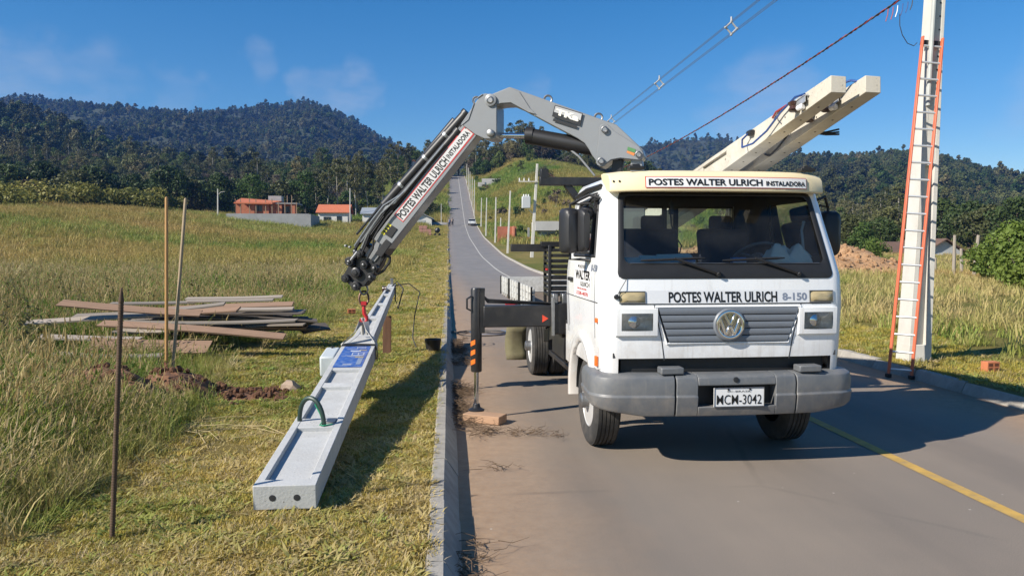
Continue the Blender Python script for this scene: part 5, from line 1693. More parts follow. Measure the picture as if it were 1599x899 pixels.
cprism('tip_plate', [(540, 432), (545, 430), (562, 446), (557, 450)], -.10, .02, M_BLKP, ext, .004)
cprism('backing_plate', [(721, 191), (728, 197), (588, 374), (566, 374), (580, 350), (604, 322)], -.06, .09, M_GDK, outer, .006)  # added black plate, fills in dark between the cylinders and the boom
# extension cylinders lying on the boom, with their hoses
M_HOSE = mat('hydraulic_hose', (.02, .02, .022), .5, var=.2)
M_PIPE = mat('steel_pipe', (.30, .31, .32), .35, metal=.7, var=.1)
c1 = ctube('extension_cylinder', [(731, 176, -.02), (602, 320, -.02)], .060, M_GDK, truck, 14)
ctube('cylinder_cap', [(731, 176, -.02), (727, 180.5, -.02)], .068, M_GDK, c1, 14)
ctube('piston_rod', [(606, 316, -.02), (566, 372, -.02)], .034, M_GDK, c1, 10)
for q in (.25, .5, .8):
    px, py = 730 + (604 - 730) * q, 177 + (318 - 177) * q
    ctube('clamp', [(px + 1.5, py - 1.7, -.02), (px - 1.5, py + 1.7, -.02)], .064, M_PIPE, c1, 14)
c2 = ctube('extension_cylinder', [(709, 187, .05), (588, 332, .05)], .050, M_GDK, truck, 12)
ctube('piston_rod', [(592, 328, .07), (556, 378, .07)], .02, M_CHROME, c2, 10)
c3 = ctube('extension_cylinder', [(718, 208, -.08), (606, 338, -.08)], .048, M_GDK, truck, 12)
ctube('cylinder_cap', [(721, 204.5, -.08), (716, 210.5, -.08)], .055, M_GDK, c3, 12)
ctube('piston_rod', [(608, 336, -.08), (575, 383, -.08)], .03, M_GDK, c3, 10)
for pts, r_, m_ in (([(722, 200, -.06), (650, 284, -.09), (640, 300, -.12), (622, 312, -.13), (606, 322, -.13), (588, 345, -.13), (561, 384, -.12)], .011, M_PIPE),
                    ([(716, 206, -.10), (648, 290, -.13), (634, 306, -.15), (618, 321, -.15), (604, 334, -.15), (572, 378, -.14)], .011, M_PIPE),
                    ([(700, 228, -.14), (640, 300, -.14), (624, 318, -.14), (611, 324, -.14), (606, 332, -.14), (582, 366, -.14), (572, 388, -.13)], .013, M_PIPE),
                    ([(666, 252, .03), (640, 276, .0), (627, 282, -.02), (617, 292, -.04), (612, 302, -.04), (596, 322, -.03), (560, 366, -.05)], .014, M_HOSE),
                    ([(618, 318, -.14), (600, 345, -.14), (586, 364, -.14), (578, 384, -.13), (570, 400, -.12)], .013, M_HOSE),
                    ([(600, 334, .0), (578, 362, -.03), (563, 380, -.05), (556, 392, -.06), (560, 404, -.08)], .015, M_HOSE),
                    ([(590, 345, .08), (566, 372, .06), (556, 384, .03), (553, 398, .0)], .015, M_HOSE),
                    ([(622, 330, -.15), (614, 338, -.15), (600, 358, -.15), (592, 372, -.15), (590, 388, -.13), (580, 404, -.12)], .012, M_HOSE)):
    ctube('hose', pts, r_, m_, truck, 7)
# hook
HK = PL(568, 446)
hk = MB()
hk.tube([HK + Vector((.045 * math.cos(t), 0, -.045 + .06 * math.sin(t))) for t in np.linspace(0, 2 * math.pi, 17)[:-1]], .011, 6, closed=True)
hk_o = hk.xf(w2t).build('hook_link', M_STEEL, truck)
hr = MB()
hr.tube([HK + Vector((.055 * math.cos(t), .02 * math.sin(t), -.15 + .085 * math.sin(t))) for t in np.linspace(0, 2 * math.pi, 19)[:-1]], .013, 6, closed=True)
hr.xf(w2t).build('hook_ring', mat('brown_steel', (.10, .05, .035), .5, metal=.5), hk_o)
hr = MB()
hkp = [(0, -.20), (0, -.27), (.005, -.33), (.03, -.37), (.035, -.41), (.0, -.44), (-.035, -.42), (-.04, -.385)]
hr.tube([HK + Vector((a, -.01, b_)) for a, b_ in hkp], [.018, .022, .024, .024, .022, .02, .016, .008], 8)
hr.box(HK + Vector((0, -.01, -.21)), (.06, .04, .05))
hr.xf(w2t).build('hook', mat('red_hook_paint', (.50, .025, .03), .4), hk_o)

# ---- outrigger
LEG = atZ(744, 640, .09); LEG.z = 0
lg = w2t(LEG)
ob = MB(); ob.box(((lg.x + .07 - .7) / 2, lg.y, 1.085), (abs(lg.x + .07) - .7, .16, .225))
obeam = ob.build('outrigger_beam', M_BLKP, truck, bevel=.012)
MB().box((-1.02, lg.y, 1.06), (.22, .22, .33)).build('outrigger_sleeve', M_BLKP, obeam, bevel=.012)
tr_ = MB(); tr_.add([(-1.24, lg.y - .084, 1.10), (-1.24, lg.y - .084, 1.02), (-1.175, lg.y - .084, 1.06)], [(0, 1, 2)])
tr_.build('warning_triangle', mat('red_reflector', (.75, .07, .03), .4), obeam, smooth=0, fix=False)
for k in range(2):
    MB().box((-1.10 + .1 * k, lg.y - .02, 1.26), (.06, .14, .12)).build('valve_block', M_STEEL, obeam, bevel=.01)
MB().box((-1.13, lg.y - .10, 1.08), (.035, .06, .40)).build('beam_stop', M_STEEL, obeam, bevel=.004)
ol = MB(); ol.lathe([(.052, .50), (.058, .51), (.058, 1.36), (.05, 1.38), (.0, 1.38)], (lg.x, lg.y, 0), (0, 0, 1), 20)
ol.box((lg.x + .062, lg.y, 1.13), (.05, .10, .44)); ol.box((lg.x + .05, lg.y, 1.365), (.08, .07, .03))
oleg = ol.build('outrigger_leg', M_BLKP, truck, smooth=40)
MB().lathe([(.024, .12), (.024, .55)], (lg.x, lg.y, 0), (0, 0, 1), 14).build('leg_rod', M_CHROME, oleg)
MB().lathe([(.085, .085), (.085, .10), (.045, .12), (.035, .16), (0, .16)], (lg.x, lg.y, 0), (0, 0, 1), 18).build('foot_pad', M_BLKP, oleg)
for k in range(3):
    sp3 = MB(); z0 = .56 + k * .10
    P = []
    for q in range(9):
        t = R(175 + 80 * q / 8)
        for dz in (0, .05):
            P.append((lg.x + .0595 * math.cos(t), lg.y + .0595 * math.sin(t), z0 + dz + .035 * (q / 8)))
    sp3.add(P, [(2 * i, 2 * i + 2, 2 * i + 3, 2 * i + 1) for i in range(8)])
    sp3.build('hazard_stripe', M_ORNG, oleg, smooth=60)
MB().tube([(lg.x - .06, lg.y - .05, 1.15), (lg.x - .10, lg.y - .06, 1.17), (lg.x - .10, lg.y - .06, 1.27), (lg.x - .05, lg.y - .05, 1.30)], .011, 6).build('leg_handle', M_BLKP, oleg)
for k in range(3):
    hz = MB(); hz.tube([(-.9 - .02 * k, lg.y + .05, 1.2), (lg.x + .5, lg.y - .02 - .02 * k, 1.215 + .012 * k), (lg.x + .12, lg.y - .02, 1.23 + .015 * k), (lg.x + .03, lg.y - .03, 1.34)], .010, 6)
    hz.build('hose', M_HOSE, obeam)
M_WOODR = mat('raw_wood_block', (.38, .235, .145), .9, var=.25, scale=5, stretch=(.6, 5, 5), bump=.003)
bl = MB(); bl.box((0, 0, .043), (.42, .19, .085))
blk = bl.build('wooden_block', M_WOODR, bevel=.008)
bc = atZ(757, 651, .05); blk.location = (bc.x, bc.y, 0.002); blk.rotation_euler = (0, 0, R(-30))
tag(blk, 'thick reddish wooden block under the outrigger foot', 'wood block')

# ================================================================== CONCRETE POLES
M_CONC = mat('fresh_concrete', (.47, .475, .47), .85, var=.12, scale=5, bump=.002, bscale=60, dirt=(.30, .285, .26), dirt_amt=.7, dirt_scale=2.4, pores=.9)
M_CONCW = mat('warm_concrete', (.54, .50, .42), .85, var=.12, scale=4, bump=.002, bscale=60, dirt=(.33, .29, .22), dirt_amt=.7, dirt_scale=3, pores=.8)
def dt_pole(prof, recess, fl, rd):
    """double-T pole along +Y (s); width x, depth z (0 at the bottom); prof rows s, w, d; recesses on both wide faces"""
    S = [p[0] for p in prof]
    w = lambda s: float(np.interp(s, S, [p[1] for p in prof])); d = lambda s: float(np.interp(s, S, [p[2] for p in prof]))
    L_ = S[-1]
    cuts = sorted(set(S + [a for r_ in recess for a in r_[:2]]))
    mb = MB()
    def solid(s0, s1, x0f, x1f, zlo, zhi):
        ss = [s0] + [c for c in cuts if s0 < c < s1] + [s1]
        P = []
        for s in ss:
            D = d(s); a, b_ = x0f(s), x1f(s); lo, hi = zlo(D), zhi(D)
            P += [(a, s, lo), (b_, s, lo), (b_, s, hi), (a, s, hi)]
        n = len(ss)
        F = [(k * 4 + i, k * 4 + (i + 1) % 4, (k + 1) * 4 + (i + 1) % 4, (k + 1) * 4 + i) for k in range(n - 1) for i in range(4)]
        mb.add(P, F + [(0, 1, 2, 3), tuple(4 * (n - 1) + i for i in range(4))])
    flw = lambda s: min(fl, w(s) * .24)
    s1_ = recess[0][0] - .004
    solid(-.004, s1_, lambda s: -w(s) / 2 - .0012, lambda s: w(s) / 2 + .0012, lambda D: -D / 2 - .0012, lambda D: D / 2 + .0012)
    solid(0, L_, lambda s: -w(s) / 2, lambda s: -w(s) / 2 + flw(s), lambda D: -D / 2, lambda D: D / 2)
    solid(0, L_, lambda s: w(s) / 2 - flw(s), lambda s: w(s) / 2, lambda D: -D / 2, lambda D: D / 2)
    pos = .0015
    for (a, b_) in recess:
        if a > pos:
            solid(pos, a, lambda s: -w(s) / 2 + flw(s) - .001, lambda s: w(s) / 2 - flw(s) + .001, lambda D: -D / 2 + .0025, lambda D: D / 2 - .0025)
        solid(a - .01, b_ + .01, lambda s: -w(s) / 2 + flw(s) - .001, lambda s: w(s) / 2 - flw(s) + .001, lambda D: -D / 2 + rd, lambda D: D / 2 - rd)
        pos = b_
    solid(pos, L_ - .0015, lambda s: -w(s) / 2 + flw(s) - .001, lambda s: w(s) / 2 - flw(s) + .001, lambda D: -D / 2 + .0025, lambda D: D / 2 - .0025)
    return mb, w, d
def pole_obj(name, O, E, L_, upv, mb, m):
    """empty with axes: Y from O to E, Z near upv"""
    y = (E - O).normalized(); x = y.cross(Vector(upv)).normalized(); z = x.cross(y)
    e = empty(name)
    e.matrix_world = Matrix.Translation(O) @ Matrix((x, y, z)).transposed().to_4x4()
    mb.build('concrete_shaft', m, e, bevel=.007)
    return e
# ---- the pole being set down on the verge
mb, wq, dq = dt_pole([(0, .385, .155), (4.05, .375, .165), (4.5, .245, .16), (9.05, .13, .12)],
                 [(.10, 1.12), (1.34, 2.26), (2.40, 2.88), (4.6, 5.65), (5.85, 6.80), (6.95, 7.75), (7.9, 8.5)], .054, .036)
PO = atZ(445, 795, .165) + Vector((0, 0, .078)); PE_ = atY(613, 447, 13.95)
lp = pole_obj('concrete_pole', PO, PE_, 9.05, (0, 0, 1), mb, M_CONC)
tag(lp, 'new grey concrete pole slung from the crane above the verge grass', 'concrete pole')
for s_ in (-.075, .075):
    MB().lathe([(.021, .002), (.021, -.0015), (.016, -.002), (0, -.002)], (s_, -.004, -.002), (0, 1, 0), 16).build('end_hole', mat('hole_dark', (.03, .03, .032), 1), lp)
# cable loop out of the shaft
hs = MB(); hs.tube([(-.15 + .105 * (1 - math.cos(t)), 1.22 + .06 * math.cos(t), .04 + .24 * math.sin(t) ** .8) for t in np.linspace(.0, math.pi, 17)], .018, 10)
hso = hs.build('cable_conduit', mat('dark_green_conduit', (.025, .05, .04), .45), lp)
gw = MB(); gw.tube([(-.01, 1.19, .24), (.03, 1.17, .17), (.05, 1.16, .11), (.03, 1.14, .088), (.06, 1.13, .085), (.12, 1.17, .083)], .006, 6)
gw.build('green_wire', mat('green_wire', (.03, .28, .14), .4), hso)
MB().box((.10, 1.26, .083), (.07, .10, .012)).build('clamp_plate', M_STEEL, lp, bevel=.003)
# instruction sheet stuck on the solid part
SH = -.16
shs = MB(); shs.grid(lambda i, j: (-.145 + .29 * i / 3, SH + 3.12 + .94 * j / 5, dq(3.14 + .92 * j / 5) / 2 + .002), 4, 6)
sheet = shs.build('printed_sheet', mat('blue_print', (.035, .10, .36), .35, var=.25, scale=9, dirt=(.35, .42, .55), dirt_amt=.7, dirt_scale=14), lp, smooth=0, fix=False)
M_SHW = mat('print_white', (.62, .66, .72), .4, var=.2, scale=30); M_SHY = mat('print_ochre', (.45, .36, .17), .4)
def sheet_rect(x0, x1, s0, s1, m_):
    s0 += SH; s1 += SH
    MB().add([(x0, s0, dq(s0) / 2 + .004), (x1, s0, dq(s0) / 2 + .004), (x1, s1, dq(s1) / 2 + .004), (x0, s1, dq(s1) / 2 + .004)], [(0, 1, 2, 3)]).build('print_panel', m_, sheet, smooth=0, fix=False)
for (x0, x1, s0, s1) in ((-.02, .11, 3.62, 3.635), (-.02, .11, 3.73, 3.745), (-.02, -.012, 3.62, 3.745), (.045, .053, 3.62, 3.745), (.102, .11, 3.62, 3.745), (-.05, .06, 3.80, 3.84), (-.06, .03, 3.20, 3.215), (-.06, .03, 3.24, 3.255),
                         (-.06, .08, 3.575, 3.583), (-.10, .02, 3.90, 3.91), (.0, .10, 3.95, 3.96), (.0, .10, 4.01, 4.02), (.0, .006, 3.95, 4.02), (.094, .10, 3.95, 4.02), (-.12, .12, 3.595, 3.603)):
    sheet_rect(x0, x1, s0, s1, M_SHW)
sheet_rect(.03, .12, 3.52, 3.56, M_SHY); sheet_rect(.04, .12, 3.845, 3.875, M_SHY); sheet_rect(.07, .12, 3.22, 3.50, mat('print_grey', (.22, .28, .40), .4, var=.3, scale=40))
# meter box on its side
bx_ = MB(); bx_.box((-.265, 3.62, -.02), (.16, .46, .22)); mbx = bx_.build('meter_box', mat('pale_grey_plastic_box', (.50, .54, .55), .5, var=.04), lp, bevel=.02)
MB().lathe([(.012, 0), (.012, .02), (0, .022)], (-.27, 3.80, .09), (0, 0, 1), 8).build('box_latch', M_BLACK, mbx)
# wires at the far tip
tw = MB(); tw.tube([(.02, 8.75, .06), (.10, 8.9, .12), (.22, 8.7, .02), (.14, 8.45, -.28), (.10, 8.4, -.12), (.08, 8.7, .07)], .012, 7)
tw.tube([(.05, 8.8, .06), (.3, 8.95, .08), (.5, 8.8, -.05), (.42, 8.4, -.42), (.40, 8.1, -.72), (.52, 7.8, -.95), (.72, 7.5, -1.02)], .010, 7)
tw.build('connection_cable', M_BLACK, lp)
MB().lathe([(.05, -.035), (.06, -.02), (.045, 0), (.06, .02), (.05, .035)], (-.08, 8.35, .07), (1, .2, 0), 14).build('insulator', mat('brown_insulator', (.06, .03, .025), .3), lp)
MB().box((0, 9.02, .10), (.05, .05, .12)).build('tip_bracket', M_STEEL, lp, bevel=.004)
MB().tube([(-.05, 8.15, .055), (.0, 8.16, .075), (.05, 8.15, .055)], .012, 6).build('bolt', M_BLACK, lp)
# ---- sling round the pole
def lpw(p): return lp.matrix_world @ Vector(p)
M_WEB = mat('grey_webbing', (.42, .41, .38), .9, var=.15, scale=30)
top_ = HK + Vector((0, 0, -.41))
sl = MB()
def ribbon(mb, pts, wdir, w_, th=.006):
    P = []
    pts = [Vector(p) for p in pts]; wv = [Vector(q) for q in wdir]
    for i, p in enumerate(pts):
        t = (pts[min(i + 1, len(pts) - 1)] - pts[max(i - 1, 0)]).normalized()
        a = (wv[i] - t * wv[i].dot(t)).normalized(); n_ = t.cross(a)
        for sx, sy in ((-1, -1), (1, -1), (1, 1), (-1, 1)): P.append(p + a * (sx * w_ / 2) + n_ * (sy * th / 2))
    k = len(pts)
    F = [(j * 4 + i, j * 4 + (i + 1) % 4, (j + 1) * 4 + (i + 1) % 4, (j + 1) * 4 + i) for j in range(k - 1) for i in range(4)]
    mb.add(P, F + [(0, 1, 2, 3), tuple(4 * (k - 1) + i for i in range(4))])
ss = 4.0
hwp = .1985
ribbon(sl, [top_ + Vector((-.02, 0, 0)), top_.lerp(lpw((-hwp, ss, .10)), .55) + Vector((.03, 0, 0)), lpw((-hwp + .01, ss, .10)), lpw((-hwp - .004, ss, .05)), lpw((-hwp - .004, ss, -.07)), lpw((-hwp + .02, ss, -.09)), lpw((0, ss, -.094)), lpw((hwp - .02, ss, -.09)), lpw((hwp + .004, ss, -.07)), lpw((hwp + .004, ss, .05)), lpw((hwp - .01, ss, .10)), top_.lerp(lpw((hwp, ss, .10)), .5) + Vector((-.03, 0, 0)), top_ + Vector((.02, 0, 0))],
       [(1, 0, 0)] + [lpw((0, 1, 0)) - lpw((0, 0, 0))] * 11 + [(1, 0, 0)], .075)
sl.tube([top_ + Vector((-.018, 0, .03)), top_ + Vector((-.024, 0, -.08)), top_ + Vector((-.02, .02, -.17))], .022, 8)
sl.tube([top_ + Vector((.018, 0, .03)), top_ + Vector((.024, 0, -.08)), top_ + Vector((.03, .02, -.17))], .018, 8)
slo = sl.build('lifting_sling', M_WEB)
tag(slo, 'grey webbing sling wrapped round the hanging pole below the red hook', 'sling')
bpw = MB(); ribbon(bpw, [lpw((hwp + .010, ss - .06, -.09)), lpw((hwp + .010, ss - .06, .03)), lpw((hwp - .015, ss - .06, .093)), lpw((0, ss - .06, .098)), lpw((-hwp + .015, ss - .06, .093)), lpw((-hwp - .010, ss - .06, .03)), lpw((-hwp - .010, ss - .06, -.09))], [lpw((0, 1, 0)) - lpw((0, 0, 0))] * 7, .05, .008)
bpw.build('wear_strap', M_BLACK, slo)
# ---- timber prop beside the far half
tp = atZ(604, 552, .15)
prop = MB(); prop.bar((0, 0, -.1), (.01, .02, .62), .13, .06, up=(0, 1, 0)); po = prop.build('timber_prop', mat('dark_brown_timber', (.14, .07, .04), .9, var=.3, scale=5, stretch=(5, 5, .6)), bevel=.006)
po.location = (tp.x, tp.y, .12)
tag(po, 'short dark brown timber standing upright beside the slung concrete pole', 'timber post')

# ---- two poles carried over the cab
def carried(px, py, Xb, label, seed):
    tip = atY(px, py, 5.5)
    back = Vector((Xb, 14.35, 1.67))
    mb2, w2, d2 = dt_pole([(0, .125, .115), (2.5, .235, .165), (9.0, .40, .25)], [(2.05, 2.75), (2.95, 3.9), (4.1, 5.2), (5.4, 6.6), (6.8, 8.3)], .04, .03)
    e = pole_obj('concrete_pole', tip, back, 9, (-1, 0, .05), mb2, M_CONCW)   # wide recessed faces look left and right
    tag(e, label, 'concrete pole')
    return e, w2, d2
cpl, w2, d2 = carried(1309, 132, 2.80, 'left one of the two concrete poles carried over the cab roof', 1)
cpr, w3, d3 = carried(1363, 132, 3.12, 'right one of the two concrete poles carried over the cab roof', 2)
M_INS = mat('brown_insulator', (.06, .03, .025), .3)
M_GALV = mat('galvanised_steel', (.55, .56, .57), .4, metal=.6, var=.15, scale=20)
M_BLUE = mat('blue_cable', (.02, .06, .22), .4); M_REDC = mat('red_cable', (.30, .035, .025), .45)
# local frame: x = width (vertical in place), y = along from tip, z = towards picture left
for e, wf, df in ((cpl, w2, d2), (cpr, w3, d3)):
    sgn_ = 1 if (e.matrix_world.to_3x3() @ Vector((1, 0, 0))).z > 0 else -1
    X_ = lambda v: v * sgn_
    zf = df(.45) / 2
    b1 = MB(); b1.box((X_(.0), .42, zf + .035), (.05, .20, .006)); b1.box((X_(.028), .42, zf + .02), (.006, .20, .05)); b1.box((X_(.02), .36, zf + .005), (.05, .05, .012))
    b1.build('insulator_bracket', M_GALV, e)
    b2 = MB(); b2.lathe([(.03, -.04), (.045, -.03), (.028, 0), (.045, .03), (.03, .04)], (X_(-.005), .50, zf + .045), (1, 0, 0), 16)
    b2.build('insulator', M_INS, e)
    b3 = MB(); b3.lathe([(.02, -.03), (.026, -.02), (.02, .03)], (X_(-.045), .40, zf + .035), (0, 1, .3), 10); b3.build('cable_cap', M_WTXT, e)
    for k in range(9):
        MB().lathe([(.008, 0), (.008, .002), (0, .002)], (X_(-.012), .55 + .19 * k, df(.55 + .19 * k) / 2 + .001), (0, 0, 1), 8).build('bolt_hole', M_BLACK, e) if k in (1, 5, 8) else None
        MB().lathe([(.009, 0), (.009, .002), (0, .002)], (X_(-wf(.3 + .3 * k) / 2 - .001), .3 + .3 * k, 0), (-sgn_, 0, 0), 8).build('bolt_hole', M_BLACK, e)
    if e is cpl:
        c_ = MB(); c_.tube([(X_(.05), .36, zf + .02), (X_(.075), .5, zf + .03), (X_(.03), .75, zf + .04), (X_(-.05), 1.0, zf + .05), (X_(-.09), 1.25, zf + .07), (X_(-.07), 1.45, zf + .09), (X_(.02), 1.5, zf + .07), (X_(.05), 1.40, zf + .05)], .009, 7)
        c_.build('blue_cable', M_BLUE, e)
        c_ = MB(); c_.tube([(X_(.07), .62, zf - .02), (X_(.085), .72, zf + .0), (X_(.08), .88, zf + .02), (X_(.05), .95, zf + .02)], .009, 7)
        c_.build('red_cable', M_REDC, e)
        c_ = MB(); c_.lathe([(.026, -.05), (.03, 0), (.026, .05)], (X_(.055), 1.40, zf + .03), (.2, 1, 0), 12); c_.build('conduit_end', M_BLACK, e)
        c_ = MB(); c_.tube([(X_(-.05), .80, zf + .006), (X_(.0), .86, zf + .01), (X_(.06), .90, zf + .01)], .005, 5); c_.build('tie_wire', M_STEEL, e)
    else:
        c_ = MB(); c_.tube([(X_(.055), .10, zf - .02), (X_(.085), .16, zf + .02), (X_(.075), .28, zf + .10), (X_(.05), .38, zf + .16)], .009, 7)
        c_.build('blue_cable', M_BLUE, e)
        c_ = MB(); c_.lathe([(.03, -.04), (.04, -.03), (.028, 0), (.04, .03), (.03, .04)], (X_(.0), .78, zf + .05), (1, 0, 0), 14); c_.build('insulator', M_INS, e)
        c_ = MB(); c_.tube([(X_(.02), 1.2, zf + .01), (X_(-.05), 1.25, zf + .05), (X_(-.09), 1.4, zf + .05), (X_(-.10), 1.62, zf + .03), (X_(-.05), 1.75, zf + .02)], .009, 7); c_.build('black_cable', M_BLACK, e)
        c_ = MB()
        for q in (-.02, .0, .025): c_.tube([(X_(-.055), 1.02, -zf), (X_(-.075 + q * .5), .95, -zf - .06), (X_(-.085 + q), .86, -zf - .13)], .008, 6)
        c_.build('cable_tails', M_BLACK, e)
# support block at the rear of the bed
MB().box((.72, 7.75, 1.22), (.9, .18, .47)).build('pole_rest', M_PLNK, truck, bevel=.01)

# ================================================================== UTILITY POLE, LADDER, WIRES
M_UPOL = mat('utility_pole_concrete', (.60, .575, .52), .85, var=.08, scale=3, bump=.002, bscale=50, dirt=(.42, .39, .33), dirt_amt=.5, dirt_scale=2, pores=.6)
UB = atZ(1424, 562, .14)
mbu, wu, du = dt_pole([(0, .34, .40), (5.2, .20, .25), (9.5, .15, .18)], [(.75, 3.35)], .085, .10)
up_o = empty('utility_pole')
lean = Vector((.034, 0.0, 1)).normalized()
zc = Vector((-.10, -1, .0)); zc = (zc - lean * zc.dot(lean)).normalized(); xc = lean.cross(zc)
up_o.matrix_world = Matrix.Translation(UB + Vector((0, 0, -.5))) @ Matrix((xc, lean, zc)).transposed().to_4x4()
mbu.build('concrete_shaft', M_UPOL, up_o, bevel=.008)
tag(up_o, 'tall pale concrete utility pole with a ladder leaning on it', 'utility pole')
for k in range(16):
    s_ = 4.15 + .19 * k
    MB().lathe([(.013, 0), (.013, .002), (0, .002)], (.03, s_, du(s_) / 2 + .001), (0, 0, 1), 10).build('bolt_hole', M_BLACK, up_o)
pp = MB(); pp.tube([(-.085, 4.2, .16), (-.09, 4.9, .165), (-.085, 5.7, .16), (-.12, 6.0, .16), (-.22, 6.25, .2), (-.40, 6.5, .28)], .032, 10)
pp.build('conduit_pipe', mat('grey_conduit', (.42, .44, .42), .45), up_o)
# remains of weeds at its foot
LM_W = leaf_mat('weed_leaves', (.05, .11, .02), (.10, .18, .035), (.2, .2, .06), trans=.3)

LB = [atZ(1387, 588, .01), atZ(1423, 591, .01)]
LT = [atY(1441, 57, 10.72), atY(1472, 60, 10.62)]
lad = empty('ladder', (LB[0] + LB[1]) / 2)
lo = lad.location
M_LADR = mat('orange_red_fibreglass', (.62, .145, .07), .45, var=.08, scale=4, dirt=(.35, .2, .14), dirt_amt=.4)
for a, b_ in zip(LB, LT):
    mb = MB(); mb.bar(a - lo, b_ - lo, .024, .055, up=(0, 1, 0)); ro = mb.build('ladder_rail', M_LADR, lad, bevel=.006)
    MB().box(a - lo + Vector((0, 0, .02)), (.05, .09, .05)).build('rubber_foot', M_BLACK, ro, bevel=.006)
M_ALU = mat('aluminium', (.62, .63, .62), .35, metal=.6, var=.08)
NR = 20
for k in range(NR):
    t = (k + .45) / NR
    MB().tube([LB[0].lerp(LT[0], t) - lo, LB[1].lerp(LT[1], t) - lo], .016, 8).build('rung', M_ALU, lad)
MB().bar(LB[0].lerp(LT[0], .985) - lo + Vector((0, .05, 0)), LB[1].lerp(LT[1], .985) - lo + Vector((0, .05, 0)), .03, .07, up=(0, 0, 1)).build('pole_strap', M_BLACK, lad)
tag(lad, 'orange red ladder with metal rungs leaning on the utility pole', 'ladder')

def wire(name, pts, r, m, label, cat='cable', n=5, group=None, parent=None):
    o = MB().tube(pts, r, n).build(name, m, parent, smooth=60)
    if label: tag(o, label, cat, group)
    return o
def span(a, b_, sag, n=24):
    a = Vector(a); b_ = Vector(b_)
    return [a.lerp(b_, k / n) - Vector((0, 0, sag * 4 * (k / n) * (1 - k / n))) for k in range(n + 1)]
M_WIRE = mat('grey_cable', (.10, .10, .11), .5)
wires = []
names = ['top', 'left', 'right', 'bottom']
for k, (dx, dz) in enumerate(((0, .19), (-.16, .02), (.16, .0), (0, -.17))):
    a = (7.5 + dx, 7.0, 7.62 + dz); b_ = (7.62 + dx, 83, 9.8 + dz)
    pts = []
    for q in range(41):
        Y = 7 + (83 - 7) * q / 40
        pts.append((7.5 + .12 * q / 40 + dx, Y, 7.62 + dz + .0 + (2.2 * max(0, (Y - 40) / 43) ** 2)))
    wire('overhead_wire', pts, .0075, M_WIRE, ['topmost', 'left', 'right', 'lowest'][k] + ' wire of the four overhead lines held by spacers', group='overhead lines above the road')
for Y, lb in ((20.2, 'nearest'), (27.2, 'middle'), (35.3, 'farthest')):
    c = Vector((7.52, Y, 7.62))
    sp_ = MB()
    sp_.tube([c + Vector(p) for p in ((0, 0, .17), (-.15, 0, .02), (0, 0, -.15), (.15, 0, .0))], .03, 7, closed=True)
    for p in ((0, 0, .19), (-.16, 0, .02), (.16, 0, 0), (0, 0, -.17)):
        sp_.lathe([(.02, -.05), (.035, 0), (.02, .05)], c + Vector(p), (0, 1, 0), 8)
    sp_.tube([c + Vector((0, 0, .17)), c + Vector((0, 0, .30))], .026, 6)
    so_ = sp_.build('line_spacer', mat('pale_grey_polymer', (.42, .43, .44), .5))
    tag(so_, lb + ' grey diamond spacer on the overhead lines', 'spacer', 'line spacers on the overhead lines')
# twisted low-voltage bundle running to the utility pole
base_pts = []
a = atY(1408, -2, 10.9); mid_ = atY(1030, 235, 25.0)
for k in range(61):
    t = k / 60
    Y = a.y + (70 - a.y) * t
    X = a.x + (8.6 - a.x) * t
    # through a and mid_, rising again towards the far pole
    tm = (mid_.y - a.y) / (70 - a.y)
    zl = a.z + (9.0 - a.z) * t
    sag = (a.z + (9.0 - a.z) * tm - mid_.z) / (4 * tm * (1 - tm))
    xl = a.x + (8.6 - a.x) * tm
    X = X + (mid_.x - xl) * 4 * t * (1 - t) / (4 * tm * (1 - tm))
    base_pts.append(Vector((X, Y, zl - sag * 4 * t * (1 - t))))
fine = []
for p, q in zip(base_pts[:-1], base_pts[1:]):
    for k in range(6): fine.append(p.lerp(q, k / 6))
cab_o = empty('twisted_cable', base_pts[0])
for j, (m_, r_) in enumerate(((M_BLACK, .010), (M_REDC, .010), (M_WIRE, .009))):
    pts = []
    for i, p in enumerate(fine):
        s_ = (p - fine[0]).length
        t = s_ / .42 * 2 * math.pi + j * 2.094
        pts.append(p + Vector((.013 * math.cos(t), 0, .013 * math.sin(t))) - base_pts[0])
    MB().tube(pts, r_, 5).build('cable_strand', m_, cab_o, smooth=60)
tag(cab_o, 'red and black twisted cable sloping down from the utility pole', 'cable')
for j, (px, py, m_) in enumerate(((1383, 34, M_REDC), (1391, 31, M_REDC), (1398, 27, M_GALV), (1406, 25, M_BLUE), (1414, 20, M_BLUE), (1421, 16, M_BLACK))):
    p0 = atY(px + 4, max(0, 14 - (px - 1383) * .35), 10.9); p1 = atY(px, py, 10.9)
    tl_ = MB(); tl_.tube([p0 - base_pts[0], p0.lerp(p1, .5) + Vector((.01, 0, 0)) - base_pts[0], p1 - base_pts[0]], .007, 5)
    tl_.build('cable_tail', m_, cab_o)
lw = MB(); lw.tube([atY(px, py, 10.9) - base_pts[0] for px, py in ((1405, 22), (1405, 40), (1409, 55), (1417, 68), (1427, 72), (1432, 67))], .006, 5)
lw.build('loose_wire', M_BLACK, cab_o)

# ================================================================== SMALL THINGS ON THE VERGE
def g_at(px, py): 
    p = atZ(px, py, .15)
    for _ in range(3): p = atZ(px, py, float(gz(p.x, p.y)))
    return p
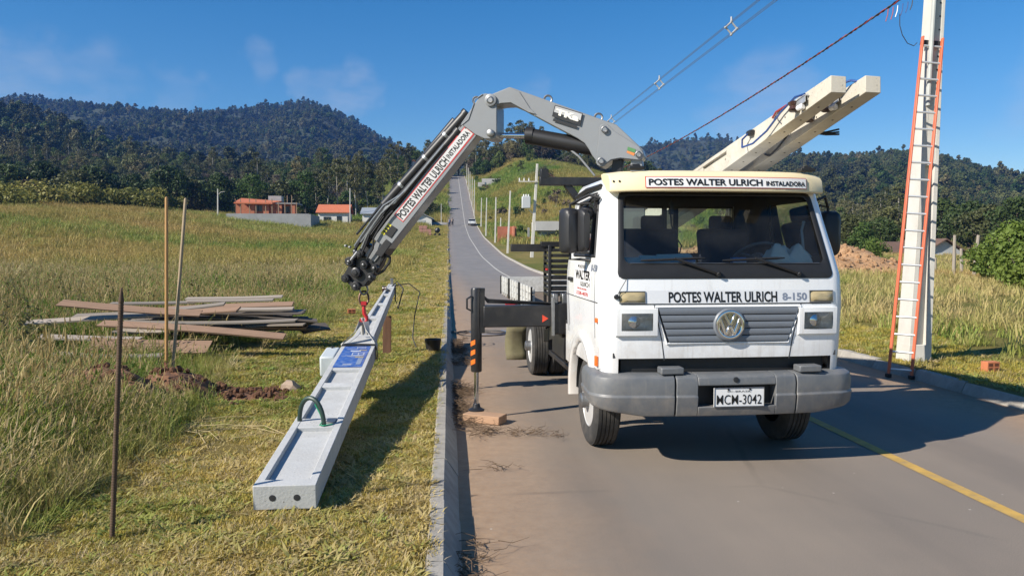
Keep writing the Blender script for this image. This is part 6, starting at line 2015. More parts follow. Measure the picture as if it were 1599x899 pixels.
# ---- steel ground rod
p0 = g_at(175, 842); p1 = atY(190, 449, p0.y + .06)
M_RUST = mat('rusty_steel_bar', (.10, .062, .038), .8, metal=.2, var=.35, scale=20, dirt=(.05, .035, .025), dirt_amt=.6)
rb = MB(); n = 90
ax = (p1 - p0); Ln = ax.length
prof = [(.0135, -.25)]
for k in range(n):
    h = .0 + (Ln - .09) * k / n
    prof += [(.0135, h), (.0160 if k % 1 == 0 else .0135, h + (Ln - .09) / n * .45), (.0135, h + (Ln - .09) / n * .75)]
prof += [(.0135, Ln - .09), (.0155, Ln - .085), (.0155, Ln - .07), (.004, Ln)]
rb.lathe(prof, (0, 0, 0), ax, 10)
ro_ = rb.build('steel_bar', M_RUST, smooth=60); ro_.location = p0
tag(ro_, 'ribbed rusty steel bar stuck upright in the mown grass', 'steel bar')
# ---- post-hole digger with two wooden handles
pv = g_at(263, 602)
h1 = atY(260, 307, pv.y + .05); h2 = atY(290, 309, pv.y + .20)
dg = empty('post_hole_digger', pv)
M_HND = mat('varnished_handle', (.42, .23, .08), .5, var=.15, scale=6, stretch=(6, 6, .5))
M_HND2 = mat('grey_worn_handle', (.33, .25, .16), .7, var=.2, scale=6, stretch=(6, 6, .5))
def handle(tip, off, m_):
    a = Vector(off); b_ = tip - pv
    d = (b_ - a)
    mb = MB(); mb.lathe([(.019, 0), (.020, d.length * .5), (.019, d.length - .03), (.016, d.length - .008), (0, d.length)], a, d, 12)
    return mb.build('handle', m_, dg, smooth=50)
handle(h1, (-.02, 0, .12), M_HND); handle(h2, (.035, .04, .12), M_HND2)
for s_ in (-1, 1):
    bl = MB()
    P = []
    for k in range(6):
        z = .16 - .42 * k / 5
        for j in range(7):
            t = R(-60 + 120 * j / 6)
            P.append((s_ * (.02 + .05 * math.cos(t) * (1 - .3 * k / 5)) , .075 * math.sin(t), z))
    bl.add(P, [(k * 7 + j, k * 7 + j + 1, (k + 1) * 7 + j + 1, (k + 1) * 7 + j) for k in range(5) for j in range(6)])
    bo = bl.build('blade', mat('red_brown_tool_paint', (.22, .05, .035), .6, var=.3, scale=20, dirt=(.18, .1, .06), dirt_amt=.7), dg, smooth=60)
    bo.modifiers.new('thick', 'SOLIDIFY').thickness = .004
MB().lathe([(.024, -.10), (.026, -.08), (.026, .10), (.022, .12)], (-.02, 0, .17), h1 - pv, 12).build('socket', mat('red_brown_tool_paint', (.22, .05, .035), .6), dg)
tag(dg, 'post-hole digger with two long wooden handles standing in the dug soil', 'digging tool')
# ---- dug soil
M_SOIL = mat('red_brown_soil', (.17, .082, .044), 1.0, var=.35, scale=9, bump=.012, bscale=30, dirt=(.22, .115, .06), dirt_amt=.7, dirt_scale=6)
hp_ = MB()
for q, (hx, hy, hr, hh) in enumerate(HEAPS):
    nr_, na_ = 12, 36
    P = []
    for i in range(nr_ + 1):
        rr = hr * 1.15 * i / nr_
        for j in range(na_):
            t = 2 * math.pi * j / na_
            x, y = hx + rr * math.cos(t), hy + rr * math.sin(t)
            k = max(0, 1 - (rr / (hr * 1.15)) ** 2)
            lump = float(fbm(x * 5, y * 5, 91)) - .47
            lump2 = float(fbm(x * 16, y * 16, 92)) - .47
            z = float(gz(x, y)) - .03 + hh * k ** 1.2 + (.32 * lump + .12 * lump2) * hh ** .5 * min(1, 2.5 * k)
            P.append((x, y, z))
    F = [(i * na_ + j, i * na_ + (j + 1) % na_, (i + 1) * na_ + (j + 1) % na_, (i + 1) * na_ + j) for i in range(nr_) for j in range(na_)]
    hp_.add(P, F)
so_ = hp_.build('dug_soil', M_SOIL, smooth=25, fix=False); so_['kind'] = 'stuff'
tag(so_, 'heap of freshly dug red brown soil round the digging tool', 'soil')
def clod_mesh(name, seed, m, amp=.3):
    r = np.random.default_rng(seed)
    bm = bmesh.new(); bmesh.ops.create_icosphere(bm, subdivisions=2, radius=1)
    for v in bm.verts:
        k = 1 + amp * (r.uniform() - .5) + .3 * math.sin(v.co.x * 3 + seed) * math.cos(v.co.y * 2.3)
        v.co *= k; v.co.z *= .7
    me_ = bpy.data.meshes.new(name); bm.to_mesh(me_); bm.free(); me_.materials.append(m); return me_
CL = [proto('clod', clod_mesh('clod', s_, M_SOIL, .45)) for s_ in (1, 2, 3)]
pts, sc_ = [], []
for hx, hy, hr, hh in HEAPS:
    for k in range(260):
        rr = hr * 1.3 * math.sqrt(rng.uniform()); t = rng.uniform(0, 6.28)
        x, y = hx + rr * math.cos(t), hy + rr * math.sin(t)
        z = float(gz(x, y)) + hh * max(0, 1 - (rr / (hr * 1.15)) ** 2) ** 1.2
        pts.append((x, y, z)); sc_.append(.008 + .035 * rng.uniform() ** 2.5)
n = len(pts)
o = instancer('soil_clods', pts, rng.uniform(0, 6, (n, 3)), sc_, [0] * n, rng.integers(0, 3, n), CL)
tag(o, 'crumbled clods scattered over the dug soil', 'soil')
sp0 = g_at(455, 610)
stn = link('stone', clod_mesh('stone', 9, mat('pale_stone', (.36, .27, .2), .95, var=.2, scale=8), .3)); stn.location = sp0 + Vector((0, 0, .04)); stn.scale = (.12, .10, .12)
tag(stn, 'pale round stone on the grass left of the cable loop', 'stone')
# ---- pile of old boards: every board is a thing
def zpx(x, y): return 20 + x * .3252, 440 + y * .3252
M_PLK = [mat('grey_weathered_board', (.24, .205, .17), .9, var=.2, scale=5, stretch=(.5, 6, 6), bump=.002, dirt=(.12, .1, .08), dirt_amt=.5),
         mat('reddish_board', (.28, .175, .115), .9, var=.2, scale=5, stretch=(.5, 6, 6), bump=.002, dirt=(.14, .09, .06), dirt_amt=.45),
         mat('pale_board', (.35, .295, .24), .9, var=.2, scale=5, stretch=(.5, 6, 6), bump=.002, dirt=(.2, .16, .12), dirt_amt=.5),
         mat('dark_pile_board', (.11, .09, .075), .9, var=.25, scale=5, stretch=(.5, 6, 6), bump=.002, dirt=(.05, .04, .035), dirt_amt=.5)]  # dark tone also stands in for shade inside the pile
BOARDS = [  # ends in the close-up, distance, width, tilt, colour, label
    (840, 80, 1290, 70, 13.5, .16, 8, 2, 'pale grey board highest on the right of the board pile'),
    (835, 93, 1255, 86, 13.2, .14, 5, 2, 'pale board just below the highest one on the right of the pile'),
    (225, 100, 905, 152, 12.5, .17, 28, 1, 'long reddish board slanting across the top of the board pile'),
    (470, 104, 880, 97, 13.3, .16, 6, 0, 'thin grey board behind the slanting reddish one'),
    (300, 163, 1015, 105, 12.9, .15, 14, 0, 'grey board crossing under the slanting reddish one'),
    (60, 196, 735, 155, 12.6, .17, 16, 2, 'long pale board reaching farthest left out of the pile'),
    (730, 130, 1345, 106, 13.0, .18, 18, 1, 'reddish brown board at the upper right of the pile'),
    (1085, 132, 1342, 128, 12.8, .14, 12, 2, 'short pale board end at the upper right of the pile'),
    (640, 160, 1088, 131, 12.6, .17, 20, 1, 'split reddish board in the upper middle of the pile'),
    (500, 191, 1365, 184, 12.5, .15, 8, 0, 'straight grey board halfway up the front of the pile'),
    (420, 199, 1306, 264, 12.0, .16, 26, 1, 'long pinkish board sloping down to the right along the front'),
    (530, 222, 760, 222, 12.2, .26, 20, 2, 'short wide pale board below the long pinkish one'),
    (1130, 210, 1400, 204, 12.8, .15, 6, 0, 'grey board low on the right side of the pile'),
    (1385, 232, 1515, 214, 13.3, .30, 16, 3, 'wide dark board lying flat at the right end of the pile'),
    (130, 262, 610, 275, 11.5, .16, 12, 2, 'pale board lying low at the left front in the grass'),
    (370, 296, 945, 312, 11.2, .20, 55, 1, 'brown board standing on edge at the front of the pile'),
    (200, 345, 720, 352, 10.6, .14, 10, 0, 'board half buried in grass nearest the digging tool'),
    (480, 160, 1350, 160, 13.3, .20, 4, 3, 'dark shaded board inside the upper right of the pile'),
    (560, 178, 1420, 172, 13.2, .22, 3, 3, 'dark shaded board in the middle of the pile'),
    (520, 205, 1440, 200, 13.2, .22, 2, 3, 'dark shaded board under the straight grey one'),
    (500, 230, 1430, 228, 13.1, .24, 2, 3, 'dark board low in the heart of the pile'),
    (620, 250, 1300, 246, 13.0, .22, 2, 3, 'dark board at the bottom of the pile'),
    (1330, 170, 1450, 196, 13.1, .14, 10, 0, 'short grey board end sticking out to the right'),
]
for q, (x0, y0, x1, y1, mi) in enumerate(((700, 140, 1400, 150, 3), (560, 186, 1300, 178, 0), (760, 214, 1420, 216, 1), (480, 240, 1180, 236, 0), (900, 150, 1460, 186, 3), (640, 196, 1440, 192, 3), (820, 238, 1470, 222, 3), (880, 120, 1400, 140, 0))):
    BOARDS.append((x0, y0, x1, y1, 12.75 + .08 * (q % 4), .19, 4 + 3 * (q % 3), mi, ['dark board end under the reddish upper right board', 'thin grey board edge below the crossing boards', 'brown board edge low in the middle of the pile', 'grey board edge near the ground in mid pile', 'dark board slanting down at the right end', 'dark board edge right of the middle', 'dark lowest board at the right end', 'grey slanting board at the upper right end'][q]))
for (x0, y0, x1, y1, Y, w_, tilt, mi, lb) in BOARDS:
    a = atY(*zpx(x0, y0), Y + random.uniform(-.15, .15)); b_ = atY(*zpx(x1, y1), Y + random.uniform(-.15, .15))
    c = (a + b_) / 2; d = b_ - a; Lg = d.length
    n_ = max(4, int(Lg / .25))
    bow = random.uniform(-.012, .012)
    mb = MB(); P = []
    th = random.uniform(.02, .028)
    jag = [random.uniform(-.03, .03) for _ in range(4)]
    for k in range(n_ + 1):
        t = k / n_
        x = -Lg / 2 + Lg * t
        zz = bow * math.sin(math.pi * t) * 3
        for jj, (yy, z2) in enumerate(((-w_ / 2, -th / 2), (w_ / 2, -th / 2), (w_ / 2, th / 2), (-w_ / 2, th / 2))):
            xe = x + (jag[0 if yy < 0 else 1] if k == 0 else (jag[2 if yy < 0 else 3] if k == n_ else 0))
            P.append((xe, yy, zz + z2))
    F = [(k * 4 + i, k * 4 + (i + 1) % 4, (k + 1) * 4 + (i + 1) % 4, (k + 1) * 4 + i) for k in range(n_) for i in range(4)]
    mb.add(P, F + [(0, 1, 2, 3), tuple(n_ * 4 + i for i in range(4))])
    bo = mb.build('board', M_PLK[mi], bevel=.002)
    xax = d.normalized(); zax = Vector((0, 0, 1)); yax = zax.cross(xax).normalized(); zax = xax.cross(yax)
    bo.matrix_world = Matrix.Translation(c) @ Matrix((xax, yax, zax)).transposed().to_4x4() @ Matrix.Rotation(R(tilt), 4, 'X')
    tag(bo, lb, 'board', 'old boards piled on the verge edge')
# ---- bucket
bp = g_at(676, 549)
bk = MB(); bk.lathe([(.0, .0), (.085, .0), (.092, .01), (.112, .17), (.118, .18), (.110, .18), (.104, .165), (.086, .015), (0, .015)], (0, 0, 0), (0, 0, 1), 24)
bko = bk.build('bucket', mat('black_bucket_plastic', (.02, .02, .022), .45, var=.2, dirt=(.12, .1, .08), dirt_amt=.4), smooth=40); bko.location = bp
bko.scale = (1.15, 1.15, 1.15)
MB().tube([(.115 * math.cos(t), .04 * math.sin(t) - .02, .165 - .05 * math.sin(t)) for t in np.linspace(0, math.pi, 12)], .003, 5).build('bucket_handle', M_STEEL, bko)
tag(bko, 'small black plastic bucket on the grass beside the kerb', 'bucket')
# ---- bricks
M_BRK = mat('orange_clay_brick', (.50, .17, .075), .9, var=.15, scale=8, bump=.003)
def brick(px, py, s_, rz, label, z=None):
    p = g_at(px, py)
    mb = MB(); mb.box((0, 0, .07), (.19, .12, .14))
    for k in (-.03, .03): pass
    o_ = mb.build('brick', M_BRK, bevel=.005); o_.location = p; o_.scale = (s_, s_, s_); o_.rotation_euler = (0, 0, rz)
    for kx in (-.045, .045):
        for kz in (.04, .1): MB().box((kx, -.0605, kz), (.06, .003, .04)).build('brick_hollow', mat('hollow_shade', (.12, .04, .02), 1), o_)  # dark plates painted as the shade inside the hollows
    tag(o_, label, 'brick'); return o_
brick(1546, 580, 1.0, .1, 'single orange hollow brick in the grass beyond the ladder')
brick(549, 491, 1.0, .2, 'small orange brick in the grass left of the red hook')
# ---- cables lying on the road by the outrigger
cx = MB()
def flat_loop(c, rx, ry, ph, n=22, turns=1.0): return [(c[0] + rx * math.cos(ph + turns * 6.283 * k / n), c[1] + ry * math.sin(ph + turns * 6.283 * k / n), .012 + .004 * math.sin(k)) for k in range(n + 1)]
c0 = atZ(752, 520, .01)
gcab = empty('ground_cable', (c0.x, c0.y, 0))
MB().tube([(x - c0.x, y - c0.y, z) for x, y, z in flat_loop((c0.x, c0.y), .52, .55, .4, 30, 1.1)], .010, 6).build('cable_coil', M_BLACK, gcab)
MB().tube([(x - c0.x, y - c0.y, z + .012) for x, y, z in flat_loop((c0.x + .15, c0.y + .1), .40, .46, 2, 26, .8)], .008, 6).build('cable_coil', mat('blue_grey_cable', (.10, .14, .22), .5), gcab)
tails = [[(-.9, -.1), (-.6, .15), (-.35, -.1), (-.1, .2), (.2, .05)], [(-.75, .3), (-.5, -.05), (-.2, .1), (.1, -.2), (.5, -.1)], [(-.8, -.35), (-.45, .1), (-.3, .35), (.0, .2)]]
for t_ in tails: MB().tube([(a, b_, .02 + .02 * (i % 2)) for i, (a, b_) in enumerate(t_)], .009, 6).build('cable_end', M_BLACK, gcab)
tag(gcab, 'loose black cables coiled on the road behind the outrigger leg', 'cable')
# ---- dry twigs and litter along the kerb
TW = []
for s_ in range(3):
    r = np.random.default_rng(500 + s_)
    mb = MB()
    for k in range(14):
        a = r.uniform(0, 6.28); ln = r.uniform(.06, .22)
        p_ = Vector((r.normal(0, .07), r.normal(0, .07), r.uniform(.005, .05)))
        mb.tube([p_, p_ + Vector((math.cos(a) * ln * .5, math.sin(a) * ln * .5, r.uniform(0, .04))), p_ + Vector((math.cos(a + .4) * ln, math.sin(a + .4) * ln, r.uniform(-.005, .05)))], [.003, .0025, .001], 4, caps=False)
    TW.append(proto('twig', mb.mesh('twig', mat('dry_twig', (.13, .085, .05), .95, var=.3), 60)))
n = 300
X = np.abs(rng.normal(.06, .12, n)) + .05; Y = rng.uniform(4, 16, n)
dens = fbm(Y * .9, X, 21) + .25 * np.exp(-((Y - 8.0) / 1.0) ** 2)
k = dens > .52
X, Y = X[k], Y[k]
ex = rng.normal([[.5, 7.35]], [[.25, .12]], (9, 2))
X = np.concatenate([X, ex[:, 0]]); Y = np.concatenate([Y, ex[:, 1]])
n = len(X)
o = instancer('dry_litter', np.stack([X, Y, 0 * X + .004], -1), np.stack([0 * X, 0 * X, rng.uniform(0, 6.28, n)], -1), rng.uniform(.4, 1.0, n), 0 * X, rng.integers(0, 3, n), TW)
tag(o, 'dry twigs and weeds gathered in the gutter along the left kerb', 'litter')
o = instancer('cut_straw', np.array([(p.x, p.y, p.z + .02) for p in (g_at(300 + 130 * rng.uniform(), 655 + 35 * rng.uniform()) for _ in range(16))]), np.stack([np.zeros(16), np.zeros(16), rng.uniform(0, 6, 16)], -1), rng.uniform(.6, 1.5, 16), np.zeros(16), rng.integers(0, 3, 16),
              [proto('straw', MB().tube([(-.2, 0, .01), (0, .02, .03), (.22, -.02, .01)], .0022, 4).mesh('straw', mat('straw', (.45, .36, .19), .9), 60)) for _ in range(3)])
tag(o, 'pale cut straw lying on the mown grass', 'straw')

# ================================================================== BACKGROUND BUILDINGS
M_BRKW = mat('hollow_brick_wall', (.40, .15, .085), .95, var=.2, scale=1.5)
M_BLOCK = mat('grey_block_wall', (.33, .33, .325), .95, var=.12, scale=.8, dirt=(.2, .2, .19), dirt_amt=.5, dirt_scale=.5)
M_TILE = mat('orange_roof_tile', (.52, .155, .07), .85, var=.12, scale=2)
M_WALLW = mat('white_house_wall', (.66, .64, .60), .9, var=.05, scale=.5)
M_RGREY = mat('grey_roof_sheet', (.27, .30, .33), .8, var=.1, scale=.6)
M_WIN = mat('dark_window', (.02, .025, .03), .2, var=.1)
M_POST = mat('weathered_scaffold_timber', (.30, .2, .13), .9, var=.2)
M_RBROWN = mat('brown_roof', (.14, .085, .06), .9, var=.2, scale=.7)
def bpx(px, py, Y): return atY(px, py, Y)
# -- brick house under construction on its block wall
Y0 = 150.0
A = bpx(360, 353, Y0); B = bpx(484, 355, Y0 - 4)
zb = min(A.z, B.z) - .6
cons = empty('brick_house', ((A.x + B.x) / 2, Y0, zb))
lc = cons.location
def lb_box(parent, name, m, x0, x1, y0, y1, z0, z1, bevel=0):
    return MB().box(((x0 + x1) / 2 - lc.x, (y0 + y1) / 2 - lc.y, (z0 + z1) / 2 - lc.z), (abs(x1 - x0), abs(y1 - y0), abs(z1 - z0))).build(name, m, parent, bevel=bevel)
topw = bpx(360, 335, Y0).z
lb_box(cons, 'retaining_wall', M_BLOCK, A.x, B.x, Y0 - 3, Y0 - 2.7, zb, topw)
lb_box(cons, 'retaining_wall', M_BLOCK, B.x - .3, B.x, Y0 - 2.7, Y0 + 7, zb, topw - .02)
def X_(px): return bpx(px, 320, Y0).x
def Z_(py): return bpx(420, py, Y0).z
lb_box(cons, 'floor_slab', M_BLOCK, A.x + .2, B.x - .4, Y0 - 2.6, Y0 + 6.5, Z_(336), Z_(334.5))
for (xa, xb) in ((368, 376), (392, 398), (410, 420), (432, 440), (455, 461)):
    lb_box(cons, 'brick_wall', M_BRKW, X_(xa), X_(xb), Y0 - .2, Y0, Z_(334.4), Z_(317))
lb_box(cons, 'brick_wall', M_BRKW, X_(396), X_(434), Y0 + .3, Y0 + .5, Z_(334.4), Z_(317.5))
lb_box(cons, 'window', M_WIN, X_(399), X_(409), Y0 + .2, Y0 + .28, Z_(330), Z_(321))
lb_box(cons, 'brick_wall', M_BRKW, X_(434), X_(462), Y0 + .8, Y0 + 1, Z_(334.4), Z_(318))
lb_box(cons, 'window', M_WIN, X_(441), X_(451), Y0 + .7, Y0 + .78, Z_(332), Z_(322))
lb_box(cons, 'brick_wall', M_BRKW, X_(370), X_(396), Y0 + 3, Y0 + 3.2, Z_(334.4), Z_(317.5))
lb_box(cons, 'ring_beam', M_BLOCK, X_(431), X_(465), Y0 - .4, Y0 + 5, Z_(318.4), Z_(316.8))
for px in (369, 377, 391, 401, 416, 426, 436, 446, 456, 464):
    lb_box(cons, 'scaffold_post', M_POST, X_(px) - .07, X_(px) + .07, Y0 - .75, Y0 - .6, Z_(334.4), Z_(311 if px < 430 else 316))
rf = MB()
p_ = [(X_(367), Y0 - 1.0, Z_(316.5)), (X_(427), Y0 - 1.0, Z_(317)), (X_(433), Y0 + 4, Z_(312)), (X_(368), Y0 + 4, Z_(307.5))]
rf.add([(x - lc.x, y - lc.y, z - lc.z) for x, y, z in p_] + [(x - lc.x, y - lc.y, z - lc.z - .25) for x, y, z in p_], [(0, 1, 2, 3), (7, 6, 5, 4), (0, 4, 5, 1), (1, 5, 6, 2), (2, 6, 7, 3), (3, 7, 4, 0)])
rf.build('roof', M_TILE, cons)
lb_box(cons, 'water_tank_block', M_BLOCK, X_(411), X_(432), Y0 + 4.2, Y0 + 6.5, Z_(313), Z_(303.5))
for px in (446, 453): lb_box(cons, 'scaffold_post', M_POST, X_(px) - .06, X_(px) + .06, Y0 + 1.5, Y0 + 1.62, Z_(317), Z_(304))
tag(cons, 'unfinished red brick house with orange roof behind a grey block wall', 'house')
# -- small houses
def house(name, px0, px1, pyb, pyw, pyt, Y, depth, wall_m, roof_m, label, ridge_x=True, gable_front=False):
    a = bpx(px0, pyb, Y); b_ = bpx(px1, pyb, Y)
    zb_ = a.z - .5; zw = bpx(px0, pyw, Y).z; zt = bpx(px0, pyt, Y).z
    e = empty(name, ((a.x + b_.x) / 2, Y, zb_))
    hw = (b_.x - a.x) / 2; h = zw - zb_; ht = zt - zb_
    w = MB()
    if gable_front:
        w.prism([(-hw, 0), (hw, 0), (hw, h), (0, ht - .1), (-hw, h)], lambda x, z: (x, 0, z), lambda x, z: (x, depth, z))
    else:
        w.box((0, depth / 2, h / 2), (2 * hw, depth, h))
    w.build('wall', wall_m, e)
    r = MB(); o_ = .45
    if gable_front:
        for s_ in (-1, 1):
            P = [(s_ * (hw + o_), -o_, h - .15), (0, -o_, ht), (0, depth + o_, ht), (s_ * (hw + o_), depth + o_, h - .15)]
            r.add(P + [(x, y, z + .14) for x, y, z in P], [(0, 1, 2, 3), (7, 6, 5, 4), (0, 4, 5, 1), (1, 5, 6, 2), (2, 6, 7, 3), (3, 7, 4, 0)])
    else:
        r.prism([(-o_, h - .05), (depth / 2, ht), (depth + o_, h - .05), (depth + o_, h + .1), (depth / 2, ht + .16), (-o_, h + .1)], lambda y, z: (-hw - o_, y, z), lambda y, z: (hw + o_, y, z))
    r.build('roof', roof_m, e)
    tag(e, label, 'house')
    return e, hw, h, ht
e, hw, h, ht = house('small_house', 497, 543, 351, 332, 319, 166, 7, M_WALLW, M_TILE, 'small white house with an orange tiled roof beyond the field')
MB().box((-1.2, -.04, h * .52), (1.5, .08, 1.2)).build('window', M_WIN, e)
MB().box((1.3, -.04, h * .42), (1.0, .08, 2.1)).build('door', M_WIN, e)
MB().box((2.1, -1.0, h * .45), (2.4, 2.0, .12)).build('porch_roof', M_TILE, e) if False else None
e, hw, h, ht = house('small_house', 566, 606, 352, 334, 324, 166, 7, M_WALLW, M_RGREY, 'white house with a grey roof left of the crane boom')
MB().box((-.5, -.04, h * .5), (1.6, .08, 1.5)).build('window', M_WIN, e)
e, hw, h, ht = house('white_shed', 645, 674, 353, 341, 334, 170, 9, M_WALLW, M_RGREY, 'white gabled shed just right of the crane boom beside the road', gable_front=True)
MB().box((-.3, -.04, h * .45), (1.7, .08, 1.7)).build('door', mat('pale_door', (.45, .45, .44), .8), e)
e, hw, h, ht = house('hill_house', 636, 656, 272, 262, 250, 292, 8, M_WALLW, M_TILE, 'orange roofed house high on the hill left of the road', gable_front=True)
MB().box((0, -.04, h * .5), (1.2, .08, 1.1)).build('window', M_WIN, e)
e, hw, h, ht = house('farm_shed', 1448, 1500, 405, 392, 374, 84, 7, mat('pale_grey_boards', (.42, .43, .43), .9, var=.1), M_RBROWN, 'low brown-roofed shed behind the fence right of the utility pole', gable_front=True)
MB().box((-.6, -.04, h * .5), (1.5, .08, 1.0)).build('window', mat('pale_curtain', (.5, .52, .53), .6), e)
e2, hw, h, ht = house('farm_shed', 1396, 1446, 404, 395, 379, 88, 6, M_RBROWN, M_RBROWN, 'long brown lean-to roof just left of the farm shed gable')
MB().box((0, -.04, h * .5), (2.0, .08, 1.0)).build('window', M_WIN, e2)
# -- brick lot and grey building right of the road
def lot(px0, px1, pyb, pyt, Y, th, m, name, label, cat):
    a = bpx(px0, pyb, Y); b_ = bpx(px1, pyb, Y); zt = bpx(px0, pyt, Y).z
    e = empty(name, ((a.x + b_.x) / 2, Y, a.z - .5))
    L_ = b_.x - a.x; H_ = zt - a.z + .5
    tag(e, label, cat)
    return e, L_, H_
e, L_, H_ = lot(789, 876, 384, 370, 118, .2, M_BRKW, 'brick_wall', 'low orange brick wall with an unfinished room right of the road', 'wall')
MB().box((0, 0, H_ / 2), (L_, .2, H_)).build('wall', M_BRKW, e)
MB().box((-L_ / 2 + 1.4, 1.6, (H_ + 1.7) / 2), (.2, 3.2, H_ + 1.7)).build('wall', M_BRKW, e)
MB().box((-L_ / 2 + .5, 3.2, (H_ + 1.7) / 2), (3.0, .2, H_ + 1.7)).build('wall', M_BRKW, e)
MB().box((-L_ / 2 + 3.8, 2.0, (H_ + 1.5) / 2), (.3, .3, H_ + 1.5)).build('pillar', M_BLOCK, e)
MB().box((0, -.14, .3), (L_, .06, .62)).build('plinth', M_BLOCK, e)
e, L_, H_ = lot(838, 878, 374, 360, 124, .2, M_BLOCK, 'grey_building', 'grey block building with a flat concrete parapet behind the brick wall', 'building')
MB().box((.4, 2.5, H_ / 2), (L_ - .6, 5, H_)).build('wall', M_BLOCK, e)
MB().box((0, 2.3, H_ + .75), (L_ + .5, 6, 1.5)).build('parapet', mat('pale_concrete_wall', (.48, .46, .43), .9, var=.1, scale=.5), e)
MB().box((.2, -.05, H_ * .5), (1.4, .08, 1.0)).build('window', M_WIN, e)
a = bpx(746, 268, 250); b_ = bpx(786, 268, 250)
hwz = float(gz((a.x + b_.x) / 2, 250)) + .1
hwall = MB(); hwall.box(((b_.x - a.x) * .08, 0, 1.2), ((b_.x - a.x) * .84, .4, 2.6)); hwall.box((0, -1.2, .5), ((b_.x - a.x), .4, 1.4))
ho = hwall.build('concrete_wall', mat('pale_concrete_wall', (.48, .46, .43), .9)); ho.location = ((a.x + b_.x) / 2, 250, hwz - .3)
tag(ho, 'pale concrete foundation wall high on the hillside right of the road', 'wall')
# -- brick stack
p_ = bpx(664, 376, 141); zb_ = float(gz(p_.x, 141, False))
bs_ = empty('brick_stack', (p_.x, 141, zb_))
for kx in range(3):
    for kz in range(3):
        if kx == 2 and kz == 2: continue
        MB().box((-.75 + kx * .75, 0, .3 + kz * .62), (.70, .7, .58)).build('brick_bundle', mat('pinkish_brick_bundle', (.40, .20, .16), .95, var=.25, scale=4), bs_, bevel=.02)
tag(bs_, 'stack of reddish brick bundles on the verge below the white shed', 'brick stack')
pm = bpx(683, 374, 141); mix_ = empty('cement_mixer', (pm.x, 141, float(gz(pm.x, 141, False))))
MB().lathe([(.15, -.5), (.45, -.2), (.48, .15), (.25, .5)], (0, 0, 1.0), (.8, 0, .6), 14).build('drum', M_BLKP, mix_)
MB().box((0, 0, .45), (.9, .5, .08)).build('frame', M_BLKP, mix_)
for s_ in (-.4, .4): MB().lathe([(.22, -.05), (.22, .05)], (s_, 0, .22), (0, 1, 0), 12).build('wheel', M_TYRE, mix_)
tag(mix_, 'dark cement mixer beside the reddish brick stack', 'cement mixer')
# -- street poles
def street_pole(px, pyb, pyt, Y, label, lean_=0.0, group=None, arms=0, r=.13):
    zb_ = None
    b_ = bpx(px, pyb, Y); t_ = bpx(px + lean_, pyt, Y)
    e = empty('street_pole', b_)
    mb = MB(); mb.bar((0, 0, -.8), t_ - b_, r * 2, r * 1.6, up=(0, 1, 0), w2=r * 1.2, h2=r * 1.1)
    mb.build('concrete_shaft', M_UPOL, e, bevel=.02)
    for k in range(arms):
        q = (t_ - b_) * (1 - .04 - .10 * k)
        MB().bar(q + Vector((-.9, -.15, 0)), q + Vector((.25, -.15, 0)), .09, .09, up=(0, 1, 0)).build('crossarm', M_UPOL, e)
    tag(e, label, 'utility pole', group)
    return e, t_ - b_
G_ = 'concrete poles along the climbing road'
te, tt = street_pole(829, 414, 256, 82, 'tall concrete pole with a transformer box left of the truck cab', 10, arms=0, r=.19)
tb = MB(); tb.box(tt * .62 + Vector((-.95, -.1, 0)), (.9, .7, 1.25)); tbo = tb.build('transformer', mat('grey_transformer', (.52, .54, .55), .5, var=.05), te, bevel=.05)
for k in (-.25, 0, .25): MB().lathe([(.05, 0), (.09, .05), (.05, .1), (.09, .15), (.03, .25)], tt * .62 + Vector((-.95 + k, -.1, .62)), (0, 0, 1), 8).build('bushing', M_WTXT, tbo)
MB().bar(tt * .62 + Vector((-.7, -.1, -.75)), tt * .5, .08, .08).build('bracket', M_UPOL, te)
MB().bar(tt * .82 + Vector((-1.9, -.2, .05)), tt * .82 + Vector((.2, -.2, .05)), .1, .12, up=(0, 1, 0)).build('crossarm', M_UPOL, te)
for k in (-1.8, -1.3, -.8): MB().lathe([(.04, 0), (.08, .08), (.04, .16), (.08, .24), (.02, .32)], tt * .82 + Vector((k, -.2, .1)), (0, 0, 1), 8).build('insulator', M_WTXT, te)
for i_, (px, pyb, pyt, Y, ln_) in enumerate(((792, 398, 298, 92, 5), (773, 384, 308, 118, 1.5), (758.5, 372, 309, 141, 1.5), (751, 357, 309, 168, 1), (781, 372, 340, 130, 1), (740, 345, 281, 190, 1), (737, 330, 276, 208, .5), (734, 318, 268, 222, 0), (731.5, 300, 262, 246, 0), (729, 288, 256, 268, 0))):
    street_pole(px, pyb, pyt, Y, ['nearest slim concrete pole on the right side of the climbing road', 'second slim pole up the right side of the climbing road', 'third slim pole up the right side of the climbing road', 'fourth slim pole up the road, above the white car', 'short pole by the brick wall right of the road'][i_] if i_ < 5 else ['fifth', 'sixth', 'seventh', 'eighth', 'topmost'][i_ - 5] + ' slim pole up the right side of the climbing road', ln_, G_)
le, lt_ = street_pole(340, 339, 295, 148, 'street pole left of the unfinished brick house', 0)
MB().tube([lt_ * .78, lt_ * .85 + Vector((.6, 0, .2)), lt_ * .85 + Vector((1.3, 0, .3))], .05, 6).build('lamp_arm', M_UPOL, le)
street_pole(546.5, 351, 294, 165, 'street pole between the orange roofed and the grey roofed house', 0)
street_pole(689, 353, 318, 172, 'thin pole on the verge just left of the climbing road', 0, None, 0, .09)
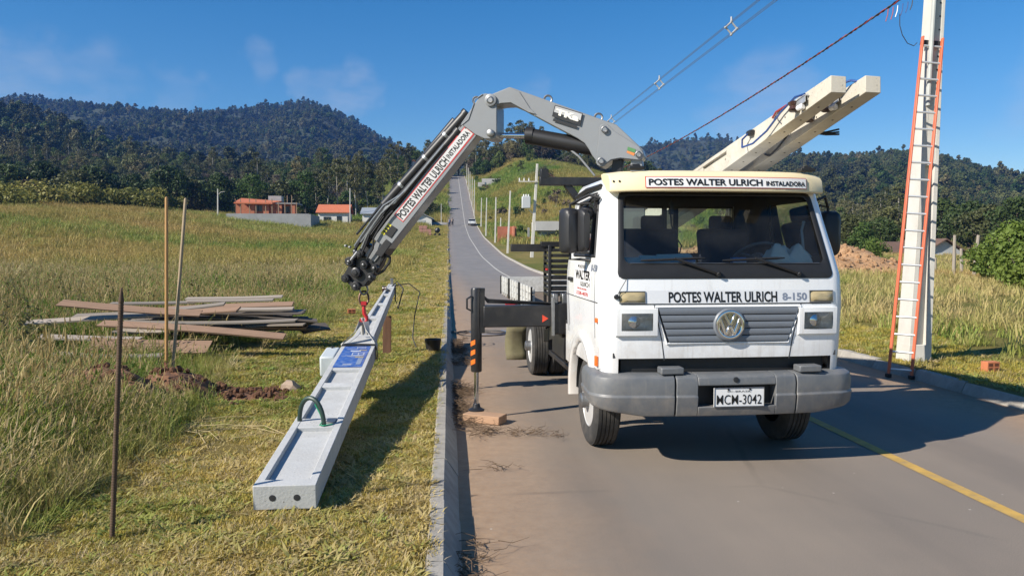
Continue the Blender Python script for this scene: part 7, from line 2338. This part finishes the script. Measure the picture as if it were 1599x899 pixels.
# -- fence posts, right
for (px, pyb, pyt, Y, ln_, lb) in ((1489, 436, 367, 43, 2, 'left one of the tall grey fence posts right of the ladder'), (1502, 432, 388, 44, -1, 'short grey fence post between the two tall ones'), (1519, 444, 367, 40, 9, 'leaning grey fence post by the green bush'), (1461, 430, 402, 47, 0, 'thin short stake left of the grey fence posts'), (1583, 456, 436, 32, 2, 'small stump of a post in front of the green bush')):
    b_ = bpx(px, pyb, Y); t_ = bpx(px + ln_, pyt, Y)
    mb = MB(); mb.tube([Vector((0, 0, -.5)), (t_ - b_) * .5, t_ - b_], [.10, .095, .085] if pyb - pyt > 35 else .06, 8)
    o_ = mb.build('fence_post', mat('grey_old_timber', (.30, .26, .21), .95, var=.2, scale=3, stretch=(4, 4, .5))); o_.location = b_
    tag(o_, lb, 'fence post')
# -- soil mound beyond the truck
M_MND = mat('ochre_gravel_mound', (.40, .23, .115), 1.0, var=.3, scale=3, bump=.06, bscale=8, dirt=(.52, .36, .22), dirt_amt=.7, dirt_scale=1.2)
mb = MB(); nX, nY = 60, 26
def mound(i, j):
    x = 12 + 20 * i / (nX - 1); y = 45 + 12 * j / (nY - 1)
    e_ = max(0, 1 - ((x - 22) / 10) ** 2) ** .8 * max(0, 1 - ((y - 51) / 6) ** 2)
    return (x, y, float(gz(x, y)) - .25 + e_ * (2.15 + 2.2 * (float(fbm(x * .45, y * .45, 15)) - .47)) + (float(fbm(x * 2.5, y * 2.5, 17)) - .47) * .35)
mb.grid(mound, nX, nY)
o_ = struct(mb.build('soil_mound', M_MND, smooth=40, fix=False))
STN = [proto('pebble', clod_mesh('pebble', s_, M_MND, .5)) for s_ in (21, 22, 23)]
pts = []
for k in range(2600):
    i, j = rng.uniform(2, nX - 3), rng.uniform(1, nY - 2)
    p_ = mound(i, j)
    pts.append((p_[0], p_[1], p_[2]))
n = len(pts)
o = instancer('mound_clods', pts, rng.uniform(0, 6, (n, 3)), .03 + .17 * rng.uniform(size=n) ** 4, [0] * n, rng.integers(0, 3, n), STN)
tag(o, 'stones and clods covering the ochre soil mound', 'stones')
# -- parked car on the climbing road
def small_car(px, py, Y, label):
    b_ = bpx(px, py, Y); e = empty('parked_car', (b_.x, Y, float(road_z(Y)) + .0), 0)
    m_ = mat('white_car_paint', (.7, .7, .7), .3, coat=.5)
    body = MB(); body.prism([(-2, .35), (-2, .75), (-1.9, .85), (-1.0, .95), (1.7, .95), (2, .8), (2, .35)], lambda y, z: (-.8, y, z), lambda y, z: (.8, y, z))
    bo = body.build('body', m_, e, bevel=.06)
    cb_ = MB(); cb_.prism([(-1.05, .94), (-.5, 1.42), (1.1, 1.42), (1.65, .94)], lambda y, z: (-.72, y, z), lambda y, z: (.72, y, z)); cb_.build('cabin', M_WIN, e, bevel=.05)
    MB().prism([(-.5, 1.415), (1.1, 1.415), (1.05, 1.47), (-.45, 1.47)], lambda y, z: (-.66, y, z), lambda y, z: (.66, y, z)).build('roof', m_, e, bevel=.02)
    for sx in (-.74, .74):
        for sy in (-1.25, 1.3):
            MB().lathe([(.2, -.09), (.3, -.08), (.3, .08), (.2, .09)], (sx, sy, .3), (1, 0, 0), 16).build('wheel', M_TYRE, e)
    for sx in (-.55, .55): MB().box((sx, -2.0, .70), (.3, .06, .14)).build('headlight', M_REFL, e)
    tag(e, label, 'car')
small_car(737, 357, 173, 'small white car parked at the foot of the climbing road')
# -- two people on the road far ahead
def person(px, py, Y, shirt, trousers, label, fl=0.0):
    b_ = bpx(px, py, Y); z0 = float(road_z(Y))
    J = {'pel': (0, 0, .95), 'che': (0, .02, 1.32), 'nec': (0, 0, 1.5), 'hea': (0, -.02, 1.66), 'top': (0, -.01, 1.76),
         'ls': (-.19, 0, 1.42), 'le': (-.25, .03, 1.15), 'lh': (-.24, -.08, .9), 'rs': (.19, 0, 1.42), 're': (.25, .02, 1.15), 'rh': (.22, -.1, .92),
         'lk': (-.11, -.03, .5), 'lf': (-.13, .0 + fl, .07), 'lt': (-.13, -.16 + fl, .03), 'rk': (.11, -.02, .5), 'rf': (.13, .02 - fl, .07), 'rt': (.13, -.14 - fl, .03), 'lp': (-.1, 0, .9), 'rp': (.1, 0, .9)}
    Rr = {'pel': .15, 'che': .17, 'nec': .06, 'hea': .10, 'top': .07, 'ls': .075, 'le': .05, 'lh': .035, 'rs': .075, 're': .05, 'rh': .035, 'lk': .065, 'lf': .05, 'lt': .035, 'rk': .065, 'rf': .05, 'rt': .035, 'lp': .095, 'rp': .095}
    E_ = [('pel', 'che'), ('che', 'nec'), ('nec', 'hea'), ('hea', 'top'), ('che', 'ls'), ('ls', 'le'), ('le', 'lh'), ('che', 'rs'), ('rs', 're'), ('re', 'rh'), ('pel', 'lp'), ('lp', 'lk'), ('lk', 'lf'), ('lf', 'lt'), ('pel', 'rp'), ('rp', 'rk'), ('rk', 'rf'), ('rf', 'rt')]
    ks = list(J)
    me_ = bpy.data.meshes.new('body'); me_.from_pydata([J[k] for k in ks], [(ks.index(a_), ks.index(c_)) for a_, c_ in E_], [])
    me_.materials.append(mat('skin', (.42, .25, .17), .6))
    o_ = bpy.data.objects.new('person', me_); COL.objects.link(o_)
    sm_ = o_.modifiers.new('skin', 'SKIN'); ss_ = o_.modifiers.new('sub', 'SUBSURF'); ss_.levels = ss_.render_levels = 1
    for k, d_ in zip(ks, me_.skin_vertices[0].data): d_.radius = (Rr[k], Rr[k]); d_.use_root = (k == 'pel')
    o_.location = (b_.x, Y, z0)
    sh = MB(); sh.lathe([(.15, .92), (.18, 1.1), (.21, 1.35), (.16, 1.47), (.08, 1.52)], (0, 0, 0), (0, 0, 1), 12); sh.build('shirt', shirt, o_)
    for s_ in (-1, 1): MB().tube([(s_ * .1, 0, .98), (s_ * .11, -.03, .5), (s_ * .13, 0, .1)], [.13, .095, .08], 10).build('trouser_leg', trousers, o_)
    MB().lathe([(.10, 1.66), (.115, 1.70), (.09, 1.77), (.0, 1.80)], (0, .01, 0), (0, 0, 1), 12).build('hair', M_BLACK, o_)
    tag(o_, label, 'person')
person(702, 352, 170, mat('blue_shirt', (.10, .14, .25), .9), mat('dark_trousers', (.03, .03, .04), .9), 'person in a dark blue shirt standing on the far road', .05)
person(706.5, 351, 172, mat('grey_shirt', (.2, .18, .17), .9), mat('dark_trousers', (.03, .03, .04), .9), 'person in a grey shirt beside the other on the far road', -.04)

# ================================================================== SINGLE TREES AND SHRUBS
def tpx(px, Y): return bpx(px, 330, Y).x
spots = []
for i_, (px, Y, k, s_) in enumerate(((20, 172, 0, 1.1), (70, 176, 0, 1.2), (118, 172, 2, 1.1), (150, 178, 0, 1.15), (212, 182, 0, 1.0), (262, 178, 0, 1.15), (300, 184, 2, 1.0), (345, 182, 0, 1.05), (395, 182, 1, .85), (440, 186, 2, 1.0), (478, 186, 1, .9), (510, 184, 4, .8), (528, 190, 4, .85), (556, 186, 4, .85), (575, 192, 4, .8), (598, 190, 4, .8), (618, 196, 4, .8), (48, 170, 5, 1.0), (240, 174, 5, .8), (135, 168, 3, .8))):
    lbs = ['dark round tree at the wood edge behind the left field', 'tall dark tree at the wood edge behind the brick house', 'broad olive green tree at the wood edge behind the left field', 'bright green tree at the wood edge above the meadow mound', 'slender pale-trunked tree in the row behind the small houses', 'thin brownish half-bare tree at the wood edge on the left']
    where = next(w_ for lim, w_ in ((30, 'at the left picture edge'), (60, 'beside the leftmost dark tree'), (90, 'above the left meadow thicket'), (128, 'behind the left meadow thicket'), (140, 'between the meadow thickets'), (180, 'behind the middle meadow thicket'), (225, 'left of the digging handles'), (250, 'just left of the digging handles'), (275, 'between the two digging handles'), (320, 'just right of the digging handles'), (360, 'behind the street pole left of the brick house'), (410, 'behind the left half of the brick house'), (460, 'behind the right half of the brick house'), (490, 'right of the brick house'), (520, 'behind the orange roofed house'), (540, 'behind the right end of the orange roof'), (560, 'behind the pole between the two small houses'), (585, 'behind the grey roofed house'), (605, 'right of the grey roofed house'), (999, 'beside the crane boom')) if px < lim)
    plant_tree(k, tpx(px, Y), Y, s_, ['dark round tree', 'tall green tree', 'broad olive tree', 'bright green tree', 'slender pale-trunked tree', 'thin brownish tree'][k] + ' at the wood edge ' + where, 'trees along the left wood edge')
for (px, Y, k, s_, lb) in ((700, 300, 1, .9, 'middle dark tree on the hilltop seen under the crane elbow'), (690, 305, 0, .9, 'left dark tree on the hilltop seen under the crane elbow'), (716, 310, 1, .9, 'right dark tree on the hilltop straight above the road end'), (738, 305, 2, .9, 'olive green tree on the hilltop above the road end'),
                         (755, 300, 3, 1.0, 'bright green tree on the hilltop above the concrete wall'), (775, 298, 2, .9, 'olive tree on the hilltop above the concrete wall'), (672, 300, 0, 1.0, 'dark tree beside the orange roofed hill house'), (650, 305, 1, .8, 'tall dark tree behind the orange roofed hill house'),
                         (826, 285, 1, .75, 'dark tree on the hill crest below the boom cylinder'), (845, 288, 0, .7, 'dark round tree on the hill crest under the inner boom'), (890, 290, 0, .8, 'dark round tree on the hill crest right under the inner boom'), (985, 240, 1, 1.0, 'tall dark tree rising behind the crane column'), (1000, 236, 0, .9, 'dark round tree behind the crane column'), (918, 280, 2, .8, 'olive tree on the hill crest behind the boom pivot'),
                         (850, 215, 2, .45, 'small lone shrub-like tree on the grassy hillside'), (868, 180, 5, .35, 'small bare tree on the grassy hillside above the mirror')):
    X = tpx(px, Y); plant_tree(k, X, Y, s_, lb, 'trees on the hilltop' if Y > 230 else None)
for (px, Y, k, s_, lb) in ((1350, 92, 3, .55, 'bright shrub tree behind the soil mound'), (1375, 95, 0, .5, 'dark shrub tree left of the brown roof'), (1325, 100, 2, .6, 'olive shrub tree left of the utility pole'), (1425, 112, 3, .7, 'leafy tree behind the brown roof by the ladder'), (1545, 105, 2, .8, 'olive tree behind the green bush on the right'), (1515, 112, 0, .8, 'dark round tree behind the farm shed'), (1470, 118, 0, .85, 'dark tree right behind the farm shed roof'), (1590, 98, 0, .8, 'dark tree at the right edge above the green bush'), (1395, 125, 2, .8, 'olive tree behind the ladder')):
    plant_tree(k, tpx(px, Y), Y, s_, lb)
# leafy shrubs with fine leaves
M_SHR = leaf_mat('shrub_leaves', (.055, .10, .018), (.15, .21, .04), (.30, .32, .09), trans=.35)
def shrub(px, pyb, Y, w_, h_, seed, label, ncl=46, nl=40, ls=.085, m=None, name='shrub'):
    b_ = bpx(px, pyb, Y)
    e = empty(name, (b_.x, Y, float(gz(b_.x, Y))))
    cm = crown_mesh('crown', m or M_SHR, seed, w_, h_, .1, ncl, nl, ls, hollow=.45)
    link('crown', cm, e)
    st = MB(); r = np.random.default_rng(seed)
    for k in range(6):
        a = r.uniform(0, 6.28); st.tube([(0, 0, -.1), (math.cos(a) * w_ * .15, math.sin(a) * w_ * .15, h_ * .4), (math.cos(a) * w_ * .3, math.sin(a) * w_ * .3, h_ * .8)], [.035, .025, .01], 5)
    st.build('stem', M_BARK, e, smooth=60)
    tag(e, label, 'shrub')
shrub(1585, 455, 30, 3.2, 2.6, 67, 'leafy bright green bush at the right edge behind the lot', 80, 60, .09)
shrub(1610, 455, 27, 2.6, 1.6, 68, 'low bush in front of the big bush at the right edge', 60, 60, .08)
shrub(1545, 440, 36, 2.4, 1.8, 62, 'lower green bush left of the big bush on the right', 50, 50, .09)
shrub(1365, 398, 70, 3.5, 2.2, 63, 'dark green shrub on the slope behind the soil mound')
shrub(1435, 548, 11.75, .42, .5, 64, 'small green weed growing at the foot of the utility pole', 14, 26, .03)
for (px, pyb, Y, w_, h_, sd, lb) in ((55, 345, 128, 13, 4.0, 71, 'olive thicket on the meadow mound at the left edge'), (135, 340, 136, 12, 3.6, 72, 'olive thicket left of centre on the meadow mound'), (200, 340, 142, 11, 3.2, 73, 'yellowish thicket on the meadow mound by the wood'), (250, 342, 146, 8, 4.2, 74, 'tall reed-like thicket behind the digging handles'), (0, 335, 118, 12, 3.0, 75, 'low thicket at the far left of the meadow')):
    shrub(px, pyb, Y, w_, h_, sd, lb, 70, 50, .26, leaf_mat('thicket_leaves', (.12, .14, .03), (.26, .24, .06), (.38, .31, .10), trans=.3), 'thicket')
# single tall weeds standing in the meadow, left
M_WEED = leaf_mat('dark_weed', (.05, .06, .02), (.11, .10, .035), (.2, .15, .06), trans=.25)
WD = []
for s_ in range(4):
    r = np.random.default_rng(700 + s_); V, Fc = [], []
    for st_ in range(3):
        a = r.uniform(0, 6.28); bx_, by_ = .05 * math.cos(a), .05 * math.sin(a); h_ = r.uniform(.7, 1.15); lx, ly = r.normal(0, .12, 2)
        for k in range(26):
            t = r.uniform(.15, 1); c_ = np.array([bx_ + lx * t, by_ + ly * t, h_ * t]); an = r.uniform(0, 6.28); l_ = .11 * (1.2 - t * .7)
            d_ = np.array([math.cos(an), math.sin(an), r.uniform(-.1, .7)]); q_ = np.array([-math.sin(an), math.cos(an), 0]) * .022
            o_ = len(V); V += [tuple(c_), tuple(c_ + d_ * l_ * .5 + q_), tuple(c_ + d_ * l_), tuple(c_ + d_ * l_ * .5 - q_)]; Fc.append((o_, o_ + 1, o_ + 2, o_ + 3))
        o_ = len(V); V += [(bx_ - .008, by_, 0), (bx_ + .008, by_, 0), (bx_ + lx + .003, by_ + ly, h_), (bx_ + lx - .003, by_ + ly, h_)]; Fc.append((o_, o_ + 1, o_ + 2, o_ + 3))
    mb = MB(); mb.add(V, Fc); WD.append(proto('weed', mb.mesh('weed', M_WEED, 0, fix=False)))
X, Y = scatter_region(1100, -30, -3.2, 9, 60, lambda X, Y: in_view(X, Y) & (X < edge_x(Y) - .3) & (fbm(X * .3, Y * .3, 88) > .5))
o = lay('tall_weeds', X, Y, rng.uniform(.5, 1.15, len(X)), rng.uniform(0, .8, len(X)), WD)
tag(o, 'dark stalky weeds standing above the tall grass', 'weeds')

# wood crowning the hilltop
X, Y = scatter_region(420, -22, 105, 283, 345, lambda X, Y: in_view(X, Y) & ((X > 9) | (X < -3)))
o = instancer('forest', np.stack([X, Y, gz(X, Y, False) - .5], -1), np.stack([0 * X, 0 * X, rng.uniform(0, 6.28, len(X))], -1), rng.uniform(.45, .95, len(X)), rng.uniform(.1, .9, len(X)), rng.choice(6, len(X), p=[.28, .2, .22, .16, .06, .08]), PR)
tag(o, 'band of trees crowning the grassy hill behind the crane', 'forest')
# low bushes dotted over the grassy hillside
BU = [proto('bush', crown_mesh('bush', m_, 800 + q, 3.2, 2.2, 0, 16, 16, .28, hollow=.4)) for q, m_ in enumerate((M_LF[1], M_LF[2], M_LF[0], M_LF[3]))]
X, Y = scatter_region(420, 9, 110, 118, 300, lambda X, Y: in_view(X, Y) & (fbm(X * .06, Y * .05, 95) > .47))
o = lay('hill_bushes', X, Y, rng.uniform(.3, 1.0, len(X)), rng.uniform(.2, .9, len(X)), BU)
tag(o, 'low bushes dotted over the grassy hillside right of the road', 'bushes')

# ================================================================== THINGS ON THE DASHBOARD
def dashpt(x, y, z): return t2w((x, y, z))
pp_ = MB()
for k in range(4):
    pp_.box((-.60 + .13 * (k - 1.5) * 1.2, .33 + .012 * k, 1.690 + .008 * k), (.30, .15, .004), rot=Matrix.Rotation(R(14 + 4 * k), 3, 'X') @ Matrix.Rotation(R(6 * (k % 2) - 3), 3, 'Z'))
po_ = pp_.xf(lambda p: dashpt(*p)).build('papers', mat('paper_white', (.72, .74, .72), .8, var=.06, scale=20))
tag(po_, 'white papers spread on the dashboard behind the left of the windscreen', 'papers')
for (x, lb) in ((-.29, 'blue packet on the dashboard left of the middle'), (.15, 'blue packet on the dashboard in front of the steering wheel')):
    b_ = MB(); b_.box((x, .31, 1.695), (.115, .07, .05)); b_.xf(lambda p: dashpt(*p))
    bo = b_.build('packet', mat('bright_blue_card', (.02, .23, .62), .45, var=.12, scale=25), bevel=.004); tag(bo, lb, 'packet')
    st_ = MB(); st_.box((x, .273, 1.678), (.112, .003, .012)); st_.xf(lambda p: dashpt(*p)); st_.build('packet_band', M_WTXT, bo)
cl_ = MB(); N_ = 26
def cloth(i, j):
    u, v = i / (N_ - 1) * 2 - 1, j / (N_ - 1) * 2 - 1
    x = .60 + .22 * u * (1 - .1 * abs(v)); y = .40 + .13 * v
    e_ = max(0, 1 - max(abs(u), abs(v)) ** 3)
    z = 1.66 + e_ * (.04 + .20 * float(fbm((u + 2) * 1.7, (v + 3) * 1.7, 5)) + .05 * math.sin(6 * u + 3 * v))
    return dashpt(x, y, z)
cl_.grid(cloth, N_, N_)
co_ = cl_.build('cloth', mat('white_cotton', (.70, .70, .68), .95, var=.05, scale=30), smooth=80, fix=False)
co_.modifiers.new('thick', 'SOLIDIFY').thickness = .006
tag(co_, 'crumpled white cloth on the dashboard at the driver side', 'cloth')
bt = MB(); c_ = dashpt(-.14, .42, 1.665); bt.lathe([(.016, 0), (.018, .01), (.018, .05), (.008, .065), (.008, .08), (0, .082)], c_, (0, 0, 1), 12)
bo = bt.build('small_bottle', mat('pink_bottle', (.55, .28, .22), .4)); tag(bo, 'tiny pinkish bottle on the dashboard near the middle', 'bottle')

# ================================================================== AIR
hz = MB(); hz.box((300, 1080, 205), (7000, 2300, 412))
hm = bpy.data.materials.new('haze'); hm.use_nodes = True
hn = hm.node_tree; hn.nodes.clear()
pvn = hn.nodes.new('ShaderNodeVolumePrincipled'); pvn.inputs['Color'].default_value = (.14, .36, 1.0, 1); pvn.inputs['Density'].default_value = .00014
hn.links.new(pvn.outputs[0], hn.nodes.new('ShaderNodeOutputMaterial').inputs['Volume'])
ho_ = hz.build('haze', hm, smooth=0); ho_['kind'] = 'stuff'
tag(ho_, 'thin blue air haze over the hills', 'haze')
